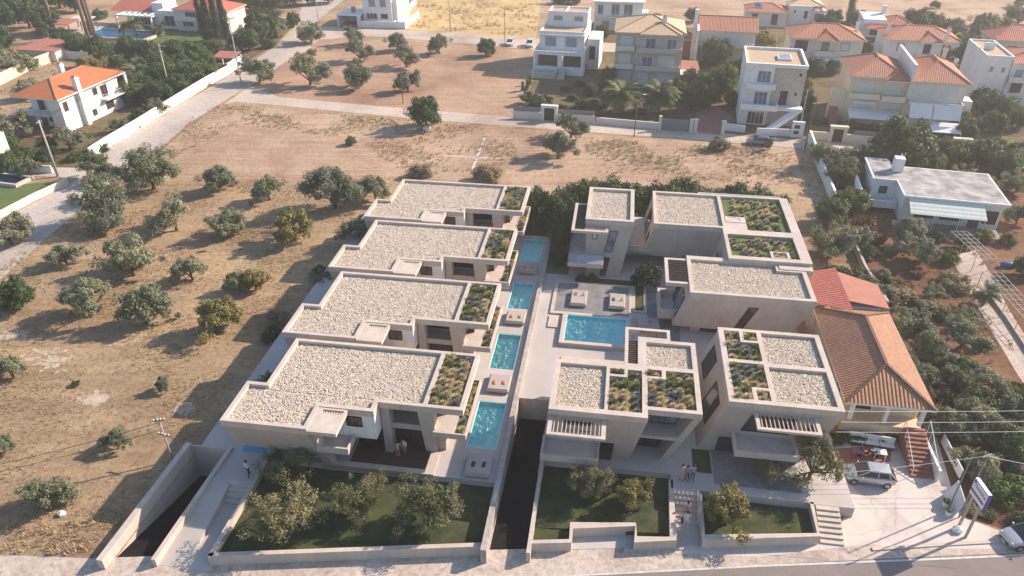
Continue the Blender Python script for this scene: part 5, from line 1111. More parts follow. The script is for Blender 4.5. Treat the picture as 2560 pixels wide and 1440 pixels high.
# 2. modern white house
r, F = house('modern_house', 'white stepped modern house with three terraces and a small turquoise front pool', (1333, 184), -12)
blk(r, F, (0, 10.9, .0, 3.6, 0, 1.6), 'plaster'); blk(r, F, (0, 10.9, 1.2, 16, 1.6, 4.2), 'plaster')
mb = MB(F); mb.box(0, .45, 0, 1.19, 1.6, 4.2); mb.build('pillar', M['plaster'], r); mb = MB(F); mb.box(5.4, 6.3, 0, 1.19, 1.6, 4.2); mb.build('pillar', M['plaster'], r); mb = MB(F); mb.box(10.4, 10.9, 0, 1.19, 1.6, 4.2); mb.build('pillar', M['plaster'], r)
slab(r, F, [(0, 10.9, 0, 16)], [(.25, 10.65, .25, 3.8)], 4.2, 5.0, 'terrace_parapet', 'plaster')
blk(r, F, (.6, 10.4, 3.9, 16, 5.0, 7.9), 'plaster'); blk(r, F, (.3, 10.7, 3.2, 4.2, 7.6, 7.75), 'plaster', 'canopy'); 
slab(r, F, [(.6, 10.4, 3.9, 16)], [(.9, 10.1, 4.2, 10)], 7.9, 8.3, 'terrace_parapet', 'plaster'); floorq(r, F, [(.9, 10.1, 4.2, 10)], 8.0, 'rooftan', 'roof_floor')
blk(r, F, (1.3, 10.2, 10.2, 15.8, 8.3, 10.8), 'plaster'); slab(r, F, [(1.3, 10.2, 10.2, 15.8)], [(1.6, 5.0, 10.5, 15.5), (5.3, 9.9, 10.5, 15.5)], 10.8, 11.2, 'roof_parapet', 'plaster'); floorq(r, F, [(1.6, 5.0, 10.5, 15.5), (5.3, 9.9, 10.5, 15.5)], 10.9, 'rooftan', 'roof_floor')
wrow(r, F, 1.19, [(.9, 5.0, 1.7, 4.1, 'glass', 2), (6.5, 10.1, 1.7, 4.1, 'glass', 2)], frame='dark'); wrow(r, F, 3.89, [(1.8, 4.3, 5.1, 7.2, 'grayblind', 0), (6.3, 8.8, 5.1, 7.2, 'grayblind', 0)]); wrow(r, F, 10.19, [(2.6, 4.6, 9.2, 10.3, 'grayblind', 0), (7.2, 9.2, 9.2, 10.3, 'grayblind', 0)])
mb = MB(F)
for k in range(10): mb.box(5.6, 7.2, -.4 - k * .32, -.08, -.01, 1.6 - k * .16)
mb.build('front_stairs', M['concrete2'], r)
blk(r, F, (10.91, 13.5, 6, 14, 0, 6.5), 'plaster', 'side_wing'); wf(r, F, 11.4, 12.6, 2.2, 5, 5.98, pane='glassbrown', frame='dark')
rt = water('garden_pool', (.4, 5.0, -2.9, -.5), 1.3, 'small turquoise pool in front of the modern white house', M_=F, depth=1.2, curb=(.0, 5.4, -3.2, -.05), cz=(.0, 1.31))
# 3. stone apartment house
r, F = house('apartment_house', 'three storey stone clad apartment house with pale tan hip roof and scalloped balconies', (1532, 210), -9)
blk(r, F, (0, 4, .9, 13, 0, 10.6), 'stonewall'); blk(r, F, (4.01, 13.5, 0, 12.5, 0, 10.6), 'stonewall')
hip(r, F, 0, 13.5, .5, 13, 10.6, 12.8, 'tilepale', .5); hip(r, F, 5, 12.5, -.6, 6.5, 10.58, 12.2, 'tilepale', .4, along='y')
for z in (3.6, 7.2):
    balc(r, F, 4.3, 13.3, -1.5, -.01, z, True, 'stonewall', .8); balc(r, F, .2, 3.9, -.6, .88, z, True, 'ivory', .8)
wrow(r, F, -.01, [(6, 8, 7.4, 9.6, 'glassblue'), (10.3, 12.2, 7.4, 9.6, 'glassblue'), (5.6, 7.6, 3.8, 6, 'glassblue'), (9, 12, 3.8, 6.2, 'curtain', 0), (5, 7, .5, 2.6, 'curtain', 0), (9, 12.5, .5, 2.8, 'curtain', 0)]); wrow(r, F, .89, [(1.0, 3.4, 7.4, 9.6, 'curtain', 0), (.8, 3.2, 3.8, 6, 'curtain', 0), (1, 3.4, .4, 2.6, 'curtain', 0)])
chimney(r, F, 9.5, 3.5, 11, 13.2, .8, 'ivory'); blk(r, F, (13.51, 17, -2.2, 1.5, 0, 3.2), 'ivory', 'garage'); wrow(r, F, -2.21, [(14, 16.5, .1, 2.6, 'curtain', 0)]); blk(r, F, (13.51, 17.5, 1.51, 9, 2.9, 3.2), 'redpaver', 'side_terrace')
rt = water('garden_pool', (.5, 9.5, -7.6, -3.6), .55, 'blue pool behind two bushy palms at the stone apartment house', M_=F, depth=.5, curb=(-.2, 10.4, -8.2, -3.0), cz=(0, .56), tile='pooldark')
# 4. long red roof house
r, F = house('row_house', 'pale two storey house with long red tiled gable roof and tall white chimney wall', (1738, 152), -12)
blk(r, F, (0, 12.5, 0, 10, 0, 7), 'ivory'); roofmesh(r, F, [[(-.3, -.6, 7), (12.9, -.6, 7), (12.9, 4.8, 9.2), (-.3, 4.8, 9.2)], [(12.9, 10.5, 7), (-.3, 10.5, 7), (-.3, 4.8, 9.2), (12.9, 4.8, 9.2)]], 'tile', 'roof')
blk(r, F, (-.5, -.01, -5, 9.5, 0, 7.8), 'ivory', 'party_wall'); blk(r, F, (-1.3, -.52, 1, 2.2, 0, 11), 'plaster', 'chimney'); wrow(r, F, -.01, [(1, 3.6, 4.2, 6.4, 'curtain', 0), (5.2, 7.6, 4.2, 6.4, 'curtain', 0), (8.6, 11.8, 4.2, 6.4, 'curtain', 0), (1, 3, .4, 2.4, 'curtain', 0)])
balc(r, F, .3, 12.2, -1.4, -.01, 3.8, True, 'ivory', .7); blk(r, F, (-5, -1.35, 3, 8, 0, 4), 'redpaver', 'side_wing'); hip(r, F, -5, -1.4, 3, 8, 4.02, 5.4, 'tilered', .3)
# 5. white stone-sided tower house
r, F = house('white_house', 'tall white three storey house with stone clad right half and curved outside stair', (1842, 308), -13)
blk(r, F, (0, 4.9, .0, 12, 0, 10.4), 'plaster'); blk(r, F, (4.91, 10.3, .6, 12, 0, 10.4), 'stonewall'); slab(r, F, [(-.05, 10.35, -.05, 12)], [(.35, 9.95, .5, 11.6)], 10.4, 10.95, 'roof_parapet', 'plaster'); floorq(r, F, [(.35, 9.95, .5, 11.6)], 10.5, 'rooftan', 'roof_floor')
mb = MB(F); mb.box(5.6, 8.0, 4.4, 7.4, 10.5, 10.9); mb.build('skylight_frame', M['plaster'], r); mb = MB(F); mb.box(5.85, 7.75, 4.65, 7.15, 10.9, 10.95); mb.build('skylight_glass', M['glassblue'], r)
for z in (6.9, ):
    mb = MB(F); pts = [(.3, 0)] + [(3.0 + 2.6 * math.cos(a), -1.5 * abs(math.sin(a)) ** .6) for a in [math.pi * (1 + i / 10) for i in range(11)]] + [(5.6, 0)]
    mb.prism(pts[1:-1], z - .2, z + .75); mb.build('curved_balcony', M['plaster'], r)
balc(r, F, .01, 6.2, -2.6, -.01, 3.6, True, 'plaster', .8)
mb = MB(F); mb.loft([(9.6, -.3, 3.7), (10.6, -.9, 3.7), (5.4, -4.6, .7), (4.6, -3.7, .7)], 0, [(9.6, -.3, 3.2), (10.6, -.9, 3.2), (5.4, -4.6, .0), (4.6, -3.7, .0)], 0); mb.box(6.2, 10.6, -1.2, .58, 3.2, 3.7); mb.build('outside_stair', M['plaster'], r)
wrow(r, F, -.01, [(2.2, 4.4, 7.7, 9.7, 'glassblue', 2), (2.2, 4.4, 3.8, 6.0, 'glassblue', 2), (1.6, 4.4, .2, 2.4, 'glass', 3)], frame='whitemetal'); wrow(r, F, .59, [(6.6, 7.8, 3.8, 6.2, 'glassbrown', 0), (9.0, 9.3, 5.6, 6.0, 'glass', 0), (9.2, 9.5, 9, 9.4, 'glass', 0)], frame='dark')
wall('garden_wall', [(-1, -5.5), (6.8, -5.5)], .2, 0, 1.2, M['plaster'], 'low white wall in front of the tall stone sided white house', site=False).location = (0, 0, 0)
o = bpy.data.objects['garden_wall'] if False else None
# 6. yellow double house
r, F = house('double_house', 'large cream double house, two red roofs divided by a white fire wall, white awnings', (60.2, 131.0), -14)
blk(r, F, (0, 9.4, 0, 12, 0, 8.6), 'cream'); blk(r, F, (9.42, 18.6, -.8, 12, 0, 8.6), 'ivory')
hip(r, F, 0, 9.2, -.2, 12, 8.6, 10.9, 'tile', .5, fascia='cream'); hip(r, F, 9.9, 18.6, -.8, 12, 8.6, 11.1, 'tile', .5, fascia='cream'); hip(r, F, 5.6, 9.0, -1.8, 3, 8.55, 9.6, 'tile', .3, fascia='cream', along='y')
blk(r, F, (9.3, 9.75, -1.6, 12.6, 8.6, 11.4), 'plaster', 'fire_wall')
wrow(r, F, -.01, [(1.4, 3.8, 5.8, 7.8, 'curtain', 0), (1.6, 3.4, 2.9, 4.3, 'curtain', 0)]); balc(r, F, .2, 5.2, -1.4, -.01, 5.0, True, 'cream', .8); balc(r, F, 5.4, 9.2, -2.0, -.01, 5.0, True, 'cream', .8); wrow(r, F, -.02, [(6.1, 8.5, 5.7, 7.8, 'curtain', 0), (6.0, 8.4, 2.6, 4.4, 'curtain', 0)])
awning(r, F, 1.0, 4.6, -1.7, -.1, 4.2, 4.8); awning(r, F, .4, 9.2, -4.2, -.2, 2.3, 2.9); wrow(r, F, -.81, [(10.6, 13.8, 5.9, 8.1, 'curtain', 0), (14.6, 17.4, 5.9, 8.1, 'curtain', 0)])
balc(r, F, 9.8, 18.4, -2.8, -.82, 4.9, True, 'ivory', .5); awning(r, F, 10.0, 13.6, -3.8, -2.82, 3.0, 5.2); awning(r, F, 13.8, 18.2, -3.8, -2.82, 3.0, 5.2); awning(r, F, 13.6, 18.2, -6.4, -3.4, 1.6, 2.4)
blk(r, F, (-2.6, -.01, .5, 2.5, 0, 5.6), 'cream', 'stair_porch'); blk(r, F, (18.61, 20.6, .5, 3.5, 0, 5.2), 'ivory', 'stair_porch')
for x in (-2.4, 18.8):
    mb = MB(F)
    for k in range(12): mb.box(x, x + 1.3, -3.4 + k * .32, .48, 0 if k == 0 else .22 * k, .22 * (k + 1))
    mb.build('outside_stairs', M['redpaver'], r)
dish(r, F, 18.2, 8, 9.4); chimney(r, F, 16.4, 9.5, 9, 12, .6, 'ivory')
# 7-9, 11-13 further houses
def villa_hip(lab, org, W, D, ze, zr, wins, mat='ivory', tile='tile', gab=None, ang=-12, ch=None, balcs=(), aw=()):
    r, F = house('hip_roof_house', lab, org, ang)
    blk(r, F, (0, W, 0, D, 0, ze), mat); hip(r, F, 0, W, 0, D, ze, zr, tile, .5)
    if gab: hip(r, F, gab[0], gab[1], -1.4, D * .5, ze - .02, ze + (zr - ze) * .7, tile, .3, along='y')
    if gab: blk(r, F, (gab[0], gab[1], -1.2, -.01, 0, ze * .5), mat, 'porch')
    wrow(r, F, -.01, wins, frame='dark')
    for c_ in ch or []: chimney(r, F, c_[0], c_[1], ze, zr + .7, .6)
    for b_ in balcs: balc(r, F, *b_, mat=mat)
    for a_ in aw: awning(r, F, *a_)
    return r, F
villa_hip('house with orange red hip roof behind the tall stone sided white house', (1965, 168), 15, 10, 6.6, 8.8, [(1, 3.6, 3.8, 6, 'glass', 2), (6.6, 8.0, 4.0, 5.8, 'glassblue', 0), (10.5, 12.3, 4.2, 5.8, 'curtain', 0), (4.6, 7.6, .4, 2.2, 'glass', 1)], gab=(5.2, 9.6), ch=[(14, 5)], balcs=[(5.2, 9.6, -1.5, -.02, 3.3)], aw=[(4.8, 8.8, -2.8, -1.52, 2.4, 2.9), (9.2, 13, -2.8, -.1, 2.4, 2.8)])
villa_hip('white house with orange red hip roof behind the cream double house, far right', (2202, 160), 15.2, 10, 5.6, 7.8, [(2.4, 3.8, 3.2, 4.8, 'curtain', 0), (8, 9.4, 2.8, 4.8, 'glass', 0), (11.8, 13.2, 2.6, 4.8, 'glass', 1)], mat='plaster', gab=(6.6, 11.2), ch=[(12, -.2), (.4, 3)])
r, F = villa_hip('farthest long house with red tiled roof and roof solar panels', (1862, 64), 10.5, 8, 3.8, 5.4, [(1.5, 2.9, .6, 3.2, 'glass', 0), (6.6, 8.1, .6, 3.2, 'glass', 0)], mat='ivory'); solar(r, F, 2, 1.2, 4.3)
r, F = house('round_wing_house', 'white house with pale orange octagonal corner roof at the top right', (1965, 64), -12)
blk(r, F, (0, 6, 0, 8, 0, 5.2), 'plaster'); 
oc = [(7.4 + 2.4 * math.cos(R(22.5 + 45 * i)), 2 + 2.4 * math.sin(R(22.5 + 45 * i))) for i in range(8)]; mb = MB(F); mb.prism(oc, 0, 4.2); mb.build('octagonal_bay', M['plaster'], r)
oc2 = [(7.4 + 3 * math.cos(R(22.5 + 45 * i)), 2 + 3 * math.sin(R(22.5 + 45 * i)), 4.2) for i in range(8)]; roofmesh(r, F, [[oc2[i], oc2[(i + 1) % 8], (7.4, 2, 5.6)] for i in range(8)], 'tilepale', 'octagonal_roof'); hip(r, F, 0, 8.5, 1, 9, 5.2, 6.6, 'tilepale', .4); wrow(r, F, -.01, [(1.3, 1.9, 3.4, 4.1, 'glass', 0), (4, 5, 2, 4, 'glass', 0)]); wrow(r, F, -.45, [(6.7, 8.1, 1.8, 3.6, 'glassblue', 1)]); solar(r, F, 1.5, 4, 6)
r, F = house('low_white_house', 'low white house with half vaulted white and red roof at the top right', (2150, 92), -12)
blk(r, F, (0, 11, 0, 7, 0, 3.6), 'plaster'); mb = MB(F); mb.prism([(0, 0), (1, 0)], 0, 1) if False else None
mb.loft([(0, .3, 4.3), (5.5, .3, 4.3), (5.5, 6.9, 4.9), (0, 6.9, 4.9)], 0, [(0, -.2, 3.6), (5.5, -.2, 3.6), (5.5, 7, 3.6), (0, 7, 3.6)], 0); mb.build('white_roof', M['whitemetal'], r); hip(r, F, 5.9, 11.4, 0, 7, 3.6, 5.0, 'tilered', .3); blk(r, F, (5, 6, 5.4, 6.4, 4.9, 6.8), 'plaster', 'chimney'); wrow(r, F, -.01, [(2, 4, .5, 2.5, 'glassbrown', 0), (7, 10, .3, 2.8, 'glass', 1)]); hip(r, F, 0.5, 10, -3, -.3, 2.9, 3.6, 'tilered', .2)
r, F = villa_hip('pale green gabled house with red roof, skylight and solar tank at the right edge', (2470, 152), 14, 9, 4.8, 7.4, [(3, 5, 1.5, 3.5, 'glass', 1), (9, 11, 1.5, 3.5, 'glass', 1)], mat='ivory', tile='tilered'); solar(r, F, 6, 1.2, 5.2)
r, F = house('flat_roof_house', 'white two storey flat roofed house with long balcony, half cut by the top edge', (1484, 74), -8)
blk(r, F, (0, 12.4, 0, 9, 0, 7.2), 'plaster'); slab(r, F, [(-.5, 12.9, -1.6, 9.4)], [], 7.2, 7.5, 'roof_slab', 'plaster'); balc(r, F, 0, 12.6, -1.6, -.01, 3.6, False); wrow(r, F, -.01, [(.8, 2.2, 3.9, 6.4, 'glassblue', 0), (4.4, 6.4, 3.8, 6.6, 'glassblue', 1), (7.6, 9.8, 3.8, 6.6, 'glassblue', 1), (2, 4, .6, 2.4, 'grayblind', 0)]); blk(r, F, (12.42, 14, 1, 5, 0, 4.5), 'plaster', 'side_wing')
# 10. right white house
r, F = house('white_house', 'tall white house cut by the right edge, boiler and solar panel on its roof', (2425, 270), -14)
blk(r, F, (0, 4.6, 0, 13, 0, 9.6), 'plaster'); blk(r, F, (4.62, 15, 1.5, 13, 0, 8.6), 'plaster'); slab(r, F, [(0, 4.6, 0, 13)], [(.3, 4.3, .3, 12.7)], 9.6, 10.0, 'roof_parapet', 'plaster'); floorq(r, F, [(.3, 4.3, .3, 12.7)], 9.7, 'rooftan', 'roof_floor')
hip(r, F, 4.9, 15, 1.5, 12, 8.6, 10.4, 'tile', .4); hip(r, F, 9, 14, .1, 6, 8.55, 9.8, 'tile', .3, along='y'); solar(r, F, 8, 4, 9.2, 1); mb = MB(F); mb.tube([(.8, 6, 10.6), (2.8, 6, 10.6)], .4, 10); mb.box(.9, 2.7, 5.8, 6.2, 9.7, 10.3); mb.build('roof_boiler', M['whitemetal'], r)
wrow(r, F, -.01, [(1.0, 1.7, 7, 8, 'grayblind', 0), (3.0, 3.7, 7, 8, 'grayblind', 0)]); wrow(r, F, 1.49, [(6, 8, 3, 5, 'glass', 0), (10, 12.4, 3, 5.4, 'curtain', 0), (6, 7.4, 5.9, 7.4, 'grayblind', 0)]); balc(r, F, 5, 10, .2, 1.48, 5.4, True, 'plaster', .8); mb = MB(F); mb.bar((4.5, -.06, .2), (4.5, -.06, 9.4), .1); mb.build('downpipe', M['greymetal'], r)
# 14. white modern house at top
r, F = house('modern_house', 'white cubic house with flat roofed carport and roof water tank at the top edge', (905, 69), -8)
blk(r, F, (0, 7.9, 2.2, 15, 0, 8.2), 'plaster'); slab(r, F, [(-.1, 12, -.1, .15), (11.8, 12, .1, 15)], [], 0, 1.8, 'fence_wall', 'plaster'); blk(r, F, (7.92, 9.2, 3.2, 15, 0, 6.8), 'plaster', 'side_wing')
wrow(r, F, 2.19, [(1.7, 3.6, 4.9, 7.1, 'grayblind', 0), (4.8, 6.5, 4.9, 7.1, 'grayblind', 0), (.9, 3.8, 1.9, 3.3, 'glass', 2), (4.8, 6.8, 1.9, 3.3, 'glass', 0)]); slab(r, F, [(-6.8, -.12, -.4, 7.5)], [], 3.0, 3.25, 'carport_roof', 'plaster'); blk(r, F, (-6.7, -6.4, -.2, 7.4, 0, 3.0), 'plaster', 'carport_wall'); blk(r, F, (-6.4, -.2, 7.0, 7.4, 0, 3.0), 'plaster', 'carport_wall'); blk(r, F, (-1.1, -.2, -.2, .1, 0, 3.0), 'plaster', 'carport_wall')
mb = MB(F); mb.tube([(-3, 3.2, 3.26), (-3, 3.2, 4.6)], .6, 12); mb.build('water_tank', M['greymetal'], r)
# 15. villa with the big pool
r, F = house('pool_villa', 'sprawling villa with red tiled roofs and a white pergola behind the big blue pool', (447, 76), -12)
blk(r, F, (0, 15, 0, 9, 0, 5.4), 'ivory'); hip(r, F, 0, 15, 0, 9, 5.4, 7.4, 'tilered', .5); wrow(r, F, -.01, [(3, 6, 3.6, 4.8, 'glassbrown', 2), (1.8, 4.8, 1.2, 2.4, 'glassbrown', 2), (8, 11, 1, 3, 'glass', 2)], frame='whitemetal'); mb = MB(F); mb.box(-.4, 15.2, -.7, -.01, 2.7, 2.95); mb.build('string_course', M['plaster'], r)
blk(r, F, (-6, -.01, 1, 8, 0, 4.6), 'plaster', 'white_wing'); wrow(r, F, .98, [(-4.2, -1.2, .8, 3.4, 'glassbrown', 1)]); blk(r, F, (-9.5, -6.02, 4, 10, 0, 5.8), 'plaster', 'rounded_wing'); roofmesh(r, F, [[(-22, 3, 3.4), (-9.6, 3, 3.4), (-9.6, 9, 5.4), (-22, 9, 5.4)]], 'tilered', 'lean_roof')
slab(r, F, [(-17, -6.1, -1.6, 2.9)], [(-16.6 + k * 1.72, -15.2 + k * 1.72, -1.2, 2.5) for k in range(6)], 3.3, 3.6, 'white_pergola', 'whitemetal')
for x in (-16.8, -12, -6.6): blk(r, F, (x - .2, x + .2, -1.5, -1.1, 0, 3.3), 'plaster', 'pergola_post')
blk(r, F, (-17, -9.55, 3.0, 8.9, 0, 3.38), 'ivory', 'back_wall'); wrow(r, F, 2.98, [(-16, -10, .3, 2.9, 'glass', 5)])
PB = Matrix.Translation((*P(250, 96), 0)) @ Matrix.Rotation(R(-12), 4, 'Z')
water('swimming_pool', (-5, 13, -.5, 7.5), .62, 'big bright blue swimming pool with white rim in the upper left garden', tile='pooltile2', M_=PB, depth=.58, curb=(-5.6, 13.6, -1.1, 8.1), cz=(0, .63))
shade_tri(sheet('pool_lawn', [(150, 108), (255, 100), (330, 112), (500, 118), (545, 112), (515, 82), (420, 80), (400, 68), (330, 58), (250, 70), (235, 92), (160, 96)], M['lawn2'], .012))
shade_tri(sheet('pool_paving', [(150, 88), (230, 95), (262, 66), (300, 48), (250, 42), (170, 60)], M['paleroad'], .016))
# small roofs and sheds
def shed(name, lab, org, ang, W, D, z, mat='redflat', wallm='ivory', open_=False):
    r, F = house(name, lab, org, ang, 'shed')
    if open_:
        for x in (.15, W - .15):
            for y in (.15, D - .15): blk(r, F, (x - .1, x + .1, y - .1, y + .1, 0, z), wallm, 'post')
    else: blk(r, F, (.1, W - .1, .1, D - .1, 0, z), wallm)
    mb = MB(F); mb.loft([(0, 0, z + .15), (W, 0, z + .15), (W, D, z + .6), (0, D, z + .6)], 0, [(0, 0, z), (W, 0, z), (W, D, z + .45), (0, D, z + .45)], 0); mb.build('roof', M[mat], r); return r
shed('gate_house', 'small red roofed gate shelter on the white wall beside the gravel road', (535, 172), -10, 5, 4, 2.4, 'tilered' if False else 'redflat', 'plaster', True)
shed('garden_shed', 'low building with flat orange red roof behind the cream wall, upper left', (48, 150), -10, 10, 9, 2.2)
shed('garden_shelter', 'dark red roofed garden shelter left of the big blue pool', (100, 84), -10, 9, 5, 2.4, 'redflat', 'wood', True)
shed('garden_shelter', 'pale roofed open shelter with loungers by the big blue pool', (172, 76), -10, 6, 4, 2.4, 'ivory', 'wood', True)
# 16. old flat roofed house at right
r, F = house('old_house', 'old white single storey house with stained flat concrete roof and green striped awning', (53.0, 91.2), -14)
blk(r, F, (0, 12.2, 0, 9.5, 0, 3.7), 'plaster'); slab(r, F, [(-.3, 12.7, -.6, 10), (-3.4, -.3, 4.5, 12.5)], [], 3.7, 4.0, 'roof_slab', 'plaster'); floorq(r, F, [(-.1, 12.5, -.4, 9.8), (-3.2, -.1, 4.7, 12.3)], 4.005, 'roofgrey', 'roof_surface'); blk(r, F, (-3.2, -.01, 4.8, 12, 0, 3.7), 'plaster'); blk(r, F, (-.4, .9, 7.5, 8.8, 4.0, 6.0), 'plaster', 'chimney')
wrow(r, F, 4.78, [(-2.2, -1.2, 1.8, 2.8, 'glass', 0)], frame='dark'); wrow(r, F, -.01, [(1.8, 4.2, .8, 2.6, 'glass', 2), (5, 7.6, .8, 2.6, 'glass', 2), (8.6, 9.8, .1, 2.4, 'wood', 0), (10.2, 11.8, .8, 2.6, 'glassbrown', 1)], frame='dark')
for k in range(8):
    mb = MB(F); f0, f1 = k / 8, (k + 1) / 8; ya, yb = -3.2 + 2.59 * f0, -3.2 + 2.59 * f1; za, zb = 2.6 + 1.05 * f0, 2.6 + 1.05 * f1; mb.loft([(.4, ya, za), (9.6, ya, za), (9.6, yb, zb), (.4, yb, zb)], 0, [(.4, ya, za - .05), (9.6, ya, za - .05), (9.6, yb, zb - .05), (.4, yb, zb - .05)], 0); mb.build('awning_panel', STRIPE[k % 2] if 'STRIPE' in globals() else M['whitemetal'], r)
for x in (.6, 3.4, 6.4, 9.4):
    mb = MB(F); mb.bar((x, -3.1, 0), (x, -3.1, 2.6), .08); mb.build('awning_post', M['whitemetal'], r)
balc(r, F, -4.6, -.1, 2.0, 4.78, .9, True, 'plaster', .9); blk(r, F, (-1, 12, -3.6, -.62, 0, .25), 'paver', 'porch_floor'); blk(r, F, (-5.0, -4.7, 3, 10, 0, 2.8), 'plaster', 'yard_wall')
# 17. clay tiled house, near right
r, F = house('clay_roof_house', 'yellow house under a long tan clay tiled hip roof, right of the courtyard houses', (29.3, 49.2), -9)
blk(r, F, (0.2, 6.2, 1.2, 15, 0, 3.9), 'yellow'); A_ = (3.2, 2.9, 5.9); B_ = (3.2, 10.6, 5.9)
hip(r, F, -.1, 6.4, -.1, 14.1, 4.0, 5.9, 'tiletan', .45, ridge=(A_, B_), fascia='plaster')
roofmesh(r, F, [[(-.6, 20.8, 4.3), (-.6, 14.7, 4.3), (2.6, 12.2, 5.3), (2.6, 20.8, 5.3)]], 'tilered', 'rear_roof'); mb = MB(F); mb.loft([(2.62, 14.8, 4.9), (6.9, 14.8, 4.3), (6.9, 19.5, 4.3), (2.62, 20.8, 4.9)], 0, [(2.62, 14.8, 4.8), (6.9, 14.8, 4.2), (6.9, 19.5, 4.2), (2.62, 20.8, 4.8)], 0); mb.build('flat_red_roof', M['redflat'], r); blk(r, F, (.0, 6.2, 15.02, 20.3, 0, 4.1), 'plaster', 'rear_wing')
for x in (.15, 3.0, 5.9): blk(r, F, (x, x + .32, -.3, .02, 1.9, 3.8), 'plaster', 'porch_column')
blk(r, F, (-.1, 6.4, -.2, 1.18, 0, 1.5), 'yellow', 'raised_porch'); wrow(r, F, 1.19, [(1.0, 2.4, 2.0, 3.7, 'glassbrown', 0), (3.4, 4.6, 2.4, 3.6, 'curtain', 0)]); wl(r, F, 3, 4.6, 2, 3.4, .18, frame='whitemetal', pane='glass')
mb = MB(F)
for k in range(11): mb.box(4.7, 6.5, -4.6 + k * .38, -.52, 0 if k == 0 else .172 * k, .172 * (k + 1))
mb.build('outside_stairs', M['redpaver'], r); blk(r, F, (6.52, 6.74, -4.8, -.5, 0, 1.2), 'plaster', 'stair_wall')
mb = MB(F); mb.bar((6.63, -4.7, 1.1), (6.63, -.6, 2.9), .05); mb.bar((4.66, -4.6, 1.0), (4.66, -.6, 2.8), .05)
for k in range(6): y = -4.6 + k * .78; mb.bar((6.63, y, .9), (6.63, y, 1.15 + k * .34), .04); mb.bar((4.66, y, .2 + k * .3), (4.66, y, 1.05 + k * .34), .04)
mb.build('stair_railing', M['whitemetal'], r)
# 18. modern plot at left edge
r, F = house('modern_house', 'pale modern house corner with an orange slatted opening at the left edge', (-84, 436), -18)
blk(r, F, (-4, 3.2, 1.5, 6, 0, 5.2), 'ivory'); blk(r, F, (-4, 3.9, 0, 1.49, 2.8, 5.6), 'ivory', 'front_box'); mb = MB(F); mb.box(2.0, 2.9, -.05, -.01, 3.3, 5.2); mb.build('slatted_window', M['orange'], r); mb = MB(F); mb.tube([(3.4, .5, 0), (3.4, .5, 2.8)], .12, 8); mb.build('round_column', M['plaster'], r)
PC = Matrix.Translation((*P(-30, 458), 0)) @ Matrix.Rotation(R(-14), 4, 'Z')
water('garden_pool', (-2, 5.2, 0, 2.6), .5, 'dark blue pool by the lawn at the left edge', tile='pooldark', M_=PC, depth=.45, curb=(-2.4, 5.6, -.4, 3.0), cz=(0, .51))
shade_tri(sheet('edge_lawn', [(-60, 470), (160, 452), (100, 485), (0, 530), (-60, 560)], M['lawn2'], .016))
# ------------------------------------------------------------------ garden walls, fences, paths
def pw(name, px, th, h, mat, lab, cat='wall', group=None, z0=-.1):
    return wall(name, [P(*q[:2]) for q in px], th, z0, [q[2] if len(q) > 2 else h for q in px], M[mat], lab, cat, site=False, group=group)
pw('garden_wall', [(228, 398), (262, 375), (345, 325), (440, 264), (520, 214), (572, 186)], .3, 1.9, 'plaster', 'long bright white wall along the left side of the gravel road')
pw('garden_wall', [(572, 184), (603, 165)], .3, 2.2, 'plaster', 'short taller white wall just past the red roofed gate shelter')
pw('garden_wall', [(-40, 232), (0, 213), (78, 174), (155, 145)], .3, 2.2, 'cream', 'long cream wall at the far left above the brown vacant ground')
pw('garden_wall', [(155, 145), (210, 150), (300, 160)], .3, 1.8, 'ivory', 'grey cream wall behind the vacant ground, under dark hedges')
pw('garden_wall', [(985, 70), (1040, 8)], .3, 1.6, 'plaster', 'white wall running back from the cubic house beside the straw field')
pw('garden_wall', [(640, 62), (690, 58), (736, 62)], .3, 1.6, 'plaster', 'low white wall at the top end of the gravel road')
pw('garden_wall', [(1283, 296), (1354, 299)], .3, 1.4, 'ivory', 'pale front wall left of the white gate portal of the modern house')
pw('garden_wall', [(1390, 302), (1486, 308)], .3, 1.4, 'ivory', 'pale front wall right of the white gate portal of the modern house')
pw('screen_fence', [(1284, 294.5), (1354, 297.5)], .08, 2.1, 'greymetal', 'dark grey screen on top of the wall left of the gate portal', 'fence', z0=1.41)
pw('screen_fence', [(1390, 300.5), (1486, 306.5)], .08, 2.1, 'greymetal', 'dark grey screen on top of the wall right of the gate portal', 'fence', z0=1.41)
pw('garden_wall', [(1489, 309), (1648, 323)], .3, 1.2, 'ivory', 'front wall with small shrubs at its foot, stone apartment house')
pw('garden_wall', [(1890, 338), (1972, 341)], .25, 1.3, 'plaster', 'white front wall right of the blue grey parked car')
pw('garden_wall', [(1803, 325), (1862, 331)], .25, 1.3, 'plaster', 'white front wall behind the blue grey parked car, left piece')
pw('garden_wall', [(2016, 348), (2070, 352)], .3, 1.5, 'cream', 'short cream street wall left of the small gate portal')
pw('garden_wall', [(2106, 356), (2240, 368), (2375, 384)], .3, 1.5, 'cream', 'long cream street wall below the cream double house')
pw('garden_wall', [(2412, 388), (2600, 404)], .3, 1.3, 'ivory', 'pale street wall at the right edge below the trees')
pw('screen_fence', [(2130, 356), (2370, 380)], .08, 2.1, 'greymetal', 'grey screen along the top of the cream street wall', 'fence', z0=1.51)
pw('field_wall', [(2021, 352), (2045, 420), (2087, 522)], .35, 1.9, 'plaster', 'whitish wall along the right side of the empty field')
pw('field_wall', [(2120, 590), (2160, 680), (2215, 770)], .3, .9, 'paleroad' if False else 'concrete', 'low grey wall through the trees behind the clay roofed house')
pw('field_wall', [(2240, 820), (2300, 930), (2330, 1000)], .3, .6, 'concrete', 'low grey wall at the right foot of the clay tiled house')
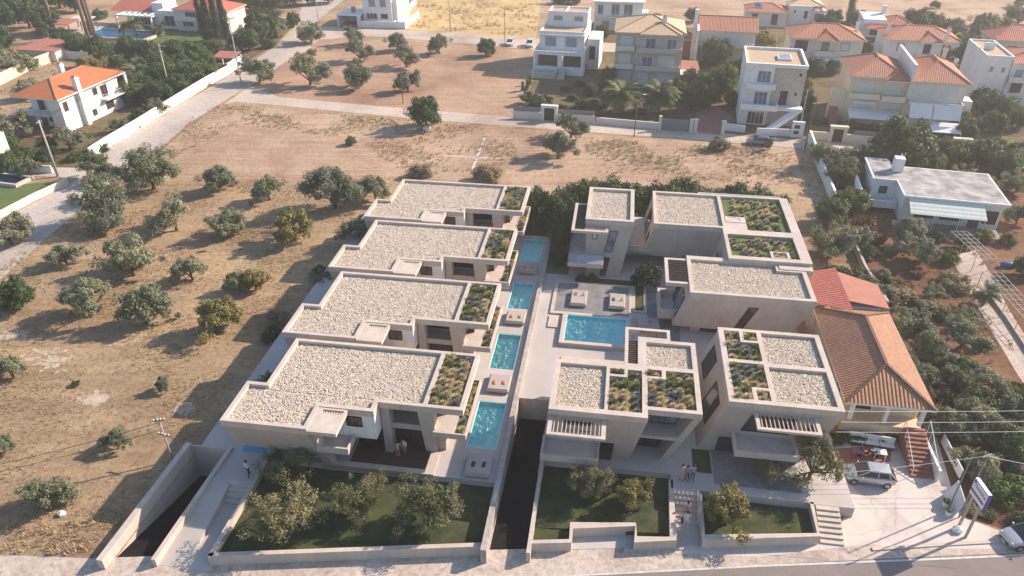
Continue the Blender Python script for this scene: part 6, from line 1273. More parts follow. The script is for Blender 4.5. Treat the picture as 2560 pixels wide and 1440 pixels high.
pw('plot_wall', [(-60, 580), (0, 548), (90, 500), (172, 462)], .2, 1.1, 'ivory', 'pale wall around the lawn at the left edge')
pw('garden_wall', [(-60, 428), (60, 430), (132, 432)], .2, 1.2, 'plaster', 'white wall behind the leaning grey pole at left')
pw('path_wall', [(2472, 742), (2515, 800), (2580, 900)], .15, .35, 'concrete', 'low kerb wall on the right of the concrete garden path')
shade_tri(sheet('garden_path', [(2375, 640), (2440, 625), (2480, 690), (2520, 770), (2600, 900), (2600, 1020), (2540, 930), (2440, 760)], M['paleroad'], .012))
def portal(px, py, lab, w=2.6, h=2.6, ang=-12, mat='ivory', gate='dark'):
    r, F = house('gate_portal', lab, (px, py), ang, 'gate'); mb = MB(F); mb.box(-.5, 0, -.3, .3, 0, h); mb.box(w, w + .5, -.3, .3, 0, h); mb.box(-.6, w + .6, -.45, .45, h, h + .45); mb.build('portal_frame', M[mat], r)
    mb = MB(F); mb.box(.02, w - .02, -.06, .06, .05, h - .1); mb.build('gate_leaf', M[gate], r)
portal(1360, 301, 'white gate portal with dark gate in front of the modern house', 1.9, 2.5)
portal(2077, 354, 'small cream gate portal on the street wall, left one', 1.7, 2.4, mat='cream'); portal(2381, 386, 'small cream gate portal on the street wall, right one', 1.7, 2.4, mat='cream', gate='wood')
r, F = house('driveway_gate', 'wide pale grey sliding gate between two pillars, stone apartment house', (1652, 325), -12, 'gate')
blk(r, F, (-.5, 0, -.25, .25, 0, 2.6), 'ivory', 'gate_pillar'); blk(r, F, (4.9, 5.5, -.25, .25, 0, 2.4), 'ivory', 'gate_pillar'); blk(r, F, (.02, 4.88, -.06, .06, .1, 2.1), 'greymetal', 'gate_leaf')
for (x, y, l) in ((1737, 331, 'pale gate pillar left of the terracotta driveway'), (1806, 336, 'pale gate pillar right of the terracotta driveway')):
    r, F = house('gate_pillar', l, (x, y), -12, 'pillar'); blk(r, F, (-.3, .3, -.25, .25, 0, 2.3), 'ivory', 'shaft'); blk(r, F, (-.38, .38, -.33, .33, 2.3, 2.45), 'plaster', 'cap')
shade_tri(sheet('terracotta_driveway', [(1745, 332), (1740, 282), (1790, 262), (1830, 290), (1806, 338)], M['redpaver'], .016))
r, F = house('meter_box', 'white wall box with small meter windows beside the thin white pole', (1975, 342), -12, 'utility box'); blk(r, F, (0, 2.0, -.3, .3, 0, 2.8), 'plaster', 'cabinet'); wf(r, F, .4, 1.2, 1.7, 2.2, -.31, nm=0); wf(r, F, .4, 1.2, .7, 1.2, -.31, nm=0)
for k, (a, b) in enumerate([((2398, 578), (2475, 648)), ((2480, 680), (2590, 800))]):
    A_ = Vector((*P(*a, 2.3), 2.3)); B_ = Vector((*P(*b, 2.3), 2.3)); d = (B_ - A_).normalized(); s_ = Vector((-d.y, d.x, 0)) * 1.0
    r = empty('trellis_walk', (A_.x, A_.y, 0), 0, ['upper', 'lower'][k] + ' piece of the pale wire trellis walk over the garden path', 'trellis')
    for q in (-1, -.33, .33, 1):
        mb = MB(); mb.bar(A_ + s_ * q, B_ + s_ * q, .045); mb.build('trellis_rail', M['trellis'], r)
    n = int((B_ - A_).length / .9)
    for i in range(n + 1):
        p = A_.lerp(B_, i / n); mb = MB(); mb.bar(p - s_, p + s_, .04)
        if i % 3 == 0:
            for q in (-1, 1): e = p + s_ * q; mb.bar(e, (e.x, e.y, 0), .06)
        mb.build('trellis_hoop', M['trellis'], r)
# ------------------------------------------------------------------ poles and wires
def pole(px, py, h, lab, r0=.14, mat='pole', arms=(), lamp=False, lean=(0, 0)):
    X, Y = P(px, py) if isinstance(px, int) else (px, py); r = empty('utility_pole', (X, Y, 0), 0, lab, 'pole')
    top = Vector((X + lean[0], Y + lean[1], h)); mb = MB(); mb.tube([(X, Y, -.1), top], [r0, r0 * .6], 8); mb.build('shaft', M[mat], r, smooth=True)
    for (dz, L, ang) in arms:
        mb = MB(); d = Vector((math.cos(ang), math.sin(ang), 0)) * L / 2; c = top - Vector((0, 0, dz)); mb.bar(c - d, c + d, .1); mb.build('crossarm', M['wood'], r)
        for q in (-.9, -.3, .3, .9):
            mb = MB(); e = c + d * q; mb.tube([e, e + Vector((0, 0, .1)), e + Vector((0, 0, .22))], [.04, .07, .03], 6); mb.build('insulator', M['whitemetal'], r)
    if lamp:
        mb = MB(); mb.bar(top, top + Vector((.9, -.3, .15)), .06); mb.bar(top + Vector((.8, -.27, .13)), top + Vector((1.3, -.45, .15)), .2, .1); mb.build('lamp_head', M['greymetal'], r)
    return top
tA = pole(145, 441, 9.0, 'thick pale concrete pole beside the lane at far left', .2, arms=[(.4, .9, 1.2)])
tB = pole(428, 240, 10.2, 'tall concrete pole with crossarm in front of the dense garden', .2, arms=[(.5, 2.4, .0), (1.6, .8, 0)])
tC = pole(605, 218, 14.2, 'tallest thin pole with crossarm and brackets at the road bend', .16, arms=[(.5, 2.2, .3), (3.5, 1.2, .3)])
tD = pole(1008, 258, 7.6, 'thin brown wooden pole standing in the bare plot', .09, 'wood')
tE = pole(1262, 104, 7.8, 'thin brown pole beside the two parked white cars', .08, 'wood', arms=[(1.2, .8, .6)])
tF = pole(1126, 79, 11.5, 'pale tall pole at the front of the straw field', .14)
tG = pole(797, 60, 8.0, 'grey street lamp pole at the top of the gravel road', .1, lamp=True)
tH = pole(1585, 343, 6.2, 'brown lamp pole in front of the stone apartment house', .09, 'wood', lamp=True)
tI = pole(2012, 372, 8.0, 'dark brown pole at the far right corner of the empty field', .12, 'wood', arms=[(.3, .8, .5)])
tJ = pole(1995, 340, 8.2, 'thin whitish pole beside the meter box', .06, 'whitemetal')
tK = pole(2488, 372, 8.5, 'leaning brown pole at the right edge above the trees', .13, 'wood', arms=[(.5, 1.0, .5)], lean=(.6, .2))
tM = pole(35.05, 39.7, 6.6, 'grey steel pole with insulators, right one behind the sign board', .07, 'greymetal', arms=[(.1, .7, .3)])
tN = pole(34.45, 40.3, 6.2, 'grey steel pole left of the insulated pole behind the sign board', .07, 'greymetal')
tO = pole(432, 1152, 4.4, 'short pale broken pole with branching arms near the basement ramp', .09, 'pole', arms=[(.1, .9, .2), (1.7, 1.1, -.3)], lean=(-.2, .3))
def wire(a, b, lab, sag=.5, r=.018, mat='dark', grp=None):
    a, b = Vector(a), Vector(b); pts = [a.lerp(b, i / 10) - Vector((0, 0, sag * 4 * (i / 10) * (1 - i / 10))) for i in range(11)]
    mb = MB(); mb.tube(pts, r, 4); return tag(mb.build('overhead_wire', M[mat]), lab, 'wire', grp or 'overhead wires')
for k, q in enumerate((-1, 0, 1)):
    o_ = Vector((q * .9, q * .3, -.3)); nm = ['left', 'middle', 'right'][k]
    wire(tB + o_, tC + o_, nm + ' wire between the crossarm pole and the tallest pole', .6, .03); wire(tA + o_ * .4, tB + o_, nm + ' wire between the thick leftmost pole and the crossarm pole', .6, .03)
wire(tC, (-62, 215, 11), 'wire running back from the tallest pole to the top edge', .5, .03)
for k, (y, z, n_) in enumerate(((1028, 6.0, 'highest'), (1055, 5.6, 'second'), (1080, 5.2, 'third'))):
    a = P(2112 - k * 10, y, z); b = P(2700, y - 4, z); wire((*a, z), (*b, z), n_ + ' pale wire crossing in front of the clay roofed house', .12, .016, 'whitemetal')
a = P(2110, 1182, 5); wire((*a, 5), tM, 'pale wire from the forecourt tree to the insulated pole', .1, .014, 'whitemetal'); b = P(2700, 1176, 6); wire(tM, (*b, 6), 'pale wire from the insulated pole to the right edge', .2, .014, 'whitemetal')
for k, (y0, y1) in enumerate(((1170, 1128), (1188, 1142))):
    a = P(-60, y0 + 4, 3.5); wire((*a, 3.5), tO - Vector((0, 0, .3 + k * .8)), ['upper', 'lower'][k] + ' thin wire crossing the straw field to the broken pole', .2, .02)
# wire mesh fence posts, lower left
for k, (x, y, l) in enumerate(((255, 1345, 'thin pale fence post leaning beside the ramp wall'), (182, 1378, 'thin fence post in the dry grass near the road'), (30, 1372, 'thin fence post at the lower left edge'))):
    X, Y = P(x, y); mb = MB(); mb.bar((X, Y, 0), (X - .3, Y + .2, 1.1), .05); tag(mb.build('fence_post', M['greymetal']), l, 'fence post')
# white chalk marks, pale patches of lime on the ground (flat, real marks)
for k, (q, w_) in enumerate((([(1105, 388), (1190, 394), (1250, 397)], 4), ([(1180, 425), (1192, 395), (1212, 345)], 3))):
    pts = [P(*p) for p in q]; mb = MB()
    for a, b in zip(pts, pts[1:]): mb.bar((*a, .015), (*b, .015), .35, .006)
    o = mb.build('lime_mark', M['paint']); o['kind'] = 'structure'
rl = random.Random(8)
for (x, y, w_, h_) in ((30, 838, 34, 15), (235, 998, 30, 16), (460, 1020, 20, 12), (120, 900, 60, 30)):
    mb = MB()
    for i in range(150 if w_ < 50 else 80):
        cx, cy = P(x + rl.gauss(0, .45) * w_, y + rl.gauss(0, .45) * h_); s_ = rl.uniform(.06, .38); a0 = rl.uniform(0, 6)
        mb.add([(cx + s_ * rl.uniform(.5, 1.2) * math.cos(a0 + k * 1.05), cy + s_ * rl.uniform(.4, 1) * math.sin(a0 + k * 1.05), .006 + i * .00009) for k in range(6)], [list(range(6))])
    o = mb.build('lime_patch', M['limepatch']); o['kind'] = 'stuff'
# rocks
rr = random.Random(3)
for (x, y, s_, l) in ((1067, 325, .8, 'white bundle lying under the dense dark tree'), (155, 1287, .35, 'small pale rock below the olive in the straw field'), (2393, 1328, .45, 'white block at the foot of the sign posts')):
    X, Y = P(x, y); mb = MB(); mb.sphere((X, Y, s_ * .4), s_, 9, 6, (1, .8, .6)); mb.v = [(a + rr.uniform(-.1, .1) * s_, b + rr.uniform(-.1, .1) * s_, c + rr.uniform(-.08, .08) * s_) for a, b, c in mb.v]; tag(mb.build('rock', M['plaster']), l, 'rock')
# ------------------------------------------------------------------ cars
def car(x, y, hd, paint, lab, suv=False, px=True):
    X, Y = P(x, y) if px else (x, y); r = empty('parked_car', (X, Y, 0), hd, lab, 'car'); F = WM[r]; H_ = .12 if suv else 0
    st = [(2.02, .52, .38, .62), (1.95, .74, .27, .74), (1.55, .84, .22, .84), (.95, .87, .20, .95), (.2, .88, .2, .96), (-.8, .88, .2, .98), (-1.5, .86, .22, 1.0), (-1.9, .80, .28, .98), (-2.0, .66, .38, .86)]
    mb = MB(F); n = 10; vs = []
    for (xx, hw, zl, zh) in st:
        zh += H_; zm = (zl + zh) / 2
        vs += [(xx, -hw * .82, zl), (xx, -hw, zl + .12), (xx, -hw, zm), (xx, -hw * .96, zh - .06), (xx, -hw * .80, zh), (xx, hw * .80, zh), (xx, hw * .96, zh - .06), (xx, hw, zm), (xx, hw, zl + .12), (xx, hw * .82, zl)]
    fs = [[i * n + k, i * n + (k + 1) % n, (i + 1) * n + (k + 1) % n, (i + 1) * n + k] for i in range(len(st) - 1) for k in range(n)] + [list(range(n - 1, -1, -1)), [(len(st) - 1) * n + k for k in range(n)]]
    mb.add(vs, [f[::-1] for f in fs]); b = mb.build('body', M[paint], r, smooth=True); sb = b.modifiers.new('s', 'SUBSURF'); sb.levels = sb.render_levels = 2
    zt = 1.46 + H_ * 1.6; zb = .93 + H_
    mb = MB(F); top = [(.25, -.56, zt - .04), (-1.35, -.56, zt - .02), (-1.35, .56, zt - .02), (.25, .56, zt - .04)]; bot = [(1.08, -.74, zb), (-1.92, -.74, zb + .03), (-1.92, .74, zb + .03), (1.08, .74, zb)]
    mb.loft(top, 0, bot, 0); mb.build('windows', M['glass'], r)
    mb = MB(F); t2 = [(.22, -.57, zt + .02), (-.5, -.6, zt + .05), (-1.42, -.57, zt), (-1.42, .57, zt), (-.5, .6, zt + .05), (.22, .57, zt + .02)]; mb.loft([(a, b_, c) for a, b_, c in t2], 0, [(a + (.06 if a > 0 else -.06 if a < -1 else 0), b_ * 1.07, c - .09) for a, b_, c in t2], 0); mb.build('roof', M[paint], r, bevel=.03)
    mb = MB(F)
    for sy in (-1, 1):
        mb.bar((1.02, sy * .75, zb), (.25, sy * .585, zt - .03), .06); mb.bar((-.45, sy * .765, zb), (-.5, sy * .6, zt - .02), .06); mb.bar((-1.45, sy * .76, zb), (-1.3, sy * .59, zt - .04), .13); mb.bar((-1.9, sy * .74, zb + .02), (-1.4, sy * .58, zt - .03), .08)
    mb.build('window_pillars', M[paint], r)
    for sx in (1.28, -1.28):
        for sy in (-1, 1):
            mb = MB(F); mb.tube([(sx, sy * .68, .31), (sx, sy * .89, .31)], .315, 18); w_ = mb.build('wheel', M['rubber'], r, smooth=False); mb = MB(F); mb.tube([(sx, sy * .885, .31), (sx, sy * .90, .31)], .2, 14); mb.build('rim', M['alloy'], w_)
    for sy in (-1, 1):
        mb = MB(F); mb.sphere((1.86, sy * .58, .66 + H_), .16, 8, 6, (.7, 1, .6)); mb.build('headlight', M['clearlamp'], r); mb = MB(F); mb.sphere((-1.93, sy * .64, .84 + H_), .14, 8, 6, (.5, .8, 1)); mb.build('tail_light', M['redlamp'], r)
        mb = MB(F); mb.sphere((.78, sy * .95, 1.0 + H_), .11, 8, 6, (.7, 1, .7)); mb.build('side_mirror', M[paint], r)
    mb = MB(F); mb.box(1.96, 2.04, -.45, .45, .36, .5); mb.build('grille', M['dark'], r)
    mb = MB(F); mb.box(2.0, 2.05, -.22, .22, .3, .4); mb.build('number_plate', M['signwhite'], r); return r
M['clearlamp'] = pm('lamp_glass', (.6, .6, .62), None, 3, .15); M['redlamp'] = pm('tail_lamp', (.4, .03, .02), None, 3, .3)
car(2168, 1198, R(170), 'carsilver', 'silver hatchback parked on the forecourt beside the brown outside stairs')
car(2566, 1352, R(187), 'carsilver', 'shiny silver car cut by the right edge on the street')
car(1896, 361, R(168), 'carblue', 'blue grey car parked on the lane under a sapling')
car(1275, 112, R(-97), 'carwhite', 'white silver car parked left of the pair by the upper lane'); car(1324, 116, R(-93), 'carwhite', 'white off road car parked right of the pair by the upper lane', True)
# ------------------------------------------------------------------ sign board and forecourt things
def text(s_, size, M4, mat, name='lettering', parent=None, ext=.01):
    cu = bpy.data.curves.new(name, 'FONT'); cu.body = s_; cu.size = size; cu.extrude = ext; cu.align_x = 'CENTER'; cu.align_y = 'CENTER'; cu.shear = .3
    o = bpy.data.objects.new(name, cu); COL.objects.link(o); dg = bpy.context.evaluated_depsgraph_get(); me = bpy.data.meshes.new_from_object(o.evaluated_get(dg)); bpy.data.objects.remove(o)
    me.materials.clear(); me.materials.append(M[mat]); me.transform((WM[parent].inverted() if parent else ID) @ M4); return link(bpy.data.objects.new(name, me), parent)
sx, y0, y1, z0, z1 = 34.4, 37.35, 39.1, 3.5, 5.0
r = empty('sign_board', (34.6, 38.2, 0), 0, 'raised white sign box with purple edge and dark lettering on two grey posts', 'sign')
mb = MB(); mb.box(sx, sx + .28, y0, y1, z0, z1); mb.build('sign_box', M['signwhite'], r); mb = MB(); mb.box(sx + .03, sx + .25, y0 - .02, y0 - .001, z0 + .02, z1 - .02); mb.build('purple_edge', M['purple'], r)
mb = MB(); mb.box(sx - .012, sx - .001, y0 + .1, y1 - .02, z0 + .32, z0 + .55); mb.build('maroon_band', M['maroon'], r); mb = MB(); mb.box(sx - .012, sx - .001, y0 + .02, y1 - .02, z1 - .1, z1 - .07); mb.build('purple_line', M['purple'], r)
face = lambda y, z: Matrix.Translation((sx - .012, y, z)) @ Matrix(((0, 0, -1, 0), (-1, 0, 0, 0), (0, 1, 0, 0), (0, 0, 0, 1)))
text('Λωωμ', .42, face(38.3, 4.55), 'ink', parent=r); text('Α', .38, face(37.6, 4.4), 'ink', parent=r); mb = MB()
for i in range(5): a = i * 1.257; mb.sphere((sx - .01, 38.92 + .08 * math.cos(a), 4.75 + .08 * math.sin(a)), .07, 6, 4, (.15, 1, 1))
mb.build('flower_emblem', M['bluething'], r)
for y in (37.75, 38.75): mb = MB(); mb.tube([(sx + .14, y, -.1), (sx + .14, y, z0)], .11, 10); mb.build('sign_post', M['pole'], r)
a = Vector((*P(2350, 1108), 0)); b = Vector((*P(2396, 1200), 0)); d = (b - a).normalized(); L_ = (b - a).length; ang = math.atan2(d.y, d.x)
r = empty('banner_sign', a, 0, 'long white sign panel with grey emblems standing along the forecourt edge', 'sign'); FB = Matrix.Translation(a) @ Matrix.Rotation(ang, 4, 'Z')
mb = MB(FB); mb.box(0, L_, 0, .08, .15, 1.15); mb.build('panel', M['signwhite'], r)
ft = lambda x: FB @ Matrix.Translation((x, -.012, .66)) @ Matrix(((1, 0, 0, 0), (0, 0, -1, 0), (0, 1, 0, 0), (0, 0, 0, 1)))
for x, c_ in ((L_ * .3, 'G'), (L_ * .43, '·'), (L_ * .54, 'O'), (L_ * .7, 'θS')): text(c_, .6, ft(x), 'ink', parent=r)
for k in (.3, L_ * .5, L_ - .3): mb = MB(FB); mb.box(k - .04, k + .04, .085, .16, 0, 1.0); mb.build('panel_post', M['greymetal'], r)
A_ = Vector((*P(2359, 1236), 0)); B_ = Vector((*P(2380, 1296), 0)); r = empty('leaning_board', A_, 0, 'big plain white board leaning behind the potted plant', 'board'); mb = MB(); o_ = Vector((.75, .1, 1.5)); mb.loft([A_ + o_, B_ + o_ + Vector((.1, .3, -.2)), B_ + o_ + Vector((.16, .3, -.2)), A_ + o_ + Vector((.06, 0, 0))], 0, [A_, B_, B_ + Vector((.06, 0, 0)), A_ + Vector((.06, 0, 0))], 0); mb.build('panel', M['plaster'], r)
for (x, y, l) in ((2368, 1288, 'white pot with dark plant at the foot of the leaning board'), (2362, 1266, 'round white pot behind the other pot by the board')):
    X, Y = P(x, y); r = empty('plant_pot', (X, Y, 0), 0, l, 'plant pot'); mb = MB(); mb.tube([(X, Y, 0), (X, Y, .4), (X, Y, .5)], [.17, .24, .24], 12); mb.build('pot', M['plaster'], r, smooth=False); mb = MB(); mb.sphere((X, Y, .62), .28, 8, 5, (1, 1, .7)); mb.v = [(a + rr.uniform(-.06, .06), b + rr.uniform(-.06, .06), c + rr.uniform(-.06, .06)) for a, b, c in mb.v]; mb.build('foliage', M['green'], r)
X, Y = P(2180, 1120); r = empty('garden_sofa', (X, Y, 0), R(-14), 'long white cushioned outdoor bench below the porch shrubs', 'bench'); F = WM[r]
for k in range(3): mb = MB(F); mb.box(-1.9 + k * 1.25, -.7 + k * 1.25, 0, .5, .3, .45); mb.build('seat_cushion', M['plaster'], r, bevel=.04); mb = MB(F); mb.box(-1.9 + k * 1.25, -.7 + k * 1.25, .5, .68, .3, 1.0); mb.build('back_cushion', M['plaster'], r, bevel=.04)
mb = MB(F); mb.box(-1.9, 1.8, .02, .66, .0, .29); mb.build('base', M['wood'], r)
def table(x, y, lab, mat='plaster', rnd=False, w_=.9, d_=.7):
    X, Y = P(x, y); r = empty('garden_table', (X, Y, 0), R(-14), lab, 'table'); F = WM[r]; mb = MB(F)
    if rnd: mb.tube([(0, 0, .68), (0, 0, .72)], w_ / 2, 16)
    else: mb.box(-w_ / 2, w_ / 2, -d_ / 2, d_ / 2, .68, .73)
    mb.build('table_top', M[mat], r)
    for i in (-1, 1):
        for j in (-1, 1): mb = MB(F); mb.bar((i * w_ * .38, j * d_ * .38, .68), (i * w_ * .45, j * d_ * .45, 0), .05); mb.build('leg', M[mat], r)
table(2140, 1142, 'small pale square table left of the black scooter', 'maroon'); table(2196, 1144, 'white plastic table right of the black scooter', 'plaster', w_=1.0)
X, Y = P(2168, 1142); r = empty('scooter', (X, Y, 0), R(165), 'black motor scooter parked between two small tables', 'scooter'); F = WM[r]
mb = MB(F)
mb.tube([(-.75, 0, .55), (-.5, 0, .72), (0, 0, .74), (.05, 0, .38), (.4, 0, .36), (.55, 0, .8), (.6, 0, .95)], [.1, .17, .14, .12, .12, .13, .08], 8); mb.build('body', M['dark'], r, smooth=True)
for x in (-.6, .68): mb = MB(F); mb.tube([(x, -.06, .24), (x, .06, .24)], .24, 14); mb.build('wheel', M['rubber'], r)
mb = MB(F); mb.bar((.58, -.32, 1.0), (.58, .32, 1.0), .04); mb.build('handlebar', M['alloy'], r); mb = MB(F); mb.sphere((-.3, 0, .84), .28, 8, 5, (1, .45, .25)); mb.build('seat', M['signwhite'], r)
shade_tri(sheet('porch_paving', [(2085, 1122), (2232, 1112), (2225, 1155), (2085, 1170)], M['redpaver'], .02))
# blue drum and chairs near pergola path
X, Y = P(2520, 668); r = empty('water_barrel', (X, Y, 0), 0, 'blue plastic barrel lying in the junk beside the garden path', 'barrel'); mb = MB(); mb.tube([(X - .9, Y, .35), (X - .8, Y, .35), (X + .8, Y, .35), (X + .9, Y, .35)], [.3, .38, .38, .3], 12); mb.build('drum', M['bluething'], r, smooth=True); mb = MB(); mb.tube([(X + .91, Y, .35), (X + .96, Y, .35)], .1, 8); mb.build('lid', M['dark'], r)
# ------------------------------------------------------------------ daybeds
def daybed(u0, u1, v0, v1, z, lab, items, towel='orange'):
    r = empty('daybed', S((u0 + u1) / 2, (v0 + v1) / 2, z), SA, lab, 'daybed'); F = SITE
    mb = MB(F); mb.box(u0 + .12, u1 - .12, v0 + .12, v1 - .12, z, z + .14); mb.build('plinth', M['dark'], r)
    mb = MB(F); mb.box(u0, u1, v0, v1, z + .14, z + .4); mb.build('base', M['concrete2'], r); mb = MB(F); mb.box(u0 + .08, u1 - .08, v0 + .08, v1 - .08, z + .4, z + .5); mb.build('mattress', M['fabric'], r, bevel=.04)
    for k, (fu, fv, kind, l) in enumerate(items):
        u = u0 + (u1 - u0) * fu; v = v0 + (v1 - v0) * fv; t = z + .5; mb = MB(F)
        if kind == 'tray': mb.grid([(u - .16, u + .16, v - .28, v + .28)], [(u - .13, u + .13, v - .25, v + .25)], t, t + .07); mb.box(u - .15, u + .15, v - .27, v + .27, t + .001, t + .02); mb.sphere((u, v + .08, t + .08), .07, 8, 5); tag(mb.build('serving_tray', M['orange']), l, 'tray')
        elif kind == 'bottle': mb.tube([(u, v, t), (u, v, t + .2), (u, v, t + .28), (u, v, t + .4)], [.07, .07, .03, .03], 10); mb.box(u - .15, u + .15, v - .2, v - .08, t + .001, t + .05); tag(mb.build('bottle', M['terracotta'], smooth=False), l, 'bottle')
        else: mb.box(u - .14, u + .14, v - .3, v + .3, t + .001, t + .07); mb.box(u - .1, u + .12, v - .22, v + .25, t + .07, t + .12); tag(mb.build('folded_towel', M[kind], bevel=.02), l, 'towel')
for k, (a, b, n_) in enumerate(((-9.15, -6.75, 'nearest'), (1.5, 3.9, 'second'), (12.75, 14.9, 'third'), (23.3, 25.6, 'farthest'))):
    daybed(17.05, 19.15, a, b, 1.0, 'square daybed below the %s plunge pool' % n_, [(.3, .42, 'dark' if k == 0 else 'orange', 'left folded towel on the %s poolside daybed' % n_), (.72, .45, 'dark' if k == 0 else 'orange', 'right folded towel on the %s poolside daybed' % n_)])
daybed(23.6, 25.45, 16.95, 19.9, 1.16, 'left daybed on the grey stone courtyard terrace', [(.3, .65, 'tray', 'orange round tray on the left courtyard daybed'), (.76, .62, 'bottle', 'orange bottle on the left courtyard daybed')])
daybed(27.85, 29.65, 16.95, 19.75, 1.16, 'right daybed on the grey stone courtyard terrace', [(.3, .5, 'wood', 'brown folded towel on the right courtyard daybed'), (.78, .5, 'bottle', 'orange bottle on the right courtyard daybed')])
daybed(31.05, 33.3, 14.0, 15.7, 1.0, 'low lounger with raised back right of the courtyard pool', [(.55, .5, 'orange', 'reddish folded towel on the lounger right of the pool')])
# loungers at the big pool and terrace tables of the pool villa
for k, (x, y, l) in enumerate(((205, 88, 'pale sun lounger left of the big blue pool'), (375, 88, 'brown sun lounger with white frame right of the big blue pool'))):
    X, Y = P(x, y); r = empty('sun_lounger', (X, Y, 0), R(20), l, 'sun lounger'); F = WM[r]; mb = MB(F); mb.box(-1, .4, -.35, .35, .3, .38); mb.build('bed', M['wood' if k else 'fabric'], r); mb = MB(F); mb.loft([(.41, -.35, .36), (1.05, -.35, .75), (1.05, .35, .75), (.41, .35, .36)], 0, [(.41, -.35, .3), (1.05, -.35, .69), (1.05, .35, .69), (.41, .35, .3)], 0); mb.build('backrest', M['wood' if k else 'fabric'], r)
    for i in (-.9, .35):
        for j in (-.3, .3): mb = MB(F); mb.bar((i, j, .3), (i, j, 0), .06); mb.build('leg', M['whitemetal'], r)
# ------------------------------------------------------------------ people
def person(loc, rz, lab, top, legs, hair='hair', walk=.0, arms=(.12, .12), h=1.72, long_hair=False, skirt=False):
    """one continuous skinned body; materials by height"""
    k = h / 1.72
    J = {}; E = []
    def j(n, x, y, z, r, par=None):
        J[n] = (len(J), (x * k, y * k, z * k), r * k)
        if par: E.append((J[par][0], J[n][0]))
    j('pelvis', 0, 0, .95, .135); j('waist', 0, 0, 1.10, .12, 'pelvis'); j('chest', .01, 0, 1.30, .15, 'waist'); j('collar', 0, 0, 1.44, .10, 'chest'); j('neck', .01, 0, 1.50, .055, 'collar'); j('jaw', .03, 0, 1.56, .075, 'neck'); j('head', .02, 0, 1.65, .095, 'jaw')
    for s_, nm in ((1, 'L'), (-1, 'R')):
        w_ = walk * s_
        j('hip' + nm, 0, .095 * s_, .88, .10, 'pelvis'); j('knee' + nm, .02 + w_ * .22, .10 * s_, .48, .062, 'hip' + nm); j('ankle' + nm, -.02 + w_ * .42, .10 * s_, .085 + (abs(w_) * .05 if w_ < 0 else 0), .042, 'knee' + nm); j('toe' + nm, .14 + w_ * .42, .11 * s_, .035 + (abs(w_) * .03 if w_ < 0 else 0), .035, 'ankle' + nm)
        a = arms[0 if s_ == 1 else 1]
        j('sho' + nm, 0, .175 * s_, 1.40, .062, 'collar'); j('elb' + nm, -.03 - w_ * .1, (.20 + a * .3) * s_, 1.12, .044, 'sho' + nm); j('wri' + nm, .05 - w_ * .22 + a * .5, (.21 + a * .15) * s_, .88 + a * .5, .028, 'elb' + nm)
        hx, hy, hz = J['wri' + nm][1]; hx /= k; hy /= k; hz /= k
        j('palm' + nm, hx + .03, hy, hz - .07, .026, 'wri' + nm); j('thumb' + nm, hx + .065, hy - .01 * s_, hz - .085, .010, 'palm' + nm)
        for q, (oy, ln) in enumerate(((-.024, .07), (-.008, .08), (.008, .076), (.024, .06))): j('f%d%s' % (q, nm), hx + .045 - q * .012, hy + oy * .5, hz - .09 - ln, .0085, 'palm' + nm)
    vs = [v[1] for v in J.values()]; me = bpy.data.meshes.new('body'); me.from_pydata(vs, E, [])
    o = bpy.data.objects.new('body', me); COL.objects.link(o); md = o.modifiers.new('skin', 'SKIN'); sk = me.skin_vertices[0].data
    for (i, p, r_) in J.values(): sk[i].radius = (r_, r_ * (.8 if i in (1, 2, 3) else 1)) if False else (r_, r_)
    sk[0].use_root = True; md.use_smooth_shade = True; sb = o.modifiers.new('sub', 'SUBSURF'); sb.levels = sb.render_levels = 1
    dg = bpy.context.evaluated_depsgraph_get(); m2 = bpy.data.meshes.new_from_object(o.evaluated_get(dg)); bpy.data.objects.remove(o)
    m2.materials.clear()
    for mm in ('skin', top, legs, 'dark'): m2.materials.append(M[mm])
    for p in m2.polygons:
        c = p.center / k; i = 0
        ad = abs(c.y)
        if c.z < .09: i = 3
        elif c.z < (.98): i = 2 if not (ad > .19 and c.z > .6) else 0
        elif c.z < 1.47: i = 1
        if ad > .21 and c.z < 1.0: i = 0
        if skirt and c.z < .5 and c.z > .09: i = 0
        p.material_index = i
    r = empty('person', loc, rz, lab, 'person'); b = link(bpy.data.objects.new('body', m2), r)
    F = WM[r]; mb = MB(F); mb.sphere((.0 * k, 0, 1.695 * k), .118 * k, 12, 8, (1.0, .92, .92))
    if long_hair: mb.sphere((-.07 * k, 0, 1.56 * k), .11 * k, 10, 8, (.6, .9, 1.5))
    mb.build('hair', M[hair], r, smooth=True)
    mb = MB(F)
    for s_ in (-1, 1): mb.sphere((.112 * k, .035 * s_ * k, 1.64 * k), .012 * k, 6, 4)
    mb.build('eyes', M['dark'], r); mb = MB(F); mb.sphere((.122 * k, 0, 1.61 * k), .018 * k, 6, 4, (1, .6, 1.2)); mb.build('nose', M['skin'], r)
    return r
cl = lambda n, c: M.__setitem__(n, pm(n, c, None, 4, .9))
cl('white_shirt', (.72, .68, .66)); cl('pink_shirt', (.62, .42, .38)); cl('blue_jeans', (.07, .10, .18)); cl('navy_trousers', (.03, .035, .07)); cl('light_blue_top', (.30, .38, .50)); cl('rose_dress', (.42, .16, .17)); cl('grey_top', (.30, .27, .28)); cl('beige_dress', (.55, .42, .36))
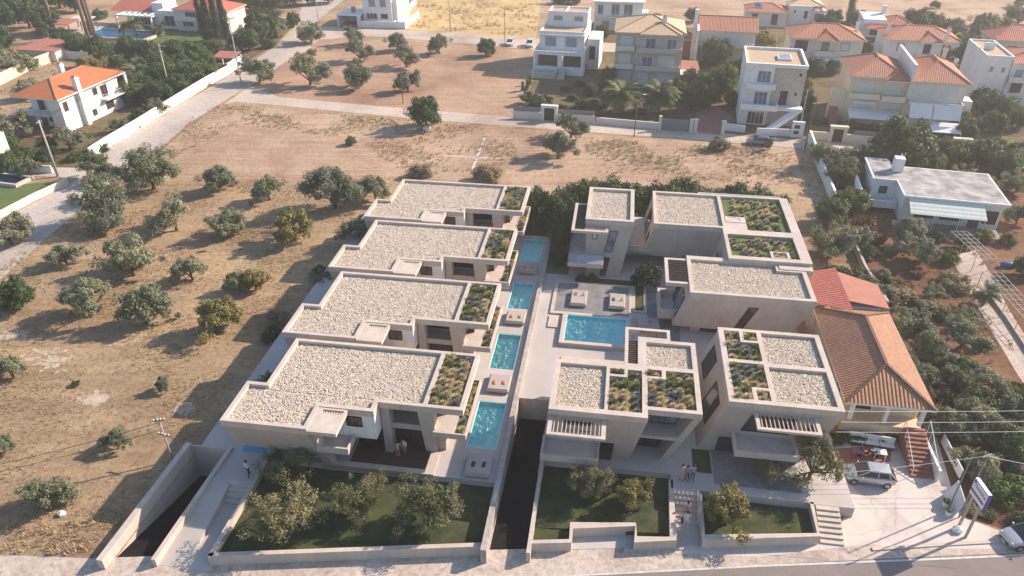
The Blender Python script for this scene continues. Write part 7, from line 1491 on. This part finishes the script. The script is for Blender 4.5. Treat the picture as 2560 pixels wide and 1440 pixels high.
person(S(-.25, -11.6, 1.0), R(75), 'person in pale shirt and dark trousers walking up the left path', 'white_shirt', 'navy_trousers', walk=.6)
person(S(11.2, -7.75, 1.03), R(-60), 'person in reddish clothes, left one of the pair on the timber deck', 'beige_dress', 'rose_dress', arms=(.5, .3), long_hair=True, skirt=True)
person(S(11.65, -7.35, 1.03), R(-120), 'person in white top, right one of the pair on the timber deck', 'white_shirt', 'grey_top', arms=(.2, .5))
person(S(34.55, -6.95, 1.0), R(-100), 'person in pale top with raised arms, left of the three on the terrace', 'pink_shirt', 'beige_dress', arms=(.6, .6), walk=.2)
person(S(34.98, -6.95, 1.0), R(-90), 'long haired person in grey top, middle of the three on the terrace', 'grey_top', 'navy_trousers', long_hair=True, walk=.3, h=1.66)
person(S(35.42, -6.85, 1.0), R(-80), 'person in light blue top and jeans, right of the three on the terrace', 'light_blue_top', 'blue_jeans', walk=.2)
p7 = person(S(34.85, -10.9, 0.03), R(85), 'person in white shirt with a black bag at the foot of the entrance steps', 'white_shirt', 'white_shirt', walk=.3, h=1.78)
person(S(34.95, -9.85, .33), R(95), 'small person in rosy top climbing the entrance steps', 'pink_shirt', 'rose_dress', h=1.45, walk=.4, long_hair=True)
mb = MB(SITE); mb.box(34.42, 34.56, -11.05, -10.7, .55, .9); mb.bar((34.5, -10.87, .9), (34.72, -10.87, 1.45), .03); tag(mb.build('shoulder_bag', M['dark'], bevel=.03), 'black shoulder bag carried by the white shirted person', 'bag')
# ------------------------------------------------------------------ haze
m = bpy.data.materials.new('haze'); m.use_nodes = True; t = m.node_tree; t.nodes.remove(t.nodes['Principled BSDF'])
pv = N(t, 'VolumePrincipled'); pv.inputs['Density'].default_value = .00055; pv.inputs['Color'].default_value = (1, .95, .94, 1); pv.inputs['Anisotropy'].default_value = .3
t.links.new(pv.outputs[0], t.nodes['Material Output'].inputs['Volume'])
mb = MB(); mb.box(-760, 760, -190, 960, -5, 48); o = mb.build('haze', m); o['kind'] = 'stuff'
